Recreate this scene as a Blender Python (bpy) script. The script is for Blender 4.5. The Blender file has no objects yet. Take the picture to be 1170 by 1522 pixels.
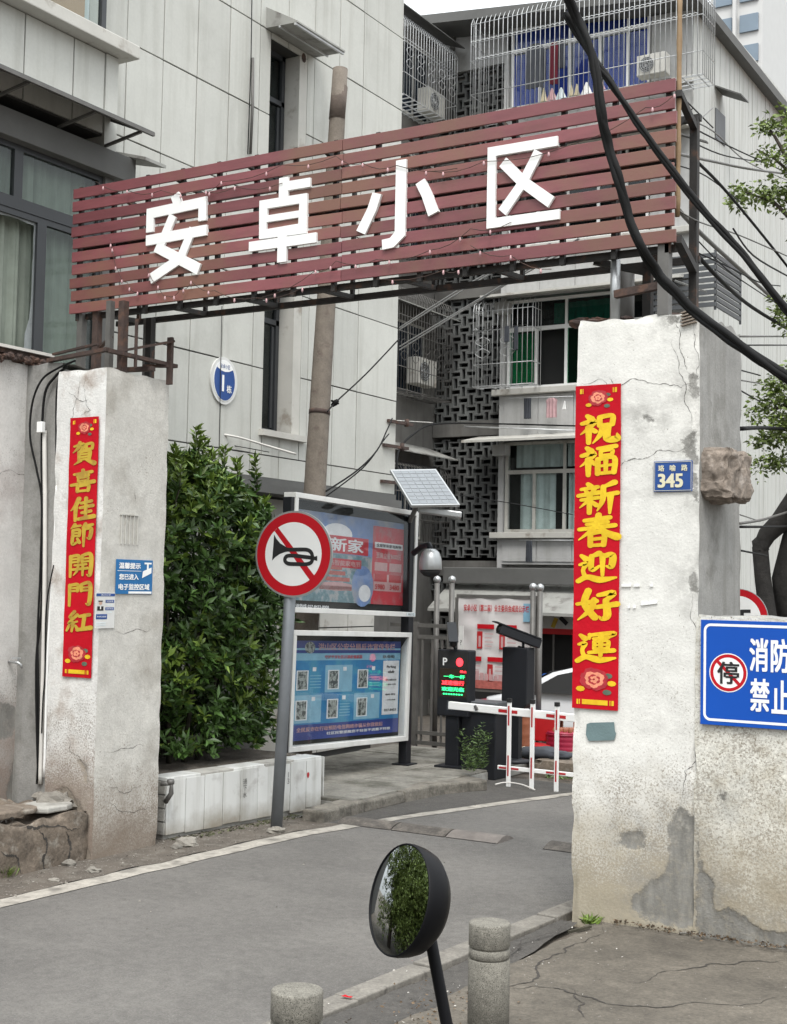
import bpy, math, random
import numpy as np
from mathutils import Vector, Matrix, noise
random.seed(7)
rng = np.random.default_rng(11)
S = bpy.context.scene
COL = S.collection

# ------------------------------------------------------------------ camera
CX, CY, FPX, EYE = 585.0, 761.0, 2006.7, 2.2
def _cam(u, v): return np.array([u-CX, -(v-CY), -FPX])
_X = -_cam(-2740, 807); _X /= np.linalg.norm(_X)
_Y = _cam(1798, 895); _Y /= np.linalg.norm(_Y)
_X -= _Y*(_X@_Y); _X /= np.linalg.norm(_X)
_Z = np.cross(_X, _Y)
RW = np.array([_X, _Y, _Z])            # world = RW @ camera
OC = np.array([0, 0, EYE])
def at(u, v, ax, val):                 # point of the place on the plane  axis = value
    d = RW@_cam(u, v); t = (val-OC[ax])/d[ax]; p = OC+t*d
    return Vector(p)
def onX(u, v, x): return at(u, v, 0, x)
def onY(u, v, y): return at(u, v, 1, y)
def onZ(u, v, z=0.0): return at(u, v, 2, z)
cd = bpy.data.cameras.new('camera'); cam = bpy.data.objects.new('camera', cd); COL.objects.link(cam)
cd.sensor_fit = 'VERTICAL'; cd.sensor_height = 24; cd.sensor_width = 24; cd.lens = 24*FPX/1522
cd.clip_start = 0.05; cd.clip_end = 1500
cam.matrix_world = Matrix.Translation(Vector(OC)) @ Matrix(RW.tolist()).to_4x4()
S.camera = cam
# ------------------------------------------------------------------ world, sun
SUN_EL, SUN_AZ = math.radians(58), math.radians(150)
w = bpy.data.worlds.new('World'); S.world = w; w.use_nodes = True
nt = w.node_tree; bg = nt.nodes['Background']
sky = nt.nodes.new('ShaderNodeTexSky'); sky.sky_type = 'NISHITA'; sky.sun_disc = False
sky.sun_elevation = SUN_EL; sky.sun_rotation = SUN_AZ; sky.air_density = 1.0; sky.dust_density = 6.0; sky.ozone_density = 1.0
hs = nt.nodes.new('ShaderNodeHueSaturation'); hs.inputs['Saturation'].default_value = 0.22
mxw = nt.nodes.new('ShaderNodeMix'); mxw.data_type = 'RGBA'; mxw.inputs[0].default_value = 0.75
tcw = nt.nodes.new('ShaderNodeTexCoord'); spw = nt.nodes.new('ShaderNodeSeparateXYZ'); nt.links.new(tcw.outputs['Generated'], spw.inputs[0])
crw = nt.nodes.new('ShaderNodeMapRange'); nt.links.new(spw.outputs[2], crw.inputs[0]); crw.inputs[1].default_value = 0; crw.inputs[2].default_value = 1; crw.inputs[3].default_value = 4.4; crw.inputs[4].default_value = 15.5
vmw = nt.nodes.new('ShaderNodeVectorMath'); vmw.operation = 'SCALE'; vmw.inputs[0].default_value = (.955, 1.0, 1.03); nt.links.new(crw.outputs[0], vmw.inputs['Scale']); nt.links.new(vmw.outputs[0], mxw.inputs[7])   # overcast: cloud layer brighter overhead
nt.links.new(sky.outputs[0], hs.inputs['Color']); nt.links.new(hs.outputs[0], mxw.inputs[6])
nt.links.new(mxw.outputs[2], bg.inputs['Color']); bg.inputs['Strength'].default_value = 0.13
sl = bpy.data.lights.new('sun', 'SUN'); sl.energy = 1.35; sl.angle = math.radians(20); sl.color = (1, 0.965, 0.92)
so = bpy.data.objects.new('sun', sl); COL.objects.link(so)
_sd = Vector((math.sin(SUN_AZ)*math.cos(SUN_EL), math.cos(SUN_AZ)*math.cos(SUN_EL), math.sin(SUN_EL)))
so.rotation_euler = _sd.to_track_quat('Z', 'Y').to_euler()
S.view_settings.view_transform = 'Standard'; S.view_settings.look = 'None'
S.view_settings.exposure = 0.75; S.view_settings.gamma = 1; S.view_settings.use_curve_mapping = False

# ------------------------------------------------------------------ mesh helpers
class MB:
    def __init__(s): s.v = []; s.f = []; s.mi = []; s.cur = 0; s.smooth = False; s.sm = []
    def add(s, vs, fs):
        n = len(s.v); s.v += [tuple(p) for p in vs]
        for f in fs: s.f.append(tuple(i+n for i in f)); s.mi.append(s.cur); s.sm.append(s.smooth)
        return s
    def box(s, x0, x1, y0, y1, z0, z1):
        if x0 > x1: x0, x1 = x1, x0
        if y0 > y1: y0, y1 = y1, y0
        if z0 > z1: z0, z1 = z1, z0
        return s.add([(x0,y0,z0),(x1,y0,z0),(x1,y1,z0),(x0,y1,z0),(x0,y0,z1),(x1,y0,z1),(x1,y1,z1),(x0,y1,z1)],
            [(3,2,1,0),(4,5,6,7),(0,1,5,4),(1,2,6,5),(2,3,7,6),(3,0,4,7)])
    def bar(s, a, b, w, h=None, up=(0,0,1)):      # rectangular bar from a to b
        h = h or w; a = Vector(a); b = Vector(b); d = (b-a)
        if d.length < 1e-6: return s
        d.normalize(); up = Vector(up)
        if abs(d.dot(up)) > .98: up = Vector((0,1,0))
        sx = d.cross(up).normalized()*w/2; sz = sx.cross(d).normalized()*h/2
        vs = [a-sx-sz, a+sx-sz, a+sx+sz, a-sx+sz, b-sx-sz, b+sx-sz, b+sx+sz, b-sx+sz]
        return s.add(vs, [(0,1,2,3),(7,6,5,4),(4,5,1,0),(5,6,2,1),(6,7,3,2),(7,4,0,3)])
    def tube(s, pts, r, n=6, caps=True):
        pts = [Vector(p) for p in pts]; k = len(pts); rs = r if hasattr(r, '__len__') else [r]*k
        vs = []; up = None
        for i, p in enumerate(pts):
            d = (pts[min(i+1,k-1)]-pts[max(i-1,0)]).normalized()
            if up is None: up = Vector((0,0,1)) if abs(d.z) < .95 else Vector((1,0,0))
            sx = d.cross(up); 
            if sx.length < 1e-4: sx = d.cross(Vector((1,0,0)))
            sx.normalize(); sy = sx.cross(d).normalized(); up = sy
            for j in range(n):
                a = 2*math.pi*j/n; vs.append(p+(sx*math.cos(a)+sy*math.sin(a))*rs[i])
        fs = []
        for i in range(k-1):
            for j in range(n):
                fs.append((i*n+j, i*n+(j+1)%n, (i+1)*n+(j+1)%n, (i+1)*n+j))
        if caps: fs.append(tuple(range(n))[::-1]); fs.append(tuple((k-1)*n+j for j in range(n)))
        o = s.smooth; s.smooth = True; s.add(vs, fs); s.smooth = o; return s
    def lathe(s, prof, c=(0,0,0), n=24, sm=True):   # prof: (r,z)
        vs = []; fs = []; c = Vector(c)
        for r, z in prof:
            for j in range(n): a = 2*math.pi*j/n; vs.append((c.x+r*math.cos(a), c.y+r*math.sin(a), c.z+z))
        for i in range(len(prof)-1):
            for j in range(n): fs.append((i*n+j, i*n+(j+1)%n, (i+1)*n+(j+1)%n, (i+1)*n+j))
        fs.append(tuple(range(n))[::-1]); fs.append(tuple((len(prof)-1)*n+j for j in range(n)))
        o = s.smooth; s.smooth = sm; s.add(vs, fs); s.smooth = o; return s
    def prism(s, poly, o, ux, uy, un, d):           # poly (x,y) in plane o,ux,uy ; extruded from -d to 0 along un
        o, ux, uy, un = Vector(o), Vector(ux), Vector(uy), Vector(un); n = len(poly)
        ar = sum(poly[i][0]*poly[(i+1)%n][1]-poly[(i+1)%n][0]*poly[i][1] for i in range(n))
        if (ar > 0) != (ux.cross(uy).dot(un) > 0): poly = poly[::-1]
        f = [o+ux*x+uy*y for x, y in poly]; b = [p-un*d for p in f]
        fs = [tuple(range(n))]
        if d > 0:
            fs.append(tuple(range(n, 2*n))[::-1])
            for i in range(n): j = (i+1)%n; fs.append((j, i, n+i, n+j))
        return s.add(f+b if d > 0 else f, fs)
    def grid(s, P, nu, nv):                          # P(i,j)->point
        vs = [P(i/nu, j/nv) for j in range(nv+1) for i in range(nu+1)]
        fs = [(j*(nu+1)+i, j*(nu+1)+i+1, (j+1)*(nu+1)+i+1, (j+1)*(nu+1)+i) for j in range(nv) for i in range(nu)]
        return s.add(vs, fs)
ORG = {}
def link(o, parent=None):
    COL.objects.link(o)
    if parent: o.parent = parent
    return o
def build(name, mb, mats, parent=None, origin=None, local=False, bevel=0):
    me = bpy.data.meshes.new(name)
    if parent is not None: og = Vector(ORG[parent.name]) if not local else Vector((0,0,0)); 
    elif origin is not None: og = Vector(origin)
    else:
        a = np.array(mb.v); lo = a.min(0); hi = a.max(0); og = Vector(((lo[0]+hi[0])/2, (lo[1]+hi[1])/2, lo[2]))
    vs = [(p[0]-og.x, p[1]-og.y, p[2]-og.z) for p in mb.v]
    me.from_pydata(vs, [], mb.f)
    if not isinstance(mats, (list, tuple)): mats = [mats]
    for m in mats: me.materials.append(m)
    me.polygons.foreach_set('material_index', mb.mi); me.polygons.foreach_set('use_smooth', mb.sm)
    me.update()
    o = bpy.data.objects.new(name, me); link(o, parent)
    if parent is None: o.location = og; ORG[o.name] = og[:]
    else: ORG[o.name] = ORG[parent.name]
    if bevel:
        b = o.modifiers.new('bevel', 'BEVEL'); b.width = bevel; b.segments = 2; b.limit_method = 'ANGLE'
    return o
def tag(o, label=None, cat=None, group=None, kind=None):
    if label: o['label'] = label
    if cat: o['category'] = cat
    if group: o['group'] = group
    if kind: o['kind'] = kind
    return o
def thing(name, loc, label, cat, group=None, rot=None):
    o = bpy.data.objects.new(name, None); COL.objects.link(o); o.location = loc; o.empty_display_size = .1
    if rot: o.rotation_euler = rot
    ORG[o.name] = tuple(loc); return tag(o, label, cat, group)
def copy_part(o, parent, delta=(0,0,0), name=None):
    c = o.copy(); COL.objects.link(c); c.parent = parent; c.location = Vector(o.location)+Vector(delta); ORG[c.name] = ORG[parent.name]; return c
def kids(o): return [c for c in bpy.data.objects if c.parent == o]
def copy_tree(o, loc=None, label=None, rz=None):
    def rec(x, par):
        c = x.copy(); COL.objects.link(c)
        if par: c.parent = par
        for ch in kids(x): rec(ch, c)
        return c
    r = rec(o, None)
    if loc is not None: r.location = loc
    if rz is not None: r.rotation_euler.z = rz
    if label: r['label'] = label
    ORG[r.name] = tuple(r.location); return r

# ------------------------------------------------------------------ materials
def lin(c): return tuple(((x/255)/12.92 if x/255 <= .04045 else ((x/255+.055)/1.055)**2.4) for x in c)
def mat(name, c, r=.8, v=.12, s=2., b=.15, bs=60, m=0., c2=None, mk=(3, .55, .65), streak=0, ri=0, low=None, spec=.5,
        obj=False, attr=False, peelc=(.175,.17,.155), speck=None, isl=0, coat=0, stretch=None, emit=0, trans=0, gr=None, lowspk=None):
    M = bpy.data.materials.new(name); M.use_nodes = True; N = M.node_tree.nodes; L = M.node_tree.links
    bs_ = N['Principled BSDF']; bs_.inputs['Roughness'].default_value = r; bs_.inputs['Metallic'].default_value = m
    bs_.inputs['Specular IOR Level'].default_value = spec; bs_.inputs['Coat Weight'].default_value = coat
    if obj: tc = N.new('ShaderNodeTexCoord'); pos = tc.outputs['Object']
    else: g = N.new('ShaderNodeNewGeometry'); pos = g.outputs['Position']
    def mapping(sc):
        mp = N.new('ShaderNodeMapping'); L.new(pos, mp.inputs[0]); mp.inputs['Scale'].default_value = sc; return mp.outputs[0]
    def nz(scale, det=5, rough=.55, vec=None):
        n = N.new('ShaderNodeTexNoise'); n.inputs['Scale'].default_value = scale; n.inputs['Detail'].default_value = det
        n.inputs['Roughness'].default_value = rough; L.new(vec or pos, n.inputs['Vector']); return n.outputs['Fac']
    def mr(x, a, b_, c_=0., d=1.):
        n = N.new('ShaderNodeMapRange'); L.new(x, n.inputs[0]); 
        for i, q in enumerate((a, b_, c_, d)): n.inputs[i+1].default_value = q
        return n.outputs[0]
    def mix(f, A, B, mode='MIX'):
        n = N.new('ShaderNodeMix'); n.data_type = 'RGBA'; n.blend_type = mode
        if hasattr(f, 'links'): L.new(f, n.inputs[0])
        else: n.inputs[0].default_value = f
        for i, q in ((6, A), (7, B)):
            if hasattr(q, 'links'): L.new(q, n.inputs[i])
            else: n.inputs[i].default_value = (*q, 1)
        return n.outputs[2]
    def math_(op, a, b_=None):
        n = N.new('ShaderNodeMath'); n.operation = op
        for i, q in ((0, a), (1, b_)):
            if q is None: continue
            if hasattr(q, 'links'): L.new(q, n.inputs[i])
            else: n.inputs[i].default_value = q
        return n.outputs[0]
    base = mix(mr(nz(s, 6, .6, mapping(stretch) if stretch else None), .25, .75), tuple(x*(1-v) for x in c), tuple(min(1, x*(1+v)) for x in c))
    if c2:
        base = mix(mr(nz(mk[0], 7, .62), mk[1], mk[2]), base, c2)
    if gr:
        g1 = mr(nz(gr[1], 4, .7), .3, .7, 1-gr[0], 1+gr[0]); g2 = mr(nz(gr[1]*.22, 4, .6), .3, .7, 1-gr[0]*.6, 1+gr[0]*.6)
        base = mix(1., base, math_('MULTIPLY', g1, g2), 'MULTIPLY')
    if speck:     # (scale, threshold, colour)
        base = mix(mr(nz(speck[0], 2, .5), speck[1], speck[1]+.05), base, speck[2])
    if streak:
        base = mix(math_('MULTIPLY', mr(nz(1, 6, .6, mapping((7, 7, .45))), .5, .8), streak), base, (c[0]*.45, c[1]*.43, c[2]*.38))
    if lowspk:    # dirt caught in the rough render: (colour, z0, z1)
        z_ = N.new('ShaderNodeSeparateXYZ'); L.new(pos, z_.inputs[0]); th_ = mr(z_.outputs[2], lowspk[1], lowspk[2], -.10, .12)
        big = math_('MULTIPLY', math_('SUBTRACT', nz(2.2, 4, .6), .5), .35)
        sp_ = math_('SUBTRACT', math_('SUBTRACT', nz(72, 5, .8), .5), math_('ADD', th_, big))
        base = mix(mr(sp_, -.01, .09, 0, .8), base, lowspk[0])
    if low:       # (colour, z at full, z at none)
        z = N.new('ShaderNodeSeparateXYZ'); L.new(pos, z.inputs[0])
        zz = math_('ADD', z.outputs[2], math_('MULTIPLY', math_('SUBTRACT', nz(3.5, 8, .65), .5), (low[2]-low[1])*1.6))
        base = mix(mr(zz, low[2], low[1], 0, .92), base, low[0])
    bumps = nz(bs, 8, .6)
    if attr:
        at_ = N.new('ShaderNodeAttribute'); at_.attribute_name = 'peel'
        pn = math_('ADD', at_.outputs['Fac'], math_('MULTIPLY', math_('SUBTRACT', nz(11, 9, .75), .5), .17))
        pk = math_('MULTIPLY', mr(pn, .010, -.010, 0, .95), mr(nz(16, 8, .75), .30, .52, .35, 1))
        halo = math_('MULTIPLY', mr(at_.outputs['Fac'], .22, .0, 0, .55), mr(nz(7, 7, .7), .42, .62))
        base = mix(halo, base, tuple(x*1.15 for x in peelc))
        pcol = mix(mr(nz(1, 8, .7, mapping((14, 14, 3))), .3, .7), tuple(x*.68 for x in peelc), tuple(x*1.45 for x in peelc))
        edge = mr(math_('ABSOLUTE', pn), .0, .006, .38, 0)  # thin dark outline round each peel: shadow of the plaster step, put into the colour
        base = mix(pk, base, pcol); base = mix(edge, base, (.10, .095, .085))
        cr = N.new('ShaderNodeAttribute'); cr.attribute_name = 'crack'
        cn = math_('ADD', cr.outputs['Fac'], math_('MULTIPLY', math_('SUBTRACT', nz(14, 6, .7), .5), .05))
        ck = mr(math_('ABSOLUTE', cn), .0015, .0045, 1, 0)
        base = mix(ck, base, (.06, .055, .05))
        bumps = math_('SUBTRACT', math_('SUBTRACT', bumps, math_('MULTIPLY', pk, .9)), math_('MULTIPLY', ck, 1.5))
    if ri:
        oi = N.new('ShaderNodeObjectInfo'); base = mix(1., base, mr_rgb(N, L, oi.outputs['Random'], ri), 'MULTIPLY')
    if isl:
        gg = N.new('ShaderNodeNewGeometry'); base = mix(1., base, mr_rgb(N, L, gg.outputs['Random Per Island'], isl), 'MULTIPLY')
    L.new(base, bs_.inputs['Base Color'])
    if b:
        bp = N.new('ShaderNodeBump'); bp.inputs['Strength'].default_value = b; bp.inputs['Distance'].default_value = .01
        L.new(bumps, bp.inputs['Height']); L.new(bp.outputs[0], bs_.inputs['Normal'])
    if emit: L.new(base, bs_.inputs['Emission Color']); bs_.inputs['Emission Strength'].default_value = emit
    if trans: bs_.inputs['Transmission Weight'].default_value = trans
    return M
def mr_rgb(N, L, x, k):
    n = N.new('ShaderNodeMapRange'); L.new(x, n.inputs[0]); n.inputs[3].default_value = 1-k; n.inputs[4].default_value = 1+k
    return n.outputs[0]
def glass(name, tint=(.7,.75,.75), a=.5, r=.04):      # window pane: part clear, part reflecting
    M = bpy.data.materials.new(name); M.use_nodes = True; N = M.node_tree.nodes; L = M.node_tree.links
    N.remove(N['Principled BSDF']); out = N['Material Output']
    t = N.new('ShaderNodeBsdfTransparent'); t.inputs[0].default_value = (*tint, 1)
    g = N.new('ShaderNodeBsdfGlossy'); g.inputs['Roughness'].default_value = r; g.inputs[0].default_value = (.8,.82,.83,1)
    f = N.new('ShaderNodeLayerWeight'); f.inputs['Blend'].default_value = .5
    pw = N.new('ShaderNodeMath'); pw.operation = 'POWER'; L.new(f.outputs['Facing'], pw.inputs[0]); pw.inputs[1].default_value = 3.5
    ad = N.new('ShaderNodeMath'); ad.operation = 'MULTIPLY_ADD'; L.new(pw.outputs[0], ad.inputs[0]); ad.inputs[1].default_value = .45; ad.inputs[2].default_value = a*.08
    m = N.new('ShaderNodeMixShader'); L.new(ad.outputs[0], m.inputs[0]); L.new(t.outputs[0], m.inputs[1]); L.new(g.outputs[0], m.inputs[2])
    L.new(m.outputs[0], out.inputs[0]); return M

m_asph = mat('asphalt', (.118,.111,.102), .86, .22, .9, .8, 60, c2=(.145,.137,.125), mk=(1.3,.5,.7), speck=(180,.66,(.30,.29,.28)), gr=(.26,70))
m_asph_patch = mat('asphalt_dark', (.066,.061,.055), .9, .2, 3, .5, 120, speck=(160,.68,(.2,.19,.18)), gr=(.3,60))
m_line = mat('road_paint', (.34,.315,.275), .85, .2, 6, .35, 90, c2=(.15,.138,.12), mk=(5,.50,.66), gr=(.2,40))
m_dirt = mat('dirt', (.095,.08,.065), .95, .3, 4, .8, 45, c2=(.135,.12,.10), mk=(7,.5,.66), speck=(70,.66,(.3,.28,.25)))
m_conc = mat('pavement_concrete', (.105,.092,.074), .9, .3, 1.6, .6, 50, c2=(.062,.054,.044), mk=(1.5,.56,.74), speck=(40,.72,(.32,.3,.28)), attr=True, gr=(.28,45))
m_walk = mat('walkway_concrete', (.20,.19,.165), .9, .25, 2.2, .45, 60, c2=(.085,.08,.063), mk=(2.6,.46,.66), gr=(.22,40))
m_kerb = mat('kerb_stone', (.185,.172,.15), .9, .22, 5, .4, 60, c2=(.11,.10,.088), mk=(9,.56,.68), gr=(.22,50))
m_plR = mat('plaster_white', (.68,.67,.63), .9, .07, 2.2, .32, 55, c2=(.47,.46,.43), mk=(2.6,.58,.78), attr=True, speck=(75,.715,(.3,.28,.24)), low=((.33,.29,.215), .15, 1.15), gr=(.06,60), lowspk=((.20,.165,.125),.1,1.7))
m_plW = mat('plaster_cream', (.64,.625,.565), .92, .1, 3, .6, 45, c2=(.42,.38,.30), mk=(5,.5,.72), attr=True, speck=(60,.66,(.27,.24,.19)), low=((.30,.26,.19), .1, 1.0), gr=(.13,45), lowspk=((.22,.19,.15),.0,2.3))
m_plGrey = mat('cement_grey', (.27,.265,.25), .9, .16, 2.2, .4, 60, c2=(.17,.165,.15), mk=(2.6,.55,.7), streak=.6, attr=True, gr=(.12,45))
m_plL = mat('cement_pale', (.52,.505,.465), .9, .12, 3.5, .4, 70, c2=(.38,.36,.32), mk=(2.2,.52,.7), attr=True, speck=(60,.70,(.24,.22,.2)), low=((.19,.15,.115), .0, .75), peelc=(.3,.24,.18), gr=(.10,50), lowspk=((.20,.165,.13),.0,1.1))
m_plLf = mat('plaster_left', (.66,.655,.63), .9, .1, 3, .5, 60, c2=(.38,.33,.29), mk=(3,.52,.68), attr=True, low=((.22,.17,.135), .35, .95), peelc=(.30,.26,.21), gr=(.10,45), lowspk=((.16,.125,.095),.3,1.6))
m_wallL = mat('wall_pale', (.58,.565,.54), .85, .06, 2, .25, 60, c2=(.40,.36,.34), mk=(1.3,.54,.7), attr=True, low=((.22,.17,.14), .5, 1.5), streak=.35, gr=(.08,40), lowspk=((.15,.12,.095),.4,1.8))
m_rough = mat('rough_kerb', (.17,.155,.13), .95, .3, 4, 1.0, 30, c2=(.09,.082,.068), mk=(5,.48,.64), gr=(.25,30))
m_rubble = mat('rubble_cement', (.155,.125,.097), .95, .35, 4, 1.0, 30, c2=(.26,.235,.20), mk=(6,.57,.68), speck=(50,.66,(.12,.1,.08)), gr=(.3,28))
m_brickend = mat('broken_concrete', (.20,.165,.135), .95, .35, 6, 1.0, 30, c2=(.31,.27,.235), mk=(8,.55,.66), speck=(30,.70,(.09,.07,.055)), gr=(.3,30))
m_slat = mat('maroon_slat', (.185,.058,.064), .5, .18, 3, .12, 60, c2=(.175,.085,.06), mk=(1.1,.44,.62), ri=.2, stretch=(1,1,6))
m_steel = mat('dark_steel', (.028,.026,.024), .7, .3, 8, .2, 60, m=.3, c2=(.10,.05,.03), mk=(8,.56,.7))
m_steelg = mat('grey_steel', (.13,.125,.117), .55, .2, 8, .1, 60, m=.3)
m_rust = mat('rusty_iron', (.055,.036,.03), .85, .4, 12, .5, 60, c2=(.095,.052,.036), mk=(10,.5,.62))
m_white = mat('white_letter', (.82,.82,.80), .45, .04, 4, .03, 40)
m_whitep = mat('white_panel', (.62,.62,.60), .5, .08, 5, .05, 40, streak=.25)
m_red = mat('couplet_red', (.46,.002,.012), .7, .14, 4, .55, 11, spec=.2)
m_redb = mat('sign_red', (.46,.006,.014), .5, .06, 5, .02, 24, spec=.25)
m_gold = mat('couplet_gold', (.74,.50,.02), .5, .16, 9, .4, 11, spec=.3, m=0, c2=(.66,.40,.015), mk=(6,.5,.6))
m_goldd = mat('couplet_gold_dull', (.48,.33,.03), .5, .18, 9, .05, 24, c2=(.36,.22,.03), mk=(8,.5,.6))
m_pink = mat('peony_pink', (.75,.27,.16), .6, .3, 30, 0, 24)
m_pinkd = mat('peony_dark', (.38,.02,.03), .6, .3, 30, 0, 24)
m_leafp = mat('print_green', (.09,.13,.09), .6, .3, 30, 0, 24)
m_facade = mat('facade_panel', (.50,.502,.465), .75, .05, 1.4, .08, 40, streak=.38, ri=.05, c2=(.43,.43,.395), mk=(1.1,.55,.75), gr=(.035,30))
m_joint = mat('dark_joint', (.05,.05,.048), .9, .1, 3, .1, 40)
m_trimb = mat('facade_trim', (.50,.49,.45), .8, .1, 3, .15, 50, c2=(.30,.27,.23), mk=(4,.56,.7))
m_beam = mat('grey_beam', (.11,.11,.105), .8, .12, 3, .2, 50)
m_alu = mat('aluminium_dark', (.045,.048,.052), .5, .1, 3, .02, 40, m=.2)
m_canopy = mat('canopy_sheet', (.30,.30,.28), .7, .18, 3, .15, 50, c2=(.16,.15,.14), mk=(4,.52,.66))
m_canopyd = mat('canopy_dark', (.10,.10,.095), .7, .25, 3, .15, 50)
m_glass = glass('window_glass', (.88,.91,.90), .35)
m_glassd = glass('window_glass_dark', (.60,.66,.66), .45)
m_glassb = glass('board_glass', (.93,.94,.94), .35)
m_glassg = glass('green_glass', (.40,.72,.58), .4)
m_curt = mat('curtain_pale', (.25,.28,.235), .9, .15, 5, .1, 40)
m_curtg = mat('curtain_grey', (.62,.68,.69), .9, .15, 5, .1, 40)
m_curtgr = mat('curtain_green', (.02,.32,.20), .8, .15, 5, .1, 40)
m_blue = mat('blue_shutter', (.008,.035,.34), .5, .12, 5, .1, 40)
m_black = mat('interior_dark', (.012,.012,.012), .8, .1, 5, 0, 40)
m_dgrey = mat('dark_casing', (.013,.014,.017), .5, .12, 5, .04, 60, spec=.3)
m_mgrey = mat('mid_casing', (.08,.085,.09), .5, .12, 5, .04, 60)
m_wallW = mat('wall_white_far', (.44,.44,.43), .85, .08, 1, .15, 40, c2=(.33,.33,.31), mk=(.8,.54,.7), streak=.4, gr=(.05,12))
m_wallE = mat('wall_ribbed', (.52,.525,.50), .8, .06, 1, .1, 40, streak=.5)
m_latt = mat('lattice_cement', (.15,.155,.15), .9, .2, 3, .3, 60, c2=(.09,.09,.088), mk=(1.4,.5,.66), ri=.12)
m_dcon = mat('stained_concrete', (.15,.145,.135), .9, .25, 2, .4, 60, streak=.6)
m_cage = mat('cage_bar', (.52,.53,.53), .45, .2, 6, .05, 40, m=.35)
m_galv = mat('galvanised', (.42,.43,.43), .38, .1, 6, .05, 40, m=.7)
m_poleg = mat('sign_pole', (.20,.215,.23), .5, .1, 6, .05, 40, m=.3)
m_pole = mat('concrete_pole', (.165,.14,.115), .9, .18, 5, .4, 60, c2=(.11,.085,.07), mk=(6,.55,.68), streak=.3, gr=(.15,50))
m_tile = mat('planter_tile', (.60,.605,.585), .35, .06, 2, .1, 30, streak=.75, ri=.06, low=((.25,.22,.17), .0, .22), c2=(.44,.43,.41), mk=(5,.56,.7))
m_planterc = mat('planter_cement', (.36,.35,.32), .9, .15, 4, .4, 60, c2=(.22,.21,.19), mk=(5,.5,.68))
m_blueS = mat('blue_sign', (.003,.072,.40), .5, .05, 2, .02, 40, spec=.3)
m_blueP = mat('blue_plate', (.012,.06,.24), .35, .1, 8, .02, 40)
m_blueN = mat('blue_notice', (.01,.13,.33), .5, .1, 8, .02, 40)
m_granite = mat('granite', (.17,.16,.135), .9, .25, 5, .35, 90, speck=(230,.56,(.07,.065,.055)), c2=(.225,.212,.18), mk=(130,.50,.62), gr=(.22,30), obj=True)
m_cable = mat('cable_black', (.007,.007,.007), .7, spec=.2, v=.12, s=9, b=.15, bs=60) if True else mat('cable_black', (.014,.014,.015), .5, .2, 9, .15, 60)
m_wire = mat('wire_grey', (.30,.30,.30), .5, .2, 9, 0, 60)
m_pvc = mat('pvc_pipe', (.62,.60,.56), .5, .12, 5, .05, 60)
m_leaf = mat('shrub_leaf', (.046,.092,.020), .42, .35, 6, .1, 30, isl=.55, spec=.45)
m_leafy = mat('shrub_leaf_young', (.115,.175,.028), .42, .3, 6, .1, 30, isl=.4, spec=.45)
m_leaft = mat('tree_leaf', (.14,.19,.045), .55, .35, 3, .1, 30, isl=.45)
m_leafb = mat('tree_leaf_deep', (.075,.125,.032), .55, .35, 3, .1, 30, isl=.5)
m_bark = mat('bark_dark', (.022,.02,.018), .95, .4, 12, 1.0, 30)
m_barkm = mat('bark', (.06,.048,.038), .95, .4, 12, 1.0, 30)
m_stem = mat('stem', (.05,.045,.03), .9, .3, 9, .4, 30)
m_carw = mat('car_white', (.72,.73,.74), .25, .02, 3, 0, 40, coat=.6)
m_tyre = mat('tyre', (.02,.02,.02), .85, .2, 9, .2, 60)
m_plred = mat('plastic_red', (.42,.018,.022), .4, .15, 5, .04, 40)
m_plred2 = mat('plastic_crimson', (.28,.012,.04), .35, .15, 5, .04, 40)
m_orange = mat('wood_orange', (.26,.085,.04), .5, .2, 6, .1, 40)
m_plblue = mat('plastic_blue', (.01,.10,.33), .4, .1, 5, .04, 40)
m_cloth1 = mat('cloth_grey', (.05,.055,.065), .95, .2, 9, .3, 60)
m_cloth2 = mat('cloth_maroon', (.10,.008,.018), .95, .2, 9, .3, 60)
m_cloth3 = mat('cloth_pink', (.50,.32,.33), .95, .12, 9, .3, 60)
m_cloth4 = mat('cloth_cream', (.56,.5,.36), .95, .12, 9, .3, 60)
m_paper = mat('poster_paper', (.60,.58,.57), .5, .05, 3, .15, 9, c2=(.55,.50,.50), mk=(2,.5,.7))
m_solar = mat('solar_cell', (.17,.185,.20), .22, .1, 8, .0, 40)
m_tilered = mat('roof_tile', (.26,.12,.09), .9, .25, 6, .3, 40, ri=.2)
m_towerb = mat('tower_beige', (.55,.55,.54), .9, .03, 1, 0, 40)
m_towerw = mat('tower_window', (.17,.22,.27), .3, .15, .3, 0, 40)
m_stone = mat('loose_stone', (.20,.185,.16), .9, .2, 10, .6, 50, ri=.25)
m_rubber = mat('hump_rubber', (.085,.075,.065), .85, .3, 8, .5, 60, c2=(.16,.14,.12), mk=(6,.5,.66), gr=(.3,40))
m_mirror = mat('mirror_glass', (.66,.69,.69), .02, 0, 3, 0, 40, m=1.)
m_gback = mat('graffiti_teal', (.13,.19,.195), .85, .12, 9, .3, 60)
def led(name, c, e):
    M = mat(name, c, .5, 0, 3, 0, 40, emit=e); return M
m_ledr = led('led_red', (.9,.03,.04), 2.2); m_ledg = led('led_green', (.03,.75,.22), 1.6); m_leds = mat('led_screen', (.03,.018,.008), .3, .1, 4, 0, 40)

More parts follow.
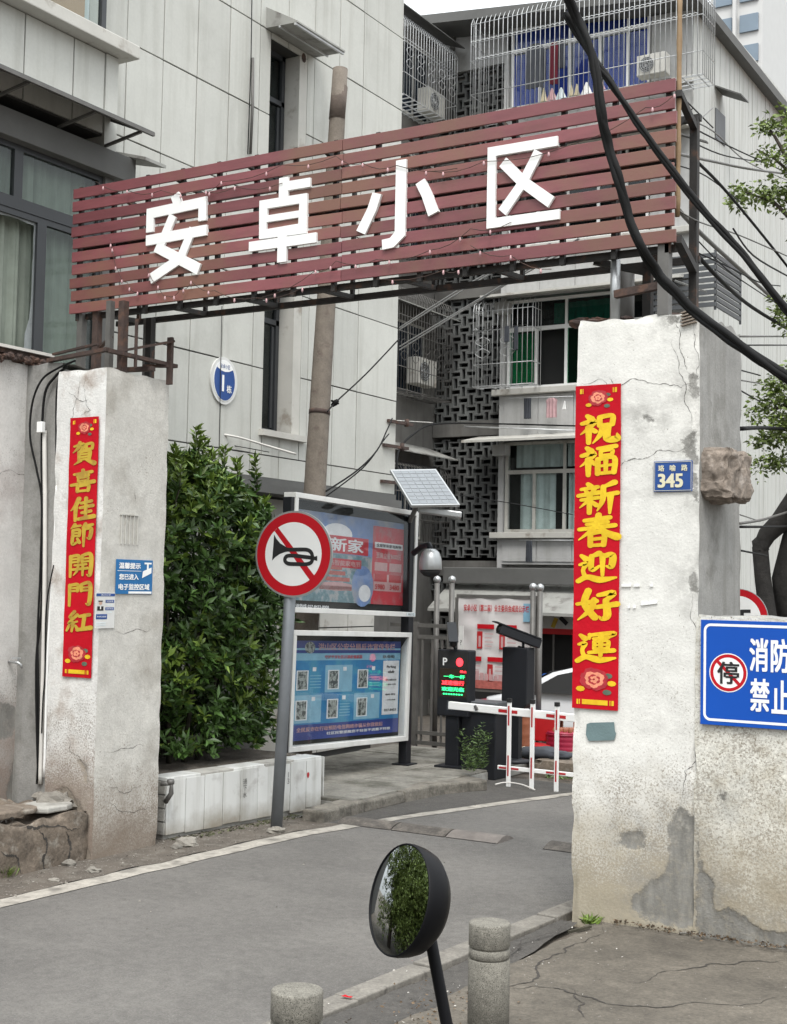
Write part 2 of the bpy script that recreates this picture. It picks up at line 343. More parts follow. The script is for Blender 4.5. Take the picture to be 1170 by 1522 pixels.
# ------------------------------------------------------------------ text and strokes
m_crack = mat('crack_dark', (.045,.04,.035), .95, .2, 9, 0, 40)
def text(name, s, ctr, ux, uy, mt, parent, W=None, H=None, ext=.0008, bold=0., keep=True):
    c = bpy.data.curves.new('t', 'FONT'); c.body = s; c.size = 1; c.resolution_u = 3
    o = bpy.data.objects.new('t', c); COL.objects.link(o)
    dg = bpy.context.evaluated_depsgraph_get(); dg.update()
    me = bpy.data.meshes.new_from_object(o.evaluated_get(dg)); bpy.data.objects.remove(o); bpy.data.curves.remove(c)
    a = np.array([v.co[:] for v in me.vertices]); lo = a.min(0); hi = a.max(0)
    sx = (W/(hi[0]-lo[0])) if W else None; sy = (H/(hi[1]-lo[1])) if H else None
    if sx is None: sx = sy
    if sy is None: sy = sx
    ux, uy = Vector(ux).normalized(), Vector(uy).normalized(); un = ux.cross(uy)
    ctr = Vector(ctr); mb = MB(); cx, cy = (lo[0]+hi[0])/2, (lo[1]+hi[1])/2
    bo = bold*1.15; sh = [(0,0)] if bold < .012 else [(0,0),(bo,bo*.6),(-bo,bo*.6),(bo,-bo*.6),(-bo,-bo*.6)]
    for k, (dx, dy) in enumerate(sh):
        vs = [ctr+ux*((p[0]-cx+dx)*sx)+uy*((p[1]-cy+dy)*sy)+un*(ext+k*.00012) for p in a]
        mb.add(vs, [tuple(p.vertices) for p in me.polygons])
    bpy.data.meshes.remove(me)
    return build(name, mb, mt, parent)
def ribbon(mb, pts, o, ux, uy, un, sc, d, lift, cap=True):     # pts (x,y,w): flat brush stroke with variable width
    P = np.array(pts, float)
    if cap and len(P) >= 2:                                 # smooth the centre line
        Q = []
        for i in range(len(P)-1):
            p0 = P[max(i-1,0)]; p1 = P[i]; p2 = P[i+1]; p3 = P[min(i+2,len(P)-1)]
            for t in np.linspace(0, 1, 7)[:-1]:
                Q.append(.5*((2*p1)+(-p0+p2)*t+(2*p0-5*p1+4*p2-p3)*t*t+(-p0+3*p1-3*p2+p3)*t**3))
        Q.append(P[-1]); P = np.array(Q)
    n = len(P); T = np.gradient(P[:, :2], axis=0); T /= np.maximum(np.linalg.norm(T, axis=1), 1e-6)[:, None]
    if not cap:                                              # mitred straight segments
        L_, R_ = [], []
        for i in range(n):
            a = P[i, :2]-P[i-1, :2] if i > 0 else P[1, :2]-P[0, :2]
            b = P[i+1, :2]-P[i, :2] if i < n-1 else a
            a = a/np.linalg.norm(a); b = b/np.linalg.norm(b); m = a+b; m /= np.linalg.norm(m)
            nn = np.array([-m[1], m[0]]); k = P[i, 2]/2/max(.35, nn@np.array([-a[1], a[0]]))
            L_.append(P[i, :2]+nn*k); R_.append(P[i, :2]-nn*k)
    else:
        Nn = np.stack([-T[:, 1], T[:, 0]], 1)
        L_ = list(P[:, :2]+Nn*P[:, 2:3]/2); R_ = list(P[:, :2]-Nn*P[:, 2:3]/2)
        st = P[0]; en = P[-1]
        a0 = math.atan2(Nn[0, 1], Nn[0, 0]); a1 = math.atan2(-Nn[-1, 1], -Nn[-1, 0])
        capS = [np.array([st[0]+math.cos(a0+math.pi*k/5)*st[2]/2, st[1]+math.sin(a0+math.pi*k/5)*st[2]/2]) for k in (1,2,3,4)]
        capE = [np.array([en[0]+math.cos(a1+math.pi*k/5)*en[2]/2, en[1]+math.sin(a1+math.pi*k/5)*en[2]/2]) for k in (1,2,3,4)]
    o = Vector(o)+Vector(un)*lift; ux = Vector(ux); uy = Vector(uy); un = Vector(un)
    def w3(p): return o+ux*(p[0]*sc[0])+uy*(p[1]*sc[1])
    vs = [w3(p) for p in L_]+[w3(p) for p in R_]; fs = [(i, n+i, n+i+1, i+1) for i in range(n-1)]
    if cap:
        k = len(vs); vs += [w3(p) for p in capS]; fs.append((0, k, k+1, k+2, k+3, n))
        k = len(vs); vs += [w3(p) for p in capE]; fs.append((2*n-1, k, k+1, k+2, k+3, n-1))
    if d > 0:
        m = len(vs); back = [p-un*d for p in vs]; fs2 = list(fs)
        per = list(range(n))+list(range(2*n-1, n-1, -1)); 
        vs = vs+back
        for i in range(len(per)):
            a, b = per[i], per[(i+1) % len(per)]; fs2.append((a, b, m+b, m+a))
        fs = fs2+[tuple(m+q for q in f[::-1]) for f in fs]
    mb.add(vs, fs)
def B(x0, y0, x1, y1, w=8):
    return [[(x0,y1,w),(x0,y0,w)], [(x0,y1,w),(x1,y1+1,w),(x1,y0,w)], [(x0,y0+1,w*.8),(x1,y0+1,w*.8)]]
SHI = [[(20,102,8),(30,90,12)], [(6,76,8),(38,80,11),(24,58,8),(2,38,3)], [(24,60,11),(24,4,8)], [(31,54,8),(42,43,9)]]
CHUO = [[(8,94,7),(20,82,11)], [(4,62,6),(20,64,9),(13,42,7),(18,20,8)], [(0,4,9),(24,17,10),(60,5,12),(102,10,5)]]
MEN = [[(8,98,9),(8,0,7)], [(8,97,8),(42,99,9),(41,68,8)], [(10,83,6),(40,84,6)], [(10,69,6),(40,70,6)], [(58,68,8),(58,98,8)],
       [(58,98,8),(95,100,10),(94,8,10),(80,6,4)], [(60,83,6),(92,84,6)], [(60,69,6),(92,70,6)]]
GLY = {
 '賀': [[(8,86,6),(46,92,10),(42,70,9),(30,60,4)], [(32,102,9),(26,78,9),(4,56,3)]]+B(60,66,86,90)+[[(30,56,9),(30,18,8)], [(30,55,8),(74,58,10),(74,18,9)], [(30,43,6),(74,44,6)], [(30,30,6),(74,31,6)], [(30,18,6),(74,19,6)], [(38,14,9),(10,-3,3)], [(64,14,7),(96,-5,13)]],
 '喜': [[(12,86,7),(88,91,9)], [(50,102,10),(50,72,8)], [(26,74,7),(74,76,8)]]+B(30,52,70,66,7)+[[(36,48,6),(42,40,8)], [(66,49,8),(58,40,6)], [(0,35,8),(98,43,11)]]+B(28,2,74,28,9),
 '佳': [[(36,102,12),(22,70,10),(2,48,3)], [(23,66,11),(22,-2,8)], [(46,80,8),(90,86,9)], [(67,102,10),(66,56,8)], [(42,58,8),(96,64,10)], [(50,33,8),(88,38,9)], [(67,54,9),(66,8,8)], [(36,4,9),(102,12,12)]],
 '節': [[(22,102,9),(6,84,4)], [(16,92,7),(46,95,7)], [(68,102,9),(54,84,4)], [(62,92,7),(98,95,8)]]+B(14,46,42,74,8)+[[(14,60,6),(42,61,6)], [(14,46,9),(14,8,8),(36,18,6)], [(34,34,7),(44,14,9)], [(60,75,8),(92,78,10),(88,32,9),(76,34,4)], [(62,78,10),(62,-6,6)]],
 '開': MEN+[[(26,54,6),(76,56,7)], [(18,34,7),(82,37,8)], [(42,54,7),(38,28,7),(22,6,3)], [(62,55,8),(62,4,6)]],
 '門': MEN,
 '紅': [[(32,102,9),(12,76,7),(36,74,6)], [(44,86,9),(8,46,7),(44,54,6)], [(28,50,9),(22,8,6)], [(10,34,8),(0,12,6)], [(38,34,7),(48,16,9)], [(54,78,8),(96,84,10)], [(76,82,10),(70,20,9)], [(46,14,9),(104,22,12)]],
 '祝': SHI+B(54,62,88,92,9)+[[(64,60,11),(56,30,9),(36,2,3)], [(77,60,11),(75,14,12),(102,10,12),(102,28,3)]],
 '福': SHI+[[(50,96,7),(98,99,9)]]+B(58,70,88,86,7)+B(50,6,94,58,9)+[[(50,33,6),(94,34,6)], [(72,58,8),(72,8,7)]],
 '新': [[(24,102,8),(32,92,10)], [(6,85,7),(50,89,8)], [(16,82,6),(22,71,8)], [(42,83,8),(34,71,6)], [(-2,63,8),(54,69,9)], [(6,47,7),(52,51,8)], [(29,66,10),(28,-2,8)], [(26,44,8),(2,20,3)], [(32,40,7),(48,24,9)], [(96,100,11),(64,86,6)], [(66,88,9),(64,40,9),(50,4,3)], [(66,58,8),(104,62,9)], [(86,58,11),(84,-8,5)]],
 '春': [[(16,87,8),(84,92,9)], [(22,73,7),(78,77,8)], [(2,57,8),(98,63,9)], [(54,104,10),(44,62,10),(0,20,3)], [(56,62,8),(74,40,11),(104,22,14)]]+B(32,-4,68,40,9)+[[(34,19,7),(66,20,7)]],
 '迎': CHUO+[[(56,98,11),(34,88,6)], [(36,90,9),(36,42,9),(58,54,5)], [(64,86,8),(92,90,11),(90,50,10),(76,52,4)], [(66,90,10),(66,20,6)]],
 '好': [[(28,104,11),(18,58,11),(46,8,12)], [(44,72,9),(34,36,10),(0,2,3)], [(-2,58,7),(50,66,9)], [(56,86,8),(96,92,11),(76,66,8)], [(76,66,10),(80,14,12),(66,2,8),(58,12,3)], [(50,44,8),(106,52,11)]],
 '運': CHUO+[[(34,94,8),(32,80,5)], [(34,93,7),(98,97,9),(90,84,4)], [(44,80,6),(84,83,7)]]+B(46,44,82,70,7)+[[(46,57,5),(82,58,5)], [(32,32,7),(98,37,9)], [(64,92,9),(63,20,7)]],
}
def brush(name, ch, ctr, ux, uy, W, H, mt, parent, k=1.55):
    ux, uy = Vector(ux), Vector(uy); un = ux.cross(uy); mb = MB()
    o = Vector(ctr)-ux*W/2-uy*H/2
    for i, st in enumerate(GLY[ch]):
        st = [(x, y+(x-50)*.09, (w_*1.1)**1.16*k*.72) for x, y, w_ in st]
        ribbon(mb, st, o, ux, uy, un, (W/100, H/100), 0, .0006+i*.00012)
    return build(name, mb, mt, parent)

# ------------------------------------------------------------------ rough masonry with peel and crack distances
def sdf_poly(P, poly):
    poly = np.array(poly); n = len(poly); d = np.full(len(P), 1e9); inside = np.zeros(len(P), bool)
    for i in range(n):
        a = poly[i]; b = poly[(i+1) % n]; e = b-a; w_ = P-a
        t = np.clip((w_@e)/(e@e), 0, 1); d = np.minimum(d, np.linalg.norm(w_-t[:, None]*e, axis=1))
        c1 = (a[1] > P[:, 1]) != (b[1] > P[:, 1])
        with np.errstate(divide='ignore', invalid='ignore'):
            xi = (b[0]-a[0])*(P[:, 1]-a[1])/(b[1]-a[1]+1e-12)+a[0]
        inside ^= c1 & (P[:, 0] < xi)
    return np.where(inside, -d, d)
def dist_line(P, ln):
    ln = np.array(ln); d = np.full(len(P), 1e9)
    for i in range(len(ln)-1):
        a = ln[i]; e = ln[i+1]-a; w_ = P-a; t = np.clip((w_@e)/(e@e), 0, 1); d = np.minimum(d, np.linalg.norm(w_-t[:, None]*e, axis=1))
    return d
def masonry(name, x0, x1, y0, y1, z0, z1, faces, mats, res=.025, amp=.006, peels={}, cracks={}, parent=None, chip=.02, topamp=.0, origin=None, crackw=.0016):
    """faces: dict of 'F' (y0), 'R' (x1), 'L' (x0), 'B' (y1), 'T' (z1) -> material index"""
    mb = MB(); mb.smooth = False; PA = []; CA = []
    def disp(p, nrm):
        p = Vector(p); q = noise.noise_vector(p*2.3)*amp*1.2+noise.noise_vector(p*9)*amp*.7
        p2 = p+q
        # worn vertical and top edges
        ex = min(abs(p.x-x0), abs(p.x-x1)); ey = min(abs(p.y-y0), abs(p.y-y1)); ez = abs(z1-p.z)
        for a, b_ in ((ex, ey), (ez, min(ex, ey))):
            if a < .03 and b_ < .03:
                k = max(0, noise.noise(p*5)+.15)*chip*2+chip*.25
                c = Vector(((x0+x1)/2, (y0+y1)/2, min(p.z, z1-.2))); dd = (c-p); dd.z *= (.4 if a == ez else 0); 
                if dd.length > 0: p2 += dd.normalized()*k
        if topamp and ez < .02: p2.z += (noise.noise(Vector((p.x*6, p.y*6, 3)))-.3)*topamp
        return p2
    for k, mi in faces.items():
        mb.cur = mi; n0 = len(mb.v)
        if k in 'FB':
            y = y0 if k == 'F' else y1; nu = max(1, int((x1-x0)/res)); nv = max(1, int((z1-z0)/res))
            g = lambda i, j: (x0+(x1-x0)*(i if k == 'F' else 1-i), y, z0+(z1-z0)*j)
        elif k in 'LR':
            x = x1 if k == 'R' else x0; nu = max(1, int((y1-y0)/res)); nv = max(1, int((z1-z0)/res))
            g = lambda i, j: (x, y0+(y1-y0)*(i if k == 'R' else 1-i), z0+(z1-z0)*j)
        else:
            nu = max(1, int((x1-x0)/res)); nv = max(1, int((y1-y0)/res)); g = lambda i, j: (x0+(x1-x0)*i, y0+(y1-y0)*j, z1)
        raw = np.array([g(i/nu, j/nv) for j in range(nv+1) for i in range(nu+1)])
        pl = np.full(len(raw), 1.); cr = np.full(len(raw), 1.)
        ax = (0, 2) if k in 'FB' else ((0, 1) if k == 'T' else (1, 2))
        for poly in peels.get(k, []): pl = np.minimum(pl, sdf_poly(raw[:, ax], poly))
        nrm = {'F': (0,-1,0), 'B': (0,1,0), 'R': (1,0,0), 'L': (-1,0,0), 'T': (0,0,1)}[k]
        out = []
        for q, pv in zip(raw, pl):
            e = disp(q, nrm)
            if pv < 0: e -= Vector(nrm)*min(.008, -pv*.5)
            out.append(e)
        mb.smooth = True
        mb.add(out, [(j*(nu+1)+i, j*(nu+1)+i+1, (j+1)*(nu+1)+i+1, (j+1)*(nu+1)+i) for j in range(nv) for i in range(nu)])
        PA += list(pl); CA += list(cr)
    CK = MB()
    for k, lst in cracks.items():
        nrm = Vector({'F': (0,-1,0), 'B': (0,1,0), 'R': (1,0,0), 'L': (-1,0,0), 'T': (0,0,1)}[k])
        for ln in lst:
            P = [np.array(q, float) for q in ln]
            for lev in range(4):
                Q = [P[0]]
                for a, b_ in zip(P[:-1], P[1:]):
                    d = b_-a; Q += [(a+b_)/2+np.array([-d[1], d[0]])*random.uniform(-.16,.16), b_]
                P = Q
            to3 = (lambda q: Vector((q[0], y0, q[1]))) if k == 'F' else (lambda q: Vector((x1, q[0], q[1]))) if k == 'R' else (lambda q: Vector((q[0], q[1], z1)))
            C3 = [to3(q) for q in P]; n_ = len(C3); vs = []
            for i, c in enumerate(C3):
                d = (C3[min(i+1, n_-1)]-C3[max(i-1, 0)]).normalized(); sd = d.cross(nrm); w2 = crackw*(.35+1.1*random.random())*min(1, .15+3*min(i, n_-1-i)/n_)
                for sg in (-1, 1): vs.append(disp(c+sd*w2*sg, nrm)+nrm*(.0022 if k != 'T' else .003))
            CK.add(vs, [(2*i, 2*i+1, 2*i+3, 2*i+2) for i in range(n_-1)])
    mb.smooth = False; mb.cur = 0; n1 = len(mb.v); mb.box(x0+.03, x1-.03, y0+.03, y1-.03, z0, z1-.05)
    PA += [1.]*8; CA += [1.]*8
    o = build(name, mb, mats, parent, origin)
    for nm, arr in (('peel', PA), ('crack', CA)):
        a = o.data.attributes.new(nm, 'FLOAT', 'POINT'); a.data.foreach_set('value', np.array(arr, np.float32))
    if CK.v: build('crack', CK, m_crack, o)['kind'] = 'stuff'
    return o
def pxY(lst, y): return [(lambda p: (p.x, p.z))(onY(u, v, y)) for u, v in lst]
def pxX(lst, x): return [(lambda p: (p.y, p.z))(onX(u, v, x)) for u, v in lst]
def rock(mb, c, r, seed=0, n=2, sq=(1,1,1)):
    vs = []; fs = []; nu, nv = 12, 8
    for j in range(nv+1):
        th = math.pi*j/nv
        for i in range(nu):
            ph = 2*math.pi*i/nu; d = Vector((math.sin(th)*math.cos(ph), math.sin(th)*math.sin(ph), math.cos(th)))
            k = r*(1+.5*noise.noise(d*1.7+Vector((seed*3.1, seed, 0)))+.22*noise.noise(d*4.5+Vector((seed, 0, 5)))); p = Vector(c)+Vector((d.x*sq[0], d.y*sq[1], d.z*sq[2]))*k; vs.append(p)
    for j in range(nv):
        for i in range(nu): fs.append((j*nu+i, (j+1)*nu+i, (j+1)*nu+(i+1) % nu, j*nu+(i+1) % nu))
    mb.add(vs, fs)

# ================================================================== GROUND
def gz(y): return 0 if y < 15 else max(-.5, -.05*(y-15))
def strip(name, ys, xl, xr, z, m, nx=6, kind='structure', jag=0):
    mb = MB(); vs = []
    for y in ys:
        a, b_ = xl(y), xr(y)
        a += noise.noise(Vector((y*3, 1, z*50)))*jag; b_ += noise.noise(Vector((y*3, 7, z*50)))*jag
        for i in range(nx+1): x = a+(b_-a)*i/nx; vs.append((x, y, gz(y)+z))
    n = nx+1; fs = [(j*n+i, j*n+i+1, (j+1)*n+i+1, (j+1)*n+i) for j in range(len(ys)-1) for i in range(nx)]
    mb.add(vs, fs); o = build(name, mb, m, origin=(0,0,0)); 
    if kind: tag(o, kind=kind)
    return o
def ip(x, pts):
    xs, ys = zip(*pts); return float(np.interp(x, xs, ys))
LE = [(-10,-7.15),(6.6,-7.03),(9.9,-6.88),(11.2,-6.60),(12.4,-6.28),(13.62,-5.90),(16,-5.0),(20,-3.0),(24,-1.5)]
strip('ground', [-300,-60,-20,0,5,10,15,17,19,21,25,40,80,400], lambda y: -300, lambda y: 300, -.03, m_dirt, 2)
strip('road', list(np.arange(-12, 24.1, .5)), lambda y: ip(y, LE)-.22, lambda y: ip(y, [(-12,-4.1),(4,-4.05),(8.8,-3.8),(14,-3.6),(16,-1),(24,2)]), 0, m_asph)
strip('road_line', list(np.arange(2, 10.65, .15)), lambda y: ip(y, LE)-.12, lambda y: ip(y, LE)+.08, .005, m_line, 2, jag=.03)
strip('road_line', list(np.arange(10.95, 15, .15)), lambda y: ip(y, LE)-.08, lambda y: ip(y, LE)+.07, .005, m_line, 2, jag=.02)
strip('verge', list(np.arange(2, 10.6, .12)), lambda y: -8.7, lambda y: ip(y, LE)-.12, .008, m_dirt, 3, jag=.07)
strip('gutter', list(np.arange(10.4, 14.4, .15)), lambda y: -7.3, lambda y: ip(y, LE)-.10, .004, m_asph_patch, 3, jag=.06)
strip('asphalt_apron', list(np.arange(-2, 8.6, .2)), lambda y: ip(y, [(-2,-3.95),(4.5,-3.92),(8.6,-3.70)]), lambda y: ip(y, [(-2,-3.0),(4.6,-3.25),(6.5,-3.45),(8.6,-3.62)]), .007, m_asph_patch, 2, jag=.03)
# flush kerb stones on the right
kb = thing('kerb', (-3.9, 5, 0), None, None); tag(kb, kind='structure')
mb = MB(); mb.box(-.08, .08, .01, .74, -.05, .022); 
k0 = build('kerb_stone', mb, m_kerb, kb, local=True, bevel=.008)
for i in range(9):
    o = k0 if i == 0 else copy_part(k0, kb)
    y = 2.4+i*.75; x = ip(y, [(2,-4.09),(6.08,-3.96),(8.78,-3.80),(12,-3.7)]); o.location = Vector((x+3.9+random.uniform(-.006,.006), y-5, random.uniform(-.006,.004))); o.rotation_euler.z = -math.atan2(.16, 2.7)
# concrete pavement on the right with its cracks
cr = [[(lambda p: (p.x, p.y))(onZ(u, v)) for u, v in L_] for L_ in (
   [(895,1385),(840,1425),(800,1440),(760,1475),(735,1500)], [(760,1478),(830,1478),(900,1500),(1000,1505),(1170,1490)],
   [(720,1440),(780,1405),(852,1378)], [(850,1478),(868,1500),(872,1522)], [(940,1470),(1060,1440),(1170,1435)])]
pav = masonry('pavement', -3.5, 1.5, 3.4, 8.75, -.06, .03, {'T': 0, 'L': 0, 'F': 0}, [m_conc], res=.05, amp=.006, cracks={'T': cr}, chip=.03, origin=(0,0,0), crackw=.006); tag(pav, kind='structure')
mb = MB(); mb.box(-3.6, 6, -8, 3.38, -.06, .024); tag(build('pavement_near_camera', mb, m_conc), kind='structure')
# raised walkway on the left below the notice board, in slabs
wk = thing('walkway', (-8.2, 12.5, 0), None, None); tag(wk, kind='structure')
mb = MB(); mb.box(-9.29, -7.12, 11.1, 15.4, -.02, .09); build('walkway_bed', mb, m_planterc, wk)
for j in range(5):
    for i in range(3):
        mb = MB(); x0 = -9.25+i*.71; y0 = 11.12+j*.86; mb.box(x0, x0+.70, y0, y0+.85, .085, .118+random.uniform(-.006,.006))
        build('paving_slab', mb, m_walk, wk, bevel=.008)
kpts = [onZ(u, v, .06) for u, v in ((478,1215),(540,1198),(600,1184),(660,1172),(700,1168),(728,1166))]
for i in range(len(kpts)-1):
    a, b_ = kpts[i], kpts[i+1]; mb = MB(); d = (b_-a).normalized(); mb.bar(a+Vector((-.10,0,-.012))+d*.003, b_+Vector((-.10,0,-.012+random.uniform(-.01,.01)))-d*.003, .24, .135+random.uniform(-.02,.012)); build('kerb_edge', mb, m_rough, wk, bevel=.02)
mb = MB(); mb.cur = 0; p = kpts[-1]; 
mb.prism([(0,0),(-.9,.5),(-1.6,.6),(-1.6,-.6),(-.1,-.14)], (p.x-.05, p.y+.05, .10), (1,0,0), (0,1,0), (0,0,1), .1); build('kerb_corner', mb, m_rough, wk, bevel=.02)
# raised platform behind the barrier
pf = masonry('platform', -6.95, -2.5, 14.75, 17.6, -.15, .17, {'F': 0, 'T': 0, 'L': 0}, [m_rubble_a] if 'm_rubble_a' in globals() else [m_rubble], res=.08, amp=.025, chip=.05, origin=(0,0,0)); tag(pf, kind='structure')

# ================================================================== GATE PILLARS AND WALLS
PY_, LXP = 8.43, -7.55
pR = {'F': [pxY(q, PY_) for q in (
  [(1012,1196),(1022,1212),(1037,1216),(1039,1290),(1060,1320),(1060,1362),(1020,1380),(955,1366),(938,1340),(950,1325),(985,1300),(992,1272),(995,1235),(1002,1205)],
  [(922,1240),(950,1233),(960,1243),(956,1258),(938,1264),(924,1256)], [(955,618),(976,621),(974,628),(962,626)],
  [(1021,562),(1030,556),(1037,560),(1036,588),(1022,582)], [(1014,655),(1034,640),(1037,690),(1018,676)], [(1022,850),(1034,846),(1037,880),(1026,878)],
  [(990,470),(1012,468),(1012,478),(995,480)], [(1030,700),(1034,690),(1038,745),(1033,745)])]}
cR = {'F': [pxY(q, PY_) for q in ([(1005,470),(1012,520),(1030,560)], [(1037,470),(1038,560)], [(1037,1062),(1038,1128),(1018,1145),(1012,1196)], [(912,700),(938,682),(975,672),(1030,655)],
  [(856,566),(920,574),(990,570),(1036,568)], [(1030,880),(1037,960),(1035,1060)], [(912,590),(905,560)], [(1000,500),(1015,560),(1028,640)])]}
rp = masonry('gate_pillar', -3.665, -2.80, PY_, 9.34, -.05, 4.03, {'F': 0, 'L': 0, 'R': 1, 'B': 1, 'T': 1}, [m_plR, m_plGrey], res=.022, amp=.0045, peels=pR, cracks=cR, chip=.012, topamp=.05)
tag(rp, 'tall white plastered gate pillar with cracks and a grey peeled patch near the ground', 'pillar', 'gate pillars')
pW = {'F': [pxY(q, PY_) for q in ([(1036,1230),(1042,1290),(1060,1310),(1062,1362),(1036,1380)], [(1045,1362),(1085,1352),(1110,1368),(1130,1385),(1180,1390),(1180,1420),(1030,1410)], [(1070,1185),(1082,1182),(1080,1190)])]}
lw = masonry('low_wall', -2.822, 1.2, PY_-.006, PY_+.22, -.08, 2.06, {'F': 0, 'T': 1, 'B': 1, 'R': 1, 'L': 0}, [m_plW, m_plGrey], res=.025, amp=.0045, peels=pW, chip=.008, topamp=.03)
tag(lw, 'rough cream plastered low wall carrying the blue fire lane sign', 'wall')
# broken concrete stub on the pillar's outer side
def stub():
    mb = MB(); x0, x1, y0, y1, z0, z1 = -2.86, -2.615, 8.46, 8.94, 2.80, 3.13
    for (o, a, b_, na, nb) in (((x0,y0,z0),(x1-x0,0,0),(0,0,z1-z0),26,26), ((x1,y0,z0),(0,y1-y0,0),(0,0,z1-z0),34,26), ((x0,y0,z1),(x1-x0,0,0),(0,y1-y0,0),26,34), ((x1,y0,z0),(x0-x1,0,0),(0,y1-y0,0),26,34), ((x1,y1,z0),(x0-x1,0,0),(0,0,z1-z0),26,26)):
        o, a, b_ = Vector(o), Vector(a), Vector(b_)
        mb.smooth = True
        def P(i, j):
            p = o+a*i+b_*j; c = Vector(((x0+x1)/2, (y0+y1)/2, (z0+z1)/2))
            e = [min(abs(p.x-x1), 1), min(abs(p.z-z0), abs(p.z-z1)), min(abs(p.y-y0), abs(p.y-y1))]; e.sort()
            k = .025 if e[1] < .02 else 0
            lay = math.floor(p.z/.075+noise.noise(p*3)*.5); q = p+noise.noise_vector(p*8)*.018+noise.noise_vector(p*24)*.012+noise.noise_vector(Vector((p.x*2, p.y*5, lay*3.3)))*.03
            return q+(c-p).normalized()*k*(.6+noise.noise(p*9))
        mb.grid(P, na, nb)
    o = build('broken_stub', mb, m_brickend, rp); return o
stub()
for i in range(5):     # layers of old tile sticking out at the top corner
    mb = MB(); a = onY(1012, 480-i*2+4, PY_-.02); mb.bar(a+Vector((0,.02,i*.012)), a+Vector((.10,.02,.02+i*.012)), .05, .008); build('tile_chip', mb, m_brickend, rp)
mb = MB(); 
for i in range(14):
    p = onY(868+i*11, 466-i*.6, 8.7); rock(mb, (p.x, 8.6+random.random()*.4, 4.06), random.uniform(.03,.06), i, sq=(1.5,1.3,.6))
tag(build('rubble', mb, m_rust, rp), kind='stuff')
tl = thing('graffiti_patch', onY(895,1100,PY_-.006), 'teal grey square of paint covering graffiti below the right couplet', 'paint patch')
mb = MB(); q = pxY([(873,1076),(878,1074),(914,1073),(915,1086),(917,1090),(914,1100),(876,1101),(872,1092)], PY_); mb.prism(q, (0,PY_-.012,0), (1,0,0), (0,0,1), (0,-1,0), .001); build('paint', mb, m_gback, tl)
mb = MB()
for u, v, l in ((924,870,14),(942,870,9),(966,870,5),(933,902,4),(941,902,4),(953,898,24)):
    a = onY(u, v, PY_-.006); b_ = onY(u+l, v-(3 if l > 20 else 0), PY_-.006); mb.bar(a, b_, .006, .018)
tp = build('tape_scraps', mb, m_white); tag(tp, kind='stuff'); tag(tp, 'scraps of white tape stuck to the plaster right of the right couplet', 'tape')

pl = {'F': [pxY(q, 8.0) for q in ([(80,1175),(100,1170),(118,1195),(128,1225),(134,1290),(80,1290)], [(118,1130),(130,1140),(131,1165),(124,1160)])],
      'R': []}
cl = {'F': [pxY(q, 8.0) for q in ([(98,1090),(105,1118),(118,1125),(130,1140)], [(118,555),(112,600),(100,640)], [(128,560),(135,610),(120,618)], [(100,580),(112,590),(140,600)])],
      'R': [pxX(q, LXP) for q in ([(155,1190),(180,1206),(200,1208),(232,1203)], [(158,1115),(215,1108)], [(160,1170),(210,1167)], [(170,938),(225,936)], [(200,730),(202,745)])]}
lp = masonry('gate_pillar', -8.09, LXP, 8.0, 8.77, -.08, 3.915, {'F': 1, 'R': 0, 'B': 0, 'L': 1, 'T': 0}, [m_plL, m_plLf], res=.022, amp=.0022, peels=pl, cracks=cl, chip=.008, topamp=.02)
tag(lp, 'grey concrete gate pillar with notices, left of the driveway', 'pillar', 'gate pillars')
mb = MB()
for i in range(5): mb.box(LXP+.002, LXP+.012, 8.215+i*.048, 8.223+i*.048, 2.50, 2.74)
mb.box(LXP+.002, LXP+.013, 8.205, 8.425, 2.735, 2.745)
build('vent_outline', mb, m_trimb, lp)

# left wall
pw = {'R': [pxX(q, -8.5) for q in ([(-20,1040),(8,1045),(22,1055),(26,1075),(14,1098),(-20,1095)], [(20,1130),(40,1120),(60,1150),(60,1190),(10,1190)])]}
cw = {'R': [pxX([(-40,701),(0,704),(62,711)], -8.5)]}
wl = masonry('boundary_wall', -8.75, -8.5, 6.0, 8.06, -.05, 4.02, {'R': 0, 'B': 0, 'F': 0, 'T': 0}, [m_wallL], res=.045, amp=.005, peels=pw, cracks=cw, topamp=.03, chip=.0)
tag(wl, 'pale stained boundary wall left of the gate with a rusty capping', 'wall')
mb = MB(); mb.box(-8.78, -8.44, 6.0, 8.3, 4.10, 4.125); build('capping', mb, m_pvc, wl)
mb = MB(); mb.box(-8.74, -8.50, 6.0, 8.35, 4.0, 4.098); mb.box(-8.5, -8.47, 6.0, 8.3, 4.06, 4.098); build('rusty_rail', mb, m_rust, wl)
mb = MB()
for i in range(60):
    y = 6.6+i*.028; rock(mb, (-8.47+random.random()*.03, y, 4.0+random.random()*.05), random.uniform(.012,.03), i, sq=(1,1.4,1))
tag(build('rust_crust', mb, m_rust, wl), kind='stuff')
re = masonry('wall_return', -8.52, -8.095, 8.055, 8.6, -.05, 4.0, {'F': 0, 'T': 0}, [m_plGrey], res=.05, amp=.004, topamp=.03, chip=0)
tag(re, 'narrow grey stub of wall behind the cables beside the left pillar', 'wall')
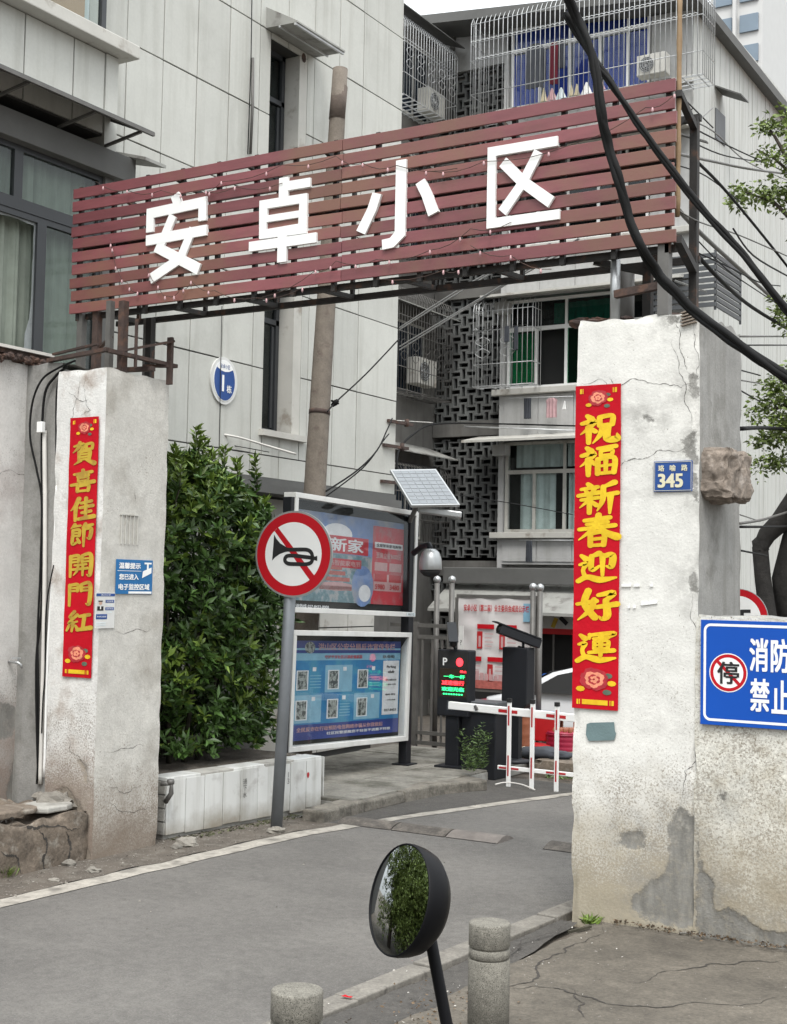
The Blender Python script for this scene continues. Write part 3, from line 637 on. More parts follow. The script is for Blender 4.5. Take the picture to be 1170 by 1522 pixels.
# rubble ledge at the foot of the wall
led_ = masonry('rubble_ledge', -8.6, -7.585, 5.6, 8.03, -.1, .40, {'R': 0, 'T': 0, 'B': 0, 'F': 0}, [m_rubble], res=.03, amp=.022, chip=.05, topamp=.06, crackw=.009, cracks={'R': [pxX(q, -7.585) for q in ([(-10,1222),(20,1216),(50,1228),(66,1222),(118,1232)], [(60,1230),(72,1252),(66,1275),(74,1298)], [(0,1262),(24,1268),(30,1300)], [(96,1235),(104,1262),(98,1290)])]})
tag(led_, 'crumbling brown cement ledge at the foot of the left wall', 'ledge')
for i, (u0, u1, v, th_, lb_) in enumerate(((62,122,1203,.045,'flat pale slab of old mortar on the ledge beside the left pillar'),(-20,52,1208,.055,'grey brown slab lying at the left end of the ledge'),(18,70,1214,.035,'thin broken slab in the middle of the ledge edge'))):
    a, b_ = onX(u0, v, -7.62), onX(u1, v, -7.62); mb = MB(); n = 14; q = []
    for k in range(n): t = 2*math.pi*k/n; q.append(((a.y+b_.y)/2+(b_.y-a.y)/2*math.cos(t)*(1+.18*noise.noise(Vector((k*1.7, i*5, 0)))), -7.78+.17*math.sin(t)*(1+.3*noise.noise(Vector((k*1.3, i*9, 4))))))
    mb.prism([(y_, x_) for y_, x_ in q], (0,0,.41+th_+.012*i), (0,1,0), (1,0,0), (0,0,1), th_); o = build('slab', mb, m_rubble if i else m_planterc, bevel=.012); tag(o, lb_, 'slab')
SV = []
for i, (u, v, r, dx) in enumerate(((46,1180,.055,0),(30,1176,.05,.1),(68,1185,.075,0),(90,1198,.10,-.1),(103,1197,.09,-.1))):
    p = onZ(u, v, .42); mb = MB(); mb.smooth = False; rock(mb, (p.x+dx, p.y, .40+r*.4), r, i+3, sq=(1.3,1.2,.75))
    o = build('stone', mb, m_stone); tag(o, ('pale chunk on the ledge next to the drain pipes','flat brown stone at the left end of the ledge','round stone in the middle of the rubble ledge','large flat pale stone on the ledge beside the pillar','lumpy pale stone touching the left pillar foot')[i], 'stone', 'loose stones on the ledge')
for i, (u, v, r) in enumerate(((215,0,0),)): pass
for i, (u, v, r, lb) in enumerate(((276,1258,.06,'angular pale stone at the left end of the planter foot'),(262,1262,.03,'small white stone beside the larger one at the planter foot'),(102,1287,.04,'dark small stone on the dirt left of the left pillar'),(138,1297,.035,'flat white chip on the dirt below the left pillar'),(80,1311,.025,'little flat stone on the verge, nearest the white line'),(410,1238,.05,'concrete lump around the foot of the horn sign pole'))):
    p = onZ(u, v); mb = MB(); rock(mb, (p.x, p.y, r*.35), r*1.2, i+20, sq=(1.4,1.2,.7)); tag(build('stone', mb, m_stone), lb, 'stone', 'loose stones along the verge')
mb = MB()
for i in range(2):
    mb.box(-7.9, -7.62, 6.3+i*.5, 6.72+i*.5, .05+i*.0, .36)
o = masonry('broken_block', -7.95, -7.60, 6.2, 7.05, -.05, .30, {'R': 0, 'T': 0, 'B': 0, 'F': 0}, [m_rubble], res=.04, amp=.03, chip=.06, topamp=.05); tag(o, 'broken block of brown rubble at the far left edge', 'rubble block')
o = masonry('broken_block', -7.85, -7.52, 5.9, 6.85, .30, .46, {'R': 0, 'T': 0, 'B': 0, 'F': 0}, [m_rubble], res=.04, amp=.02, chip=.05, topamp=.03); tag(o, 'upper loose slab of rubble lying on the broken block', 'rubble block')

# ================================================================== BUILDING 1
b1 = thing('apartment_block', (-12, 12, 0), 'pale panelled apartment block with a grey window bay on the left', 'building')
XF = -9.3; YC = 15.40
mb = MB(); mb.box(-18, XF-.30, 6.0, YC, 0, 13.2); mb.box(XF-.31, XF-.02, 6.0, 12.42, 3.35, 13.2); mb.box(XF-.31, XF-.02, 13.16, YC, 3.35, 13.2)
mb.box(XF-.31, XF-.02, 12.42, 13.16, 5.9, 6.9); mb.box(XF-.31, XF-.02, 12.42, 13.16, 8.56, 13.2); mb.box(XF-.31, XF-.02, 12.42, 13.16, 3.35, 3.97)
build('wall', mb, m_joint, b1)
PW_, PH_, ZB = .552, .992, 4.673
base = MB(); g = .007; base.box(-.02, 0, g, PW_-g, g, PH_-g)
pan0 = None; cnt = 0
def panel(y0, y1, z0, z1):
    global pan0
    full = abs((y1-y0)-PW_) < .01 and abs((z1-z0)-PH_) < .01
    if full:
        if pan0 is None: pan0 = build('panel', base, m_facade, b1, local=True, bevel=.004); o = pan0
        else: o = copy_part(pan0, b1)
        o.location = Vector((XF+random.uniform(-.0025,.0025), y0, z0))-b1.location
        o.rotation_euler = (0, 0, random.uniform(-.004,.004))
    else:
        mb = MB(); mb.box(XF-.02, XF+random.uniform(-.002,.002), y0+g, y1-g, z0+g, z1-g); build('panel', mb, m_facade, b1)
HOLES = [(12.42, 13.16, 3.97, 5.9), (12.42, 13.16, 6.9, 8.56)]
ys = [10.0+PW_*k for k in range(-1, 10)]; ys[-1] = YC
zs = [3.42]+[ZB+PH_*k for k in range(-1, 9)]
for i in range(len(ys)-1):
    for j in range(len(zs)-1):
        y0, y1, z0, z1 = ys[i], ys[i+1], zs[j], zs[j+1]
        hit = [h for h in HOLES if y0 < h[1]-.02 and y1 > h[0]+.02 and z0 < h[3]-.02 and z1 > h[2]+.02]
        if not hit: panel(y0, y1, z0, z1); continue
        h = hit[0]
        if y0 < h[0]-.03: panel(y0, h[0], z0, z1)
        if y1 > h[1]+.03: panel(h[1], y1, z0, z1)
        a, c = max(y0, h[0]), min(y1, h[1])
        if z0 < h[2]-.03: panel(a, c, z0, h[2])
        if z1 > h[3]+.03: panel(a, c, h[3], z1)
# ground floor: cornice, dark recess, white tiles
mb = MB(); mb.box(XF-.3, XF+.10, 9.3, YC+.02, 3.24, 3.34); mb.box(XF-.3, XF+.02, 9.3, YC, 3.34, 3.42); build('cornice', mb, m_beam, b1)
for i in range(8):
    for j in range(4):
        if (i in (2, 3) and j < 3): continue
        mb = MB(); mb.box(XF-.3, XF-.28, 10.2+i*.65+.008, 10.2+(i+1)*.65-.008, .1+j*.78+.008, .1+(j+1)*.78-.008); build('base_panel', mb, m_trimb, b1)
mb = MB(); mb.box(XF-.3, XF-.27, 11.55, 12.75, .2, 2.2); build('shutter', mb, m_beam, b1)
# the two narrow windows
def narrow_window(z0, z1, sill):
    xg = XF-.26
    fr = MB(); y0, y1 = 12.42, 12.98
    for (a, b_, c, d) in ((y0,y0+.06,z0,z1),(y1-.06,y1,z0,z1),(y0,y1,z0,z0+.06),(y0,y1,z1-.06,z1),(y0,y1,z1-.62,z1-.56)): fr.box(xg, xg+.06, a, b_, c, d)
    fr.box(xg+.01, xg+.045, y0+.08, y0+.12, z0+.08, z1-.64); fr.box(xg+.01, xg+.045, y1-.12, y1-.08, z0+.08, z1-.64)
    w_ = build('window', fr, m_alu, b1)
    m2 = MB(); m2.box(xg+.02, xg+.03, y0+.06, y1-.06, z0+.06, z1-.6); build('pane', m2, m_glassd, w_)
    m2 = MB(); m2.box(xg+.02, xg+.03, y0+.06, y1-.06, z1-.56, z1-.06); build('pane', m2, m_glassd, w_)
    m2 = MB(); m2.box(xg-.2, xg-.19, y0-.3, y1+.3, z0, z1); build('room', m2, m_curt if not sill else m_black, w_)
    m2 = MB(); m2.box(XF-.28, XF-.001, 13.0, 13.16, z0, z1); build('reveal', m2, m_trimb, w_)
    if sill:
        m2 = MB(); m2.box(XF-.25, XF+.07, 12.36, 13.26, z0-.07, z0); build('sill', m2, m_trimb, w_)
narrow_window(3.97, 5.9, True); narrow_window(6.9, 8.56, False)
# canopy over the upper window
cp = MB(); z = 8.64; cp.add([(XF,12.3,z),(XF,13.3,z),(XF+.45,13.3,z-.02),(XF+.45,12.3,z-.02),(XF,12.3,z+.25),(XF,13.3,z+.25),(XF+.45,13.3,z),(XF+.45,12.3,z)], [(3,2,1,0),(4,5,6,7),(0,1,5,4),(1,2,6,5),(2,3,7,6),(3,0,4,7)])
c1 = build('canopy', cp, m_canopy, b1); mb = MB(); mb.bar((XF+.2,12.3,z-.02),(XF+.2,13.3,z-.02),.025); mb.bar((XF+.42,12.3,z-.03),(XF+.42,13.3,z-.03),.03); build('canopy_batten', mb, m_cage, c1)
mb = MB(); p = onX(452,86,XF+.003); mb.prism([(.045*math.cos(t*.7), .06*math.sin(t*.7)) for t in range(9)], (XF+.003,p.y,p.z), (0,1,0), (0,0,1), (1,0,0), .002); build('pipe_hole', mb, m_rust, b1)
# bay: beam, sill, spandrel, windows
XB = -8.9; YE = 9.45
mb = MB(); mb.box(XF-.3, XB-.02, 6.0, YE-.02, 6.4, 7.2); build("bay_wall", mb, m_joint, b1); mb = MB(); mb.box(XF-.3, XB-.12, 6, YE-.1, 2.5, 3.6); build('bay_wall', mb, m_joint, b1)
yj = [YE-.17, 8.87, 8.27, 7.67, 7.07, 6.47, 6.0]
for a, b_ in zip(yj[1:], yj[:-1]):
    mb = MB(); mb.box(XB-.02, XB, a+.008, b_-.008, 6.42, 7.19); build('panel', mb, m_facade, b1)
mb = MB(); mb.box(XF-.02, XB+.012, YE-.165, YE, 6.1, 7.19); build('corner_pilaster', mb, m_facade, b1)
mb = MB(); mb.box(XF, XB+.17, 6.0, YE+.12, 7.20, 7.33); build('bay_sill', mb, m_trimb, b1, bevel=.01)
mb = MB(); mb.box(XF-.02, XB+.08, 6.0, 9.66, 6.02, 6.26); build('bay_beam', mb, m_beam, b1, bevel=.006)
mb = MB(); mb.box(XF, XB, YE-.12, YE, 3.3, 6.02); build('bay_corner', mb, m_beam, b1)
mb = MB(); mb.add([(XF,9.55,6.4),(XF,9.95,6.38),(XB+.25,9.9,6.22),(XB+.25,9.6,6.22),(XF,9.55,6.43),(XF,9.95,6.41),(XB+.25,9.9,6.25),(XB+.25,9.6,6.25)], [(3,2,1,0),(4,5,6,7),(0,1,5,4),(1,2,6,5),(2,3,7,6),(3,0,4,7)]); build('small_canopy', mb, m_canopy, b1)
def wavy(mb, y0, y1, z0, z1, x, am=.03, fr=26, ph=0.):
    n = max(8, int((y1-y0)*60)); vs = []
    for j in range(2):
        for i in range(n+1):
            y = y0+(y1-y0)*i/n; vs.append((x+am*math.sin(y*fr+ph)+am*.5*math.sin(y*fr*2.3+1), y, z0 if j == 0 else z1))
    mb.smooth = True; mb.add(vs, [(i, i+1, n+2+i, n+1+i) for i in range(n)]); mb.smooth = False
def wavyx(mb, x0, x1, z0, z1, y, am=.03, fr=22, ph=0.):
    n = max(8, int((x1-x0)*40)); vs = []
    for j in range(2):
        for i in range(n+1):
            x = x0+(x1-x0)*i/n; vs.append((x, y+am*math.sin(x*fr+ph)+am*.5*math.sin(x*fr*2.3+1), z0 if j == 0 else z1))
    mb.smooth = True; mb.add(vs, [(i, i+1, n+2+i, n+1+i) for i in range(n)]); mb.smooth = False
xw = XB-.03
def framed(y0, y1, z0, z1, t=.05, name='window', panes=True, gm=None):
    fr = MB()
    for (a, b_, c, d) in ((y0,y0+t,z0,z1),(y1-t,y1,z0,z1),(y0+t,y1-t,z0,z0+t),(y0+t,y1-t,z1-t,z1)): fr.box(xw-.05, xw, a, b_, c, d)
    w_ = build(name, fr, m_alu, b1)
    if panes: m2 = MB(); m2.box(xw-.03, xw-.024, y0+t, y1-t, z0+t, z1-t); build('pane', m2, gm or m_glass, w_)
    return w_
ymull = [6.0, 6.9, 8.28, YE-.12]
for a, b_ in zip(ymull[:-1], ymull[1:]):
    framed(a, b_, 5.50, 6.02)
lw_y = [6.1, 7.35, 8.58, YE-.12]
for k, (a, b_) in enumerate(zip(lw_y[:-1], lw_y[1:])):
    w_ = framed(a, b_, 3.6, 5.44, .055, panes=(k != 1))
    if k == 1:     # broken pane: the hole has a jagged edge
        y0, y1, z0, z1 = a+.055, b_-.055, 3.655, 5.385
        hole = [onX(u, v, xw-.03) for u, v in ((-60,300),(-20,306),(0,312),(14,309),(28,312),(40,322),(52,330),(60,340),(58,356),(56,380),(54,400),(54,430),(50,450),(42,475),(36,495),(35,540))]
        hp = [(max(y0+.001, min(y1-.02, p.y)), min(z1-.02, p.z)) for p in hole]
        mb = MB(); vs = []; fs = []
        pts = [(p[0]+random.uniform(-.008,.008), max(z0, p[1])+random.uniform(-.008,.008)) for p in hp]
        outer = [(p[0], z1) if i < 8 else (y1, max(z0, p[1])) for i, p in enumerate(pts)]
        outer[7] = (y1, z1); 
        for i in range(len(pts)-1):
            q = [pts[i], outer[i], outer[i+1], pts[i+1]]
            if i == 6: q = [pts[i], outer[i], (y1, z1), pts[i+1]]
            mb.add([(xw-.027, y, z) for y, z in q], [(0,1,2,3)])
        build('broken_pane', mb, mat('frosted_shard', (.26,.28,.28), .35, .15, 20, .4, 60), w_)
mb = MB(); mb.box(xw-.06, xw+.01, 6.0, YE-.1, 5.44, 5.50); build('transom', mb, m_alu, b1)
mb = MB(); wavy(mb, 6.0, YE-.1, 3.5, 6.1, XB-.22, .035, 24); wavy(mb, 6.0, YE-.1, 3.5, 6.1, XB-.20, .02, 41, 2); build('curtain', mb, m_curt, b1)
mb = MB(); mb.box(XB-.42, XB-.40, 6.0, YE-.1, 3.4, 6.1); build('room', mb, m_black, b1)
cn = MB(); cn.add([(XB,6.0,6.62),(XB,9.36,6.62),(XB+.50,9.44,6.38),(XB+.50,6.0,6.38),(XB,6.0,6.635),(XB,9.36,6.635),(XB+.50,9.44,6.40),(XB+.50,6.0,6.40)], [(3,2,1,0),(4,5,6,7),(0,1,5,4),(1,2,6,5),(2,3,7,6),(3,0,4,7)])
cn.add([(XB,9.36,6.62),(XB+.5,9.44,6.38),(XB+.5,9.44,6.36),(XB,9.36,6.56)], [(0,1,2,3)])
c2_ = build('canopy', cn, m_canopyd, b1)
mb = MB()
for y in np.arange(6.1, 9.4, .62): mb.bar((XB,y,6.60),(XB+.49,y+.0,6.37),.03,.02); 
mb.bar((XB+.25,6,6.49),(XB+.25,9.4,6.49),.025); mb.bar((XB+.49,6,6.375),(XB+.49,9.44,6.375),.03); pass
for y in (9.3, 8.7, 7.9): mb.bar((XB,y,6.30),(XB+.46,y,6.37),.025)
build('canopy_bracket', mb, m_steelg, c2_)
# upper window of the bay
xw = XB-.12
framed(8.62, YE-.05, 7.33, 9.4, .06, gm=m_glass); framed(6.0, 8.52, 7.33, 9.4, .06)
mb = MB(); mb.box(xw-.12, xw-.11, 8.72, 9.22, 7.35, 9.4); build('blind', mb, mat('blind_tan', (.44,.30,.20), .8, .08, 3, .1, 40), b1)
mb = MB(); wavy(mb, 6, YE-.05, 7.35, 9.4, xw-.2, .03); build('curtain', mb, m_curtg, b1)
mb = MB(); mb.box(XF-.3, XB+.05, 6.0, YE+.02, 9.4, 13.2); build('bay_upper_wall', mb, m_facade, b1)
mb = MB(); mb.box(XF-.6, XF+.25, 6.0, YC+.2, 13.2, 13.35); build('roof', mb, m_beam, b1)
# vertical rods and clips on the facade
for u, v0, v1, r in ((375,-30,232,.006),(376,86,230,.016),(330,455,900,.004)):
    mb = MB(); a = onX(u, v0, XF+.03); b_ = onX(u-4 if v1 > 400 else u-1, v1, XF+.03); b_.y = a.y; mb.tube([a, (a+b_)/2+Vector((.01,.004,0)), b_], r)
    o = build('wire' if r < .01 else 'conduit', mb, m_steelg if r > .01 else m_cable, b1)
# number plaque
p = onX(333.5, 566, XF+.02); pq = thing('building_plaque', p, 'round blue and white building number plaque on the pale facade', 'plaque')
mb = MB(); 
def ell(a, b_, n=40): return [(a*math.cos(2*math.pi*i/n), b_*math.sin(2*math.pi*i/n)) for i in range(n)]
mb.prism(ell(.235,.262), p, (0,1,0), (0,0,1), (1,0,0), .02); build('plate', mb, m_whitep, pq)
mb = MB(); mb.prism(ell(.192,.228), p+Vector((.004,0,0)), (0,1,0), (0,0,1), (1,0,0), .003); build('rim', mb, m_white, pq)
mb = MB(); mb.prism(ell(.182,.218), p+Vector((.007,0,0)), (0,1,0), (0,0,1), (1,0,0), .002); build('blue_field', mb, m_blueP, pq)
mb = MB(); mb.prism([(.182*math.cos(t), .218*math.sin(t)) for t in np.linspace(.68, math.pi-.68, 14)]+[(-.07,.108),(0,.098),(.07,.108)], p+Vector((.009,0,0)), (0,1,0), (0,0,1), (1,0,0), .001); build('white_cap', mb, m_white, pq)
text('lettering', '安卓小区', p+Vector((.011,0,.158)), (0,1,0), (0,0,1), m_blueP, pq, W=.17, H=.05, bold=.01)
text('number', '1', p+Vector((.011,-.035,-.03)), (0,1,0), (0,0,1), m_white, pq, H=.175, bold=.02)
text('lettering', '栋', p+Vector((.011,.075,-.085)), (0,1,0), (0,0,1), m_white, pq, W=.085, H=.085, bold=.015)
# ================================================================== BUILDING 2
b2 = thing('apartment_block', (-11, 27.5, -.5), 'white walk-up block behind the gate with caged windows and a cement lattice stairwell', 'building')
XE = -8.48; XL2 = -12.6; FY = 25.0
def rz_(x): return 14.46+(x+14.86)*-.109
mb = MB(); mb.box(XL2, XE-.05, FY+.32, 32.3, -.6, 13.5)
mb.box(XL2, XL2+.10, FY, FY+.33, 2.2, 13.5)      # left pier
for k in range(4): mb.box(XL2+.1, XE-.02, FY, FY+.33, (2.4+.30 if k == 0 else 5.28+2.96*(k-1)), 3.30+2.96*k)
mb.box(XL2+.1, XE-.02, FY, FY+.33, 14.15-.25, 14.2-.1)
mb.box(-9.35, XE-.025, FY+.004, FY+.326, 2.2, 13.6)
build('wall', mb, m_wallW, b2)
# ribbed cladding on the end wall, each strip its own piece
y = FY; i = 0; st0 = None
while y < 32.2:
    if st0 is None: mb = MB(); mb.box(-.04, 0, .012, .318, -.4, 14.0); st0 = build('cladding_strip', mb, m_wallE, b2, local=True); o = st0
    else: o = copy_part(st0, b2)
    o.location = Vector((XE+random.uniform(-.004,.004), y, .0))-b2.location; y += .33
# spandrel joints / panels on the front
sp0 = None
for k in range(4):
    z0, z1 = (2.75 if k == 0 else 5.30+2.96*(k-1)), 3.22+2.96*k
    for j in range(5):
        mb = MB(); x0 = XL2+.12+j*.78; mb.box(x0+.008, min(x0+.772, XE-.4), FY-.02, FY-.002, z0+.01, z1-.01); build('spandrel_panel', mb, m_wallW, b2)
    mb = MB(); mb.box(XL2-.12, XE+.02, FY-.14, FY-.021, 3.29+2.96*k-.06, 3.35+2.96*k); build('sill', mb, m_trimb, b2, bevel=.01)
    if k != 3:
        mb = MB(); s_ = .75; xa = (XL2-.48 if k == 0 else XL2-.1)
        mb.add([(xa,FY-s_,5.16+2.96*k),(XE,FY-s_,5.16+2.96*k),(XE,FY,5.3+2.96*k),(xa,FY,5.3+2.96*k),(xa,FY-s_,5.21+2.96*k),(XE,FY-s_,5.21+2.96*k),(XE,FY,5.36+2.96*k),(xa,FY,5.36+2.96*k)],
            [(3,2,1,0),(4,5,6,7),(0,1,5,4),(1,2,6,5),(2,3,7,6),(3,0,4,7)]); build('sunshade', mb, m_trimb, b2)
        mb = MB(); mb.box(XL2-.02, XL2+.28, FY-.25, FY-.022, 4.93+2.96*k, 5.15+2.96*k); build('beam_end', mb, m_wallW, b2)
def win2(k, kind):
    z0, z1 = 3.36+2.96*k, 5.22+2.96*k; x0, x1 = XL2+.13, -9.4; zt = z1-.62
    fr = MB(); Y0, Y1 = FY+.06, FY+.13; t = .06
    fr.box(x0, x0+t, Y0, Y1, z0, z1); fr.box(x1-t, x1, Y0, Y1, z0, z1); fr.box(x0+t, x1-t, Y0, Y1, z0, z0+t); fr.box(x0+t, x1-t, Y0, Y1, z1-t, z1); fr.box(x0+t, x1-t, Y0+.001, Y1-.001, zt-.04, zt+.04)
    xs = [x0+.66, x0+1.33, x0+2.0, x0+2.6]
    for i, x in enumerate(xs):
        fr.box(x-.03, x+.03, Y0+.002, Y1-.002, z0+t, zt-.04)
        if i % 2 == 1 or kind == 'g': 
            if i in (1, 3): fr.box(x-.025, x+.025, Y0+.002, Y1-.002, zt+.04, z1-t)
    w_ = build('window', fr, m_white if kind != 'c' else m_trimb, b2)
    gm = {'c': m_glass, 'g': m_glassg, 'b': m_glass, 'd': m_glassd}[kind]
    m2 = MB(); m2.box(x0+t, x1-t, Y0+.03, Y0+.034, zt+.04, z1-t); build('pane', m2, m_glassd if kind == 'g' else gm, w_)
    ed = [x0+t]+xs+[x1-t]
    for i in range(5):
        if kind == 'g' and i in (1,): continue
        m2 = MB(); m2.box(ed[i]+.03, ed[i+1]-.03, Y0+.03, Y0+.034, z0+t, zt-.04); build('pane', m2, gm, w_)
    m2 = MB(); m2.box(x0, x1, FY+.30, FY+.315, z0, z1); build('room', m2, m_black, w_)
    m2 = MB()
    if kind == 'c':
        wavyx(m2, x0+.2, x0+1.3, zt+.1, z1-.05, FY+.17, .02); wavyx(m2, x0+1.36, x1, zt+.1, z1-.05, FY+.17, .02)
        wavyx(m2, x0+.3, x0+1.1, z0, zt, FY+.17, .02); wavyx(m2, x0+1.38, x1, z0, zt, FY+.18, .02); build('curtain', m2, m_curtg, w_)
    if kind == 'g':
        wavyx(m2, x0+.06, x0+.62, z0, zt-.05, FY+.2); wavyx(m2, x0+1.75, x0+1.86, z0, zt-.05, FY+.2, .01); wavyx(m2, x0+1.0, x0+2.2, zt+.1, z1-.1, FY+.24); build('curtain', m2, m_curtgr, w_)
    if kind == 'b':
        for a, b_ in ((.06,.62),(.72,1.3),(1.38,1.97),(2.05,2.56),(2.63,3.0)): m2.box(x0+a, x0+b_, FY+.12, FY+.14, z0, zt-.06)
        for a in range(18): m2.box(x0+.06+a*.17, x0+.06+a*.17+.158, FY+.12, FY+.14, zt+.06, z1-.05)
        build('shutter', m2, m_blue, w_)
win2(0, 'c'); win2(1, 'g'); win2(2, 'd'); win2(3, 'b')
# roof slab and gutter
mb = MB(); vs = []
for yy in (24.35, 33.0):
    for x in (-18, -8.25): vs += [(x, yy, rz_(x)-(0 if yy < 30 else .2)), (x, yy, rz_(x)-.2-(0 if yy < 30 else .2))]
mb.add(vs, [(0,2,6,4),(1,5,7,3),(0,1,3,2),(4,6,7,5),(0,4,5,1),(2,3,7,6)]); build('roof', mb, m_beam, b2)
# attic wall (white) over the stairwell
mb = MB(); mb.box(-14.35, XL2-.01, FY+.2, FY+.5, 13.36, 14.2); build('attic_wall', mb, m_wallW, b2)
# lattice stairwell: basket weave of ring blocks
LY = FY+.25; PC = .19
def ring_h(m, x, y, z):
    a, b_, c, d = .125, .0675, .108, .043
    m.box(x-a, x-c, y, y+.12, z-b_, z+b_); m.box(x+c, x+a, y, y+.12, z-b_, z+b_); m.box(x-c, x+c, y+.001, y+.119, z+d, z+b_); m.box(x-c, x+c, y+.001, y+.119, z-b_, z-d)
    m.box(x+.069, x+.121, y+.004, y+.116, z+.069, z+.121); m.box(x+.069, x+.121, y+.004, y+.116, z-.121, z-.069)
def ring_v(m, x, y, z):
    a, b_, c, d = .0655, .1235, .043, .106
    m.box(x-a, x-c, y, y+.12, z-b_, z+b_); m.box(x+c, x+a, y, y+.12, z-b_, z+b_); m.box(x-c, x+c, y+.001, y+.119, z+d, z+b_); m.box(x-c, x+c, y+.001, y+.119, z-b_, z-d)
hb = vb = None; rest = MB()
for j in range(70):
    z = .3+j*PC; lev = (z-2.45) % 2.96
    if z > 13.3 or lev < .36 or lev > 2.88: continue
    for i in range(9):
        x = -14.16+i*PC; h = (i+j) % 2 == 0; yy = LY+random.uniform(-.006,.006)
        if z > 8.2 or z < 1.4: (ring_h if h else ring_v)(rest, x, yy, z); continue
        if h:
            if hb is None: m = MB(); ring_h(m, 0, 0, 0); hb = build('lattice_block', m, m_latt, b2, local=True); o = hb
            else: o = copy_part(hb, b2)
        else:
            if vb is None: m = MB(); ring_v(m, 0, 0, 0); vb = build('lattice_block', m, m_latt, b2, local=True); o = vb
            else: o = copy_part(vb, b2)
        o.location = Vector((x, yy, z))-b2.location
build('lattice_block', rest, m_latt, b2)['kind'] = 'stuff'
for k in range(-1, 4):
    mb = MB(); z = 2.47+2.96*k; mb.box(-14.28, XL2-.01, LY-.08, LY+.15, z-.02, z+.30)
    if z > -1: build('floor_band', mb, m_dcon, b2)
mb = MB(); mb.box(-14.6, XL2+.3, LY+1.2, LY+1.3, -.6, 13.6); build('stair_wall', mb, m_black, b2)
mb = MB(); mb.tube([onY(676,30,LY-.1), onY(668,130,LY-.1), onY(664,190,LY-.1)], [.05,.06,.07]); build('downpipe', mb, m_dcon, b2)
# wing on the left
mb = MB(); mb.box(-18, -14.3, 18, 27, -.6, 12.9); build('wing_wall', mb, m_dcon, b2)
mb = MB(); mb.box(-18, -14.28, 18, 25.2, 12.9, 13.9); build('wing_attic', mb, m_wallW, b2)
for k in range(4):
    z0 = 3.2+2.96*k
    fr = MB(); fr.box(-14.29, -14.25, 22.4, 24.7, z0, z0+.05); fr.box(-14.29, -14.25, 22.4, 24.7, z0+1.5, z0+1.55)
    for y in (22.4, 23.2, 24.0, 24.65): fr.box(-14.29, -14.251, y, y+.05, z0, z0+1.5)
    w_ = build('window', fr, m_trimb, b2); m2 = MB(); m2.box(-14.295, -14.27, 22.4, 24.7, z0, z0+1.5); build('pane', m2, mat('dim_glass%d' % k, (.02,.03,.045), .15, .2, 2, 0, 40), w_)
    cp = MB(); zc = z0+1.95; a = .75
    cp.add([(-14.3,22.3,zc),(-14.3,25.0,zc),(-14.3+a,25.0,zc-.28),(-14.3+a,22.3,zc-.28),(-14.3,22.3,zc+.02),(-14.3,25.0,zc+.02),(-14.3+a,25.0,zc-.26),(-14.3+a,22.3,zc-.26)], [(3,2,1,0),(4,5,6,7),(0,1,5,4),(1,2,6,5),(2,3,7,6),(3,0,4,7)])
    build('canopy', cp, m_canopyd if k == 3 else m_canopy, b2)
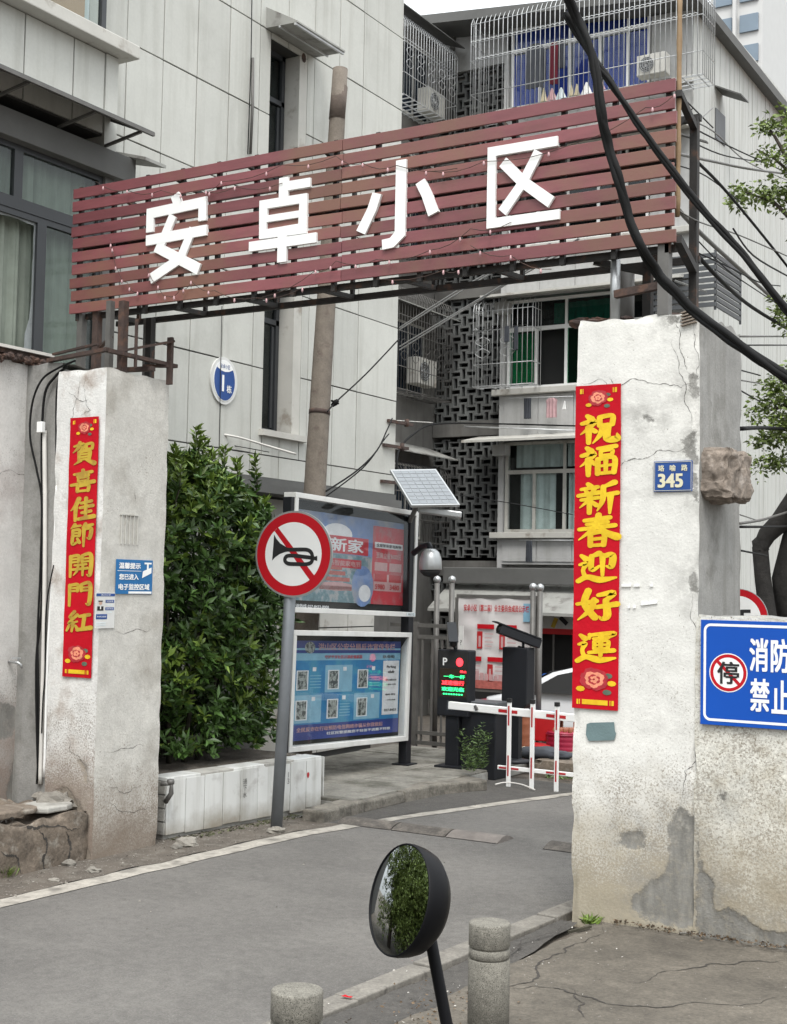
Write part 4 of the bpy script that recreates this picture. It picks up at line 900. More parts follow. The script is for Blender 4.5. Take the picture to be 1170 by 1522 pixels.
def cage(x0, x1, y0, y1, z0, z1, label, m=None, sp=.105, open_='back', rings=True):
    c = thing('window_cage', ((x0+x1)/2, (y0+y1)/2, z0), label, 'window cage', 'window cages on the white block')
    mb = MB(); r = .0085
    per = []
    nx = int((x1-x0)/sp); ny = int((y1-y0)/sp)
    for i in range(nx+1): 
        x = x0+(x1-x0)*i/nx
        if open_ == 'back': per.append((x, y0, (x, y1)))
    if open_ == 'back':
        for i in range(1, ny+1):
            y = y0+(y1-y0)*i/ny; per.append((x0, y, None)); per.append((x1, y, None))
    else:   # cage on the +X side of a wall at x0
        for i in range(ny+1): y = y0+(y1-y0)*i/ny; per.append((x1, y, (x0, y)))
        for i in range(nx): x = x0+(x1-x0)*i/nx; per.append((x, y0, None)); per.append((x, y1, None))
    for x, y, t in per:
        pts = [(x, y, z0), (x, y, z1-.2)]
        if t: pts += [(x+(t[0]-x)*.12, y+(t[1]-y)*.12, z1-.06), (x+(t[0]-x)*.35, y+(t[1]-y)*.35, z1)]
        else: pts += [(x, y, z1-.05)]
        mb.tube(pts, r, 4)
    build('bars', mb, m or m_cage, c)
    mb = MB()
    for z in (z0, z0+.45, z0+1.15, z1-.62, z1-.22):
        if z > z1: continue
        loop = [(x0, y1, z), (x0, y0, z), (x1, y0, z), (x1, y1, z)] if open_ == 'back' else [(x0, y0, z), (x1, y0, z), (x1, y1, z), (x0, y1, z)]
        for a, b_ in zip(loop[:-1], loop[1:]): mb.tube([a, b_], r*1.15, 4)
    build('rail', mb, m or m_cage, c).__setitem__('kind', 'stuff')
    if rings:
        mb = MB()
        if open_ == 'back':
            for i in range(0, nx-1, 1):
                x = x0+(i+.5)*(x1-x0)/nx; q = [(x+sp*.5*math.cos(t), y0-.003, z1-.62+.0+sp*.5*math.sin(t)+.0) for t in np.linspace(0, math.pi, 7)]; mb.tube(q, r*.8, 3)
            for i in range(1, nx-1):
                x = x0+(i+.5)*(x1-x0)/nx; q = [(x+sp*.5*math.cos(t), y0-.003, z0+1.15+sp*.5*math.sin(t)) for t in np.linspace(0, math.pi, 7)]; mb.tube(q, r*.8, 3)
            for i in (range(2, nx-2, 5) if nx < 20 else ()):
                x = x0+(i)*(x1-x0)/nx
                for sx in (-1, 1):
                    for sz in (-1, 1):
                        q = [(x+sx*.16*math.sin(t)*1.0, y0-.003, z0+.8+sz*(.02+.2*t/math.pi)) for t in np.linspace(0, math.pi, 8)]; mb.tube(q, r*.8, 3)
        else:
            for i in range(2, ny-1, 4):
                y = y0+i*(y1-y0)/ny
                for sx in (-1, 1):
                    for sz in (-1, 1):
                        q = [(x1+.003, y+sx*.14*math.sin(t), z0+.8+sz*(.02+.2*t/math.pi)) for t in np.linspace(0, math.pi, 8)]; mb.tube(q, r*.8, 3)
        build('scrollwork', mb, m or m_cage, c)['kind'] = 'stuff'
    mb = MB(); 
    for x in np.arange(x0+.05, x1, .3): mb.bar((x, y0, z0), (x, y1, z0), .02)
    for y in np.arange(y0+.05, y1, .2): mb.bar((x0, y, z0), (x1, y, z0), .02)
    build('base_grid', mb, m or m_cage, c); return c
cage(-13.0, -8.05, 24.25, 24.95, 11.95, 14.1, 'large white wire cage round the blue shuttered top window')
cage(-12.95, -11.6, 24.45, 24.85, 6.33, 8.1, 'scrolled wire cage round the green curtained window', rings=True)
cage(-14.24, -13.62, 22.6, 24.8, 12.0, 14.0-.3, 'narrow white wire cage under the eave left of the lattice', open_='x')
cage(-14.24, -13.62, 22.6, 24.8, 6.1, 8.2, 'dull wire cage left of the lattice with an air conditioner in it', open_='x', m=m_steelg)
cage(-14.24, -13.62, 22.6, 24.8, 3.1, 4.7, 'dark low wire cage left of the lattice behind the solar panel', open_='x', m=m_steelg, rings=False)
cage(-14.24, -13.62, 22.6, 24.8, 9.0, 11.0, 'wire cage seen through the slats left of the lattice', open_='x', m=m_steelg, rings=False)
def ac_unit(loc, label, rz=0, sc=1):
    t = thing('air_conditioner', loc, label, 'air conditioner', 'outdoor air conditioner units')
    mb = MB(); mb.box(-.4*sc, .4*sc, -.14, .14, 0, .55*sc); build('casing', mb, m_trimb, t, local=True, bevel=.015)
    mb = MB(); mb.smooth = False
    mb.prism([(.2*sc*math.cos(a), .2*sc*math.sin(a)) for a in np.linspace(0, 2*math.pi, 25)[:-1]], (-.12*sc, -.145, .27*sc), (1,0,0), (0,0,1), (0,-1,0), .004); build('fan_opening', mb, m_mgrey, t, local=True)
    mb = MB()
    for r in (.06, .11, .16, .2): 
        mb.tube([(-.12*sc+r*sc*math.cos(a), -.16, .27*sc+r*sc*math.sin(a)) for a in np.linspace(0, 2*math.pi, 21)], .005, 4, caps=False)
    for a in range(0, 360, 30): mb.tube([(-.12*sc, -.155, .27*sc), (-.12*sc+.2*sc*math.cos(math.radians(a)), -.155, .27*sc+.2*sc*math.sin(math.radians(a)))], .004, 3)
    build('fan_grille', mb, m_cage, t, local=True); t.rotation_euler.z = rz; return t
p = onY(974, 116, 24.7); ac_unit((p.x, 24.6, p.z), 'white air conditioner inside the top cage at the right end of the blue shutters', 0, .74)
ac_unit((-13.9, 24.0, 6.35), 'old air conditioner inside the dull cage left of the lattice', math.pi/2)
ac_unit((-13.9, 24.2, 12.1), 'air conditioner half hidden in the narrow cage under the eave', math.pi/2, .9)
# laundry
def cloth(u0, u1, v0, v1, Yp, m, label, kind='top', cat='clothing'):
    a = onY(u0, v0, Yp); b_ = onY(u1, v1, Yp); W = b_.x-a.x; Hh = a.z-b_.z; nx, nz = 14, 10; n = nx+1
    mb = MB(); mb.smooth = True; sd = u0
    def wd(t): 
        if kind == 'top': return (.45 if t < .06 else .95 if t < .3 else .85+.1*t)
        if kind == 'tri': return .15+.85*t
        return .9
    for sgn in (-1, 1):
        vs = []
        for j in range(nz+1):
            t = j/nz
            for i in range(nx+1):
                s_ = i/nx-.5; x = a.x+W/2+W*wd(t)*s_; zz = a.z-Hh*t+(.06*Hh*noise.noise(Vector((s_*6, sd, 0))) if j == nz else 0)
                yy = Yp+sgn*.02*math.cos(s_*math.pi)+.022*math.sin(s_*22+sd)*(.3+t)
                vs.append((x, yy, zz))
        mb.add(vs, [(j*n+i, j*n+i+1, (j+1)*n+i+1, (j+1)*n+i) for j in range(nz) for i in range(nx)])
    o = build('garment', mb, m); tag(o, label, cat, 'washing hung out on the white block'); return o
cloth(782, 808, 68, 128, 24.42, m_cloth1, 'dark grey jacket hanging in the top window cage')
cloth(800, 812, 74, 122, 24.55, m_cloth1, 'dark garment behind the grey jacket in the top cage', 'rect')
cloth(816, 830, 64, 124, 24.42, m_cloth2, 'maroon long shirt hanging in the top window cage')
cloth(828, 841, 60, 100, 24.5, m_cloth1, 'black trousers hanging beside the maroon shirt', 'rect')
for i, (u0, u1, v0, v1, m, l) in enumerate(((803,814,132,150,m_cloth4,'cream cloth on a hanger low in the cage, leftmost of the row'),(813,828,133,148,m_cloth3,'pink top on a hanger just above the maroon slats'),(826,842,132,146,m_curtg,'pale striped top on a hanger above the slats'),(846,853,127,142,m_cloth4,'small yellow cloth on a hanger above the slats'),(853,862,126,141,m_cloth4,'second small cream cloth right of the yellow one'),(864,880,124,139,m_white,'white shirt on a hanger above the slats'),(888,900,121,133,m_cloth3,'pink cloth nearest the black cables above the slats'))):
    cloth(u0, u1, v0, v1, 24.35, m, l, 'tri')
cloth(811, 829, 592, 620, 24.7, m_cloth3, 'pink garment hanging below the green curtained window')
cloth(778, 790, 592, 622, 24.7, m_cloth1, 'grey cloth hanging below the green curtained window', 'rect')
cloth(836, 843, 596, 608, 24.7, m_white, 'small white cloth hanging under the window sill', 'tri')
cloth(750, 757, 485, 508, 24.4, m_cloth1, 'dark blue sleeve hanging inside the scrolled cage', 'rect')
cloth(764, 770, 485, 520, 24.4, m_cloth1, 'dark cloth hanging inside the scrolled cage', 'rect')
cloth(782, 791, 803, 835, 24.7, m_cloth1, 'grey rag hanging below the lowest window', 'rect')
for v0, v1, u0, u1, lb in ((592,589,756,852,'thin drying rail under the green curtained window'), (803,803,772,852,'thin drying rail under the lowest window'), (634,640,690,857,'long white drying pole crossing in front of the second floor')):
    mb = MB(); mb.tube([onY(u0, v0, 24.62), onY(u1, v1, 24.62)], .018 if u0 < 700 else .009); tag(build('drying_rail', mb, m_cage), lb, 'rail')
# end wall details
def endcanopy(u0, v0, u1, v1, proj):
    a = onX(u0, v0, XE); c = MB(); y0 = a.y; y1 = onX(u1, v1, XE+proj).y; z = a.z
    c.add([(XE,y0,z),(XE,y1,z-.02),(XE+proj,y1,z-.28),(XE+proj,y0,z-.28),(XE,y0,z+.03),(XE,y1,z+.01),(XE+proj,y1,z-.25),(XE+proj,y0,z-.25)], [(3,2,1,0),(4,5,6,7),(0,1,5,4),(1,2,6,5),(2,3,7,6),(3,0,4,7)])
    return build('canopy', c, m_canopyd, b2)
endcanopy(1062, 128, 1113, 158, .55); endcanopy(1004, 197, 1053, 231, .6); endcanopy(1004, 418, 1049, 447, .6)
a = onX(1063, 160, XE); b_ = onX(1077, 218, XE); mb = MB(); mb.box(XE, XE+.02, a.y, a.y+.62, b_.z, a.z); w_ = build('window', mb, m_mgrey, b2)
a = onX(1003, 235, XE)
# louvred rack
rk = thing('louvred_rack', (XE+.3, 25.6, 7.6), 'dark louvred air conditioner rack on the end of the white block', 'rack')
za, zb = onX(1030, 362, XE+.5).z, onX(1030, 438, XE+.5).z
for i in range(9):
    z = zb+(za-zb)*i/8; mb = MB(); mb.box(XE+.01, XE+.62, 24.5, 24.54, z-.04, z+.04); mb.box(XE+.58, XE+.62, 24.54, 26.1, z-.04, z+.04); mb.box(XE-.6, XE+.01, 24.5, 24.54, z-.04, z+.04); build('louvre', mb, m_mgrey, rk)
mb = MB(); 
for x, y in ((XE+.6,24.52),(XE+.6,26.1),(XE-.6,24.52)): mb.box(x-.02, x+.02, y+.02, y+.05, zb-.1, za+.1)
build('rack_frame', mb, m_mgrey, rk)
# shop at ground level
sh = thing('shop_front', (-11.5, 24.6, -.5), 'dark shop doorway under a grey awning with a white sign band', 'shop')
mb = MB(); mb.add([(-13.6,23.9,1.72),(-8.6,23.9,1.66),(-8.6,24.95,2.25),(-13.6,24.95,2.3),(-13.6,23.9,1.78),(-8.6,23.9,1.72),(-8.6,24.95,2.31),(-13.6,24.95,2.36)], [(3,2,1,0),(4,5,6,7),(0,1,5,4),(1,2,6,5),(2,3,7,6),(3,0,4,7)]); build('awning', mb, m_canopy, sh)
mb = MB(); mb.box(-13.6, -8.6, 24.5, 24.7, 2.28, 2.62); build('gutter', mb, m_beam, sh, bevel=.02)
a = onY(803, 905, 24.6); b_ = onY(900, 937, 24.6)
mb = MB(); mb.box(-13.3, -8.7, 24.55, 24.6, b_.z, a.z+.05); build('sign_band', mb, m_wallW, sh)
c_ = onY(829, 914, 24.54)
for i in range(5):
    t = math.radians(90+i*72+14); mb = MB(); mb.bar(c_+Vector((math.cos(t)*.07,0,math.sin(t)*.07)), c_+Vector((math.cos(t)*.27,-.01,math.sin(t)*.27)), .085, .01, up=(0,1,0)); build('logo_blade', mb, m_dgrey if i != 2 else m_goldd, sh)
text('lettering', '中国体', c_+Vector((1.0,-.0,0)), (1,0,0), (0,0,1), m_dgrey, sh, W=1.1, H=.3, bold=.03)
mb = MB(); mb.box(-13.3, -8.7, 24.56, 24.62, b_.z-.11, b_.z); build('red_band', mb, m_plred, sh)
mb = MB(); mb.box(-13.3, -8.7, 24.9, 24.98, -.6, b_.z-.11); mb.box(-13.32, -11.6, 24.55, 24.6, -.6, b_.z-.12); build('dark_interior', mb, m_black, sh)
mb = MB(); mb.box(-11.15, -11.12, 24.62, 24.65, -.5, b_.z-.12); build('door_post', mb, m_steelg, sh)

# ================================================================== HOUSE AND TOWERS AT THE RIGHT
h3 = thing('house', (-7.5, 38, -.5), 'white house with dark windows and a red tiled roof at the right edge', 'house')
Y3 = 36.0; xa = onY(1143, 500, Y3).x; zt = onY(1160, 372, Y3).z
mb = MB(); mb.box(xa-2, xa+14, Y3, Y3+7, -.6, zt); build('wall', mb, m_wallE, h3)
def hw(u0, v0, u1, v1):
    a = onY(u0, v0, Y3); b_ = onY(u1, v1, Y3); fr = MB(); t = .07
    x0, x1, z0, z1 = a.x, a.x+(b_.x-a.x)*2.2, b_.z, a.z
    for q in ((x0-t,x0,z0-t,z1+t),(x1,x1+t,z0-t,z1+t),(x0,x1,z0-t,z0),(x0,x1,z1,z1+t),((x0+x1)/2-.03,(x0+x1)/2+.03,z0,z1)): fr.box(q[0], q[1], Y3-.06, Y3-.005, q[2], q[3])
    w_ = build('window', fr, m_white, h3); m2 = MB(); m2.box(x0, x1, Y3-.03, Y3-.01, z0, z1); build('pane', m2, mat('house_pane', (.03,.035,.035), .15, .3, 1, 0, 40), w_)
    m2 = MB(); m2.box(x0-.2, x1+.2, Y3-.35, Y3-.065, z0-.16, z0-.06); build('sill', m2, m_trimb, w_)
for v0, v1 in ((418,482),(522,600),(648,720),(770,850)): hw(1147, v0, 1172, v1)
mb = MB(); 
tile0 = None
r0, r1 = onY(1148, 370, Y3-.5).z, zt+1.6
for i in range(9):
    for j in range(9):
        if tile0 is None:
            m2 = MB(); m2.tube([(0,0,0),(0,.62,.28)], .19, 6); tile0 = build('roof_tile', m2, m_tilered, h3, local=True); o = tile0
        else: o = copy_part(tile0, h3)
        o.location = Vector((xa-.3+i*.36, Y3-.5+j*.5, zt+.02+j*.25))-h3.location
m2 = MB(); m2.add([(xa-2,Y3-.5,zt-.1),(xa+14,Y3-.5,zt-.1),(xa+14,Y3+5,zt+2.5),(xa-2,Y3+5,zt+2.5),(xa-2,Y3-.5,zt-.2),(xa+14,Y3-.5,zt-.2),(xa+14,Y3+5,zt-.2),(xa-2,Y3+5,zt-.2)], [(0,1,2,3),(4,7,6,5),(0,4,5,1),(3,2,6,7),(0,3,7,4),(1,5,6,2)]); build('roof_slope', m2, m_tilered, h3)
def tower(Yt, u0, u1, vtop, label, ncol, step):
    a = onY(u0, 600, Yt); b_ = onY(u1, 600, Yt); top = onY(u0, vtop, Yt).z
    t = thing('tower_block', ((a.x+b_.x)/2, Yt+8, -1), label, 'tower', 'high-rise towers on the skyline')
    mb = MB(); mb.box(a.x, b_.x, Yt, Yt+16, -1, top); build('wall', mb, m_towerb, t)
    W = b_.x-a.x; wp = None
    for c in range(ncol):
        x0 = a.x+W*(c+.16)/ncol; x1 = a.x+W*(c+.86)/ncol; z = 2.0
        mbp = MB(); mbp.box(0, x1-x0, -.25, 0, 0, step*.56); w0 = None
        while z < top-2:
            if w0 is None: w0 = build('window', mbp, m_towerw, t, local=True); o = w0
            else: o = copy_part(w0, t)
            o.location = Vector((x0, Yt-.01, z))-t.location; z += step
    for c in range(1, ncol):
        mb = MB(); x0 = a.x+W*c/ncol; mb.box(x0-W*.03, x0+W*.03, Yt-.7, Yt-.0, -1, top+.5); build('rib', mb, m_towerb, t)
    return t
tower(130, 1052, 1131, -60, 'beige high-rise tower rising above the roof at the top right', 2, 3.1)
tower(140, 1138, 1230, 268, 'pale distant tower low on the skyline at the right edge', 3, 3.1)
# ================================================================== GATE SIGN
gs = thing('gate_sign', (-5.68, 8.7, 4.4), 'wide maroon slatted overhead sign with four white characters spanning the gate', 'sign')
SX0, SX1, SZ = -8.385, -2.972, 4.492; pitch = (5.609-4.492)/10; seam = onY(507, 300, 8.4).x
for i in range(10):
    z = SZ+i*pitch; jx = random.uniform(-.012, .012)
    for a, b_ in ((SX0+random.uniform(-.015,.01), seam+jx-.002), (seam+jx+.002, SX1+random.uniform(-.012,.008))):
        dz0, dz1 = random.uniform(-.004,.004), random.uniform(-.004,.004)
        mb = MB(); n = 10; vs = []
        for k in range(n+1):
            x = a+(b_-a)*k/n; zz = z+dz0+(dz1-dz0)*k/n+noise.noise(Vector((x*1.3, i*3.7, 0)))*.005; yy = 8.405+noise.noise(Vector((x*.9, i*5.1, 4)))*.006
            vs += [(x,yy,zz),(x,yy+.022,zz),(x,yy+.022,zz+.086),(x,yy,zz+.086)]
        fs = [(0,3,2,1), (4*n,4*n+1,4*n+2,4*n+3)]
        for k in range(n):
            for q in range(4): fs.append((4*k+q, 4*k+(q+1)%4, 4*k+4+(q+1)%4, 4*k+4+q))
        mb.add(vs, fs); build('slat', mb, m_slat, gs, bevel=.003)
for i in range(15):
    x = SX0+.06+i*(SX1-SX0-.12)/14; mb = MB(); mb.bar((x,8.45,4.43),(x,8.45,5.60),.035); build('backing_post', mb, m_steel, gs)
for y, z in ((8.47,4.47),(8.47,5.57),(8.95,4.50),(8.95,5.5),(8.47,5.05)):
    mb = MB(); mb.bar((SX0+.02,y+.03,z),(SX1-.02,y+.03,z),.045); build('rail', mb, m_steel, gs)
for x in np.arange(SX0+.3, SX1, .75):
    mb = MB(); mb.bar((x,8.48,4.47),(x,8.95,4.50),.035); mb.bar((x,8.48,5.57),(x,8.95,5.5),.035); mb.bar((x,8.95,4.5),(x,8.95,5.5),.03); build('tie', mb, m_steel, gs)
# posts down to the pillars
for x, y, z0, m, w_ in ((-8.30,8.47,3.95,m_steelg,.06),(-8.12,8.47,3.92,m_rust,.06),(-7.72,8.2,3.9,m_steelg,.05),(-7.62,8.25,3.9,m_rust,.06),(-7.9,8.9,3.9,m_steel,.06),(onY(217,500,8.9).x,8.9,3.95,m_steelg,.035),
        (-3.06,8.47,4.02,m_steelg,.075),(-3.30,8.8,4.0,m_steel,.06),(onY(1032,300,8.95).x,8.95,4.0,m_steel,.055)):
    mb = MB(); mb.bar((x,y,z0),(x,y,5.50 if (w_ == .055) else 4.5),w_); build('post', mb, m, gs)
mb = MB(); mb.tube([(-3.44,8.55,4.0),(-3.44,8.55,4.49)],.034,12); build('post', mb, m_galv, gs)
mb = MB(); mb.tube([(-3.52,8.95,4.0),(-3.52,8.95,4.49)],.06,12); build('post', mb, m_steelg, gs)
for a, b_, w_ in (((SX1,8.46,5.5),(onY(1032,300,8.95).x,8.95,5.42),.045),((SX1,8.46,4.52),(onY(1032,300,8.95).x,8.95,4.42),.055),((-3.42,8.5,4.20),(-3.06,8.48,4.23),.05),((-3.30,8.8,4.48),(-3.05,8.5,4.49),.05),((-3.3,8.8,4.40),(-3.62,8.6,4.47),.04)):
    mb = MB(); mb.bar(a, b_, w_); build('brace', mb, m_rust if w_ == .05 else m_steel, gs)
# rusty bracket standing on the left pillar
rb = thing('rusty_bracket', (-7.8, 8.35, 3.92), 'rusty iron frame of flat bars on top of the left pillar under the sign', 'bracket')
for a, b_, w_ in (((-8.25,8.05,4.02),(-7.56,8.02,4.06),.05),((-7.56,8.02,4.05),(-7.5,8.78,4.03),.05),((-8.25,8.1,4.08),(-7.7,8.05,4.12),.03),((-7.62,8.15,4.06),(-7.46,8.7,4.23),.035),((-7.48,8.68,3.86),(-7.48,8.68,4.26),.05),((-7.62,8.5,4.0),(-7.46,8.72,4.02),.04),
        ((-8.1,8.4,3.97),(-7.5,8.5,3.97),.06),((-7.7,8.2,4.2),(-8.1,8.5,4.2),.03),((-7.52,8.3,3.95),(-7.52,8.3,4.35),.025)):
    mb = MB(); mb.bar(a, b_, w_, w_*.6); build('bar', mb, m_rust, rb)
# white letters, built stroke by stroke
LET = {
 '安': ((218,306,290,412), [[(46,101,15),(54,84,15)], [(5,60,14),(5,83,14),(93,86,14),(93,64,14)], [(44,76,14),(22,38,14),(90,6,15)], [(78,56,13),(58,22,14),(8,2,14)], [(-1,50,14),(101,52,14)]]),
 '卓': ((372,470,265,388), [[(50,101,15),(50,74,15)], [(50,90,12),(90,90,12)], [(13.7,72,12),(80,72,12),(80,36,14),(20,36,12),(20,66.4,14)], [(22,54,9),(78,54,9)], [(-1,23,13),(101,23,13)], [(50,36,15),(50,-1,15)]]),
 '小': ((530,648,240,366), [[(56,101,14),(56,14,14),(46,5,13),(34,4,13)], [(26,66,13),(20,48,13),(6,22,14)], [(80,72,13),(88,56,13),(97,32,14)]]),
 '区': ((722,828,202,340), [[(100,95,13),(8,95,13),(8,6,13),(104,6,13)], [(74,86,14),(52,50,14),(24,18,15)], [(24,80,15),(52,52,15),(92,22,16)]]),
}
yl = 8.385
for ch, ((u0, u1, v0, v1), sts) in LET.items():
    um = (u0+u1)/2; x0, x1 = onY(u0, (v0+v1)/2, yl).x, onY(u1, (v0+v1)/2, yl).x; zt_, zb_ = onY(um, v0, yl).z, onY(um, v1, yl).z
    if ch == '区': zt_, zb_ = onY(775, 212, yl).z, onY(775, 333, yl).z
    mb = MB()
    for i, st in enumerate(sts): ribbon(mb, [(x_, y_, w_*.91) for x_, y_, w_ in st], (x0, yl, zb_), (1,0,0), (0,0,1), (0,-1,0), ((x1-x0)/100, (zt_-zb_)/100), .03, i*.0003, cap=False)
    o = build('character', mb, m_white, gs); o['label'] = {'安':'white raised character 安','卓':'white raised character 卓','小':'white raised character 小','区':'white raised character 区'}[ch]
# string lights
sg = thing('string_lights', (-5.7, 8.38, 4.5), 'thin sagging string of tiny bulbs draped over the maroon slats', 'string lights')
runs = [[(143,270),(190,283),(240,283),(300,283),(350,278),(420,272)], [(300,283),(330,270),(420,245),(500,232),(540,243),(590,246),(680,250)], [(218,395),(236,425),(250,440),(270,428),(285,418),(320,432),(380,443),(450,428)],
        [(390,442),(470,402),(500,388),(560,386),(640,372),(700,340),(760,330)], [(640,255),(720,240),(850,215),(960,160),(1003,140)], [(165,355),(168,370),(175,400),(190,420),(205,434)], [(700,365),(760,380),(820,400)], [(560,415),(660,402),(690,395)]]
for r_ in runs:
    mb = MB(); pts = [onY(u, v, 8.378) for u, v in r_]; P = []
    for a, b_ in zip(pts[:-1], pts[1:]):
        for t in (0, .25, .5, .75): q = a.lerp(b_, t); q.z -= .035*math.sin(math.pi*t); q.y -= .004; P.append(q)
    P.append(pts[-1]); mb.tube(P, .0028, 4); build('flex', mb, m_rust, sg)
    mb = MB()
    for q in P[1::3]: mb.tube([q+Vector((0,-.004,0)), q+Vector((0,-.004,-.02)), q+Vector((0,-.004,-.034))], [.005,.009,.004], 6)
    tag(build('bulbs', mb, m_cloth3, sg), kind='stuff')
bp_ = thing('bamboo_pole', onY(1010,320,8.52), 'thin bamboo pole tied upright at the right end of the sign', 'pole')
mb = MB(); q = [onY(1011,-15,8.5).lerp(onY(1007,322,8.5), t) for t in np.linspace(0, 1, 14)]; mb.tube(q, [.017 if i % 3 else .021 for i in range(14)], 8); build('cane', mb, mat('bamboo', (.24,.16,.085), .7, .3, 6, .2, 40), bp_)

# ================================================================== CABLES
def cable(pts, r, label, m=None, seg=5, twist=0, name='cable', group=None):
    P = [onY(u, v, y) for u, v, y in pts]; Q = []
    for i in range(len(P)-1):
        p0, p1, p2, p3 = P[max(i-1,0)], P[i], P[i+1], P[min(i+2,len(P)-1)]
        for t in np.linspace(0, 1, seg+1)[:-1]:
            t = float(t); Q.append(.5*((2*p1)+(p2-p0)*t+(2*p0-5*p1+4*p2-p3)*t*t+(3*p1-p0-3*p2+p3)*t**3))
    Q.append(P[-1]); mb = MB()
    if not twist: mb.tube(Q, r, 6)
    else:
        for k in range(twist):
            mb.tube([q+Vector((math.cos(i*.13+k*1.9)*r*.5+noise.noise(Vector((i*.3,k*7,0)))*r*.35, math.sin(i*.11+k)*r*.4, math.sin(i*.13+k*1.9)*r*.5+noise.noise(Vector((i*.3,k*7,9)))*r*.35)) for i, q in enumerate(Q)], r*(.62 if k else .72), 8)
    o = build(name, mb, m or m_cable)
    tag(o, label, 'cable', group); return o
cable([(820,-60,7.2),(838,-15,7.2),(858,30,7.3),(877,72,7.3),(888,120,7.3),(895,170,7.3),(905,215,7.35),(918,262,7.35),(933,315,7.4),(952,365,7.4),(975,403,7.5),(1002,435,7.5),(1040,470,7.5),(1085,502,7.4),(1130,535,7.4),(1180,566,7.4),(1300,630,7.4)], .030, 'thick black cable bundle hanging across the sign and down past the white pillar', twist=4)
cable([(840,20,7.35),(870,70,7.4),(895,105,7.4),(925,148,7.4),(960,200,7.4),(1000,255,7.4),(1040,305,7.4),(1075,345,7.4),(1110,385,7.4),(1145,430,7.4),(1185,482,7.4),(1300,640,7.4)], .021, 'black cable bundle branching off to the right above the thick one', twist=3)
wires = [
 ([(1008,172,9),(1060,195,11),(1110,240,14),(1175,270,18)], .006), ([(1030,190,9.2),(1100,225,12),(1200,270,16)], .006), ([(1030,212,9.2),(1080,232,12),(1140,242,15)], .006),
 ([(1005,228,9),(1060,240,11),(1120,252,13),(1200,262,16)], .012), ([(1036,240,9),(1080,285,10),(1150,370,12),(1220,460,13)], .012), ([(1005,245,9),(1050,262,10),(1100,300,12)], .005),
 ([(1005,310,8.8),(1040,330,9),(1100,350,11),(1180,385,12)], .006), ([(1035,355,9),(1080,400,10),(1130,435,12),(1200,480,14)], .005), ([(1090,340,9),(1120,380,10),(1170,410,12)], .007),
 ([(1005,308,8.8),(1045,350,10),(1100,400,12),(1150,445,14)], .018), ([(1028,370,9),(1075,420,10),(1120,458,12),(1190,500,14)], .016), ([(1035,375,9),(1080,395,10),(1130,420,12),(1160,425,14)], .006),
 ([(1100,500,10),(1170,500,14),(1200,500,15)], .009), ([(1100,513,10),(1170,513,14),(1200,513,15)], .007), ([(1100,550,10),(1130,558,12)], .006), ([(1100,565,10),(1130,570,12)], .006), ([(1100,580,10),(1130,597,12)], .006),
 ([(1102,637,10),(1140,636,12),(1200,640,14)], .019), ([(1100,778,10),(1135,772,12),(1175,760,13)], .012), ([(1100,783,10),(1150,783,12),(1175,782,13)], .012), ([(1100,818,10),(1140,826,12)], .008), ([(1100,765,10),(1130,775,12)], .005),
 ([(1020,150,8.9),(1060,190,9.5)], .005), ([(1010,190,8.9),(1030,160,9)], .004), ([(1040,178,9),(1060,160,10)], .004),
]
WL = ['topmost thin wire running right from the upper end of the sign','second thin wire from the top end of the sign towards the upper boughs','thin wire ending among the upper tree leaves','thick sagging wire that passes in front of the upper tree boughs','straight dark wire falling steeply from the steel post to the right edge',
 'short thin wire crossing just below the thick sagging one','thin wire leaving the sign at its lower third','thin wire leaving the steel post above the louvred rack','short wire loop beside the lower cable bundle','grey tube-like wire descending past the louvred rack, upper of the two','grey tube-like wire descending past the louvred rack, lower of the two',
 'thin slack wire ending at the house window','upper level wire just right of the white pillar top','lower level wire just right of the white pillar top','short slanting wire right of the pillar, highest of three','short slanting wire right of the pillar, middle of three','short slanting wire right of the pillar, lowest of three',
 'horizontal pale pole-like wire beside the broken stub','dark drooping wire right below the broken stub','dark level wire right below the drooping one','short wire sagging right of the grey pillar side','faint thin wire above the drooping dark wire','short strut-like wire at the foot of the top cage','tiny wire at the right end of the sign top','tiny stray wire near the cage corner']
for i, (p, r) in enumerate(wires):
    lb = WL[i]
    o = cable(p, r, lb, m_cable if i % 3 else m_steelg, name='wire', group='wires strung across the right side'); o['category'] = 'wire'
sw = 'pale wires stretched from the sign towards the lattice'
for p, lb in (([(594,487,14),(700,420,12),(800,370,9.2)],'lower pale wire from the building corner up to the sign'), ([(594,490,14.2),(720,412,12),(818,362,9.2)],'second pale wire just beside the lower one'), ([(594,515,14.2),(720,440,12),(860,355,9.2)],'third pale wire stretched under the sign'), ([(594,520,14.3),(740,430,12),(870,357,9.3)],'lowest of the four pale wires under the sign')):
    o = cable(p, .008, lb, m_wire, name='wire', group=sw); o['category'] = 'wire'
o = cable([(487,612,12.5),(500,597,12.8),(545,555,13.5),(594,503,14.3)], .009, 'dark guy wire running from the collar of the concrete pole', name='guy_wire'); o['category'] = 'wire'
mb = MB(); c_ = onY(498, 599, 12.75); mb.tube([c_+Vector((-.04,0,-.03)), c_, c_+Vector((.04,0,.03))], [.02,.035,.02], 6); mb.tube([c_+Vector((-.05,0,.03)), c_+Vector((.05,0,-.01))], .012, 5); o = build('wire_clamp', mb, m_cable); tag(o, 'small dark clamp on the guy wire beside the concrete pole', 'clamp')
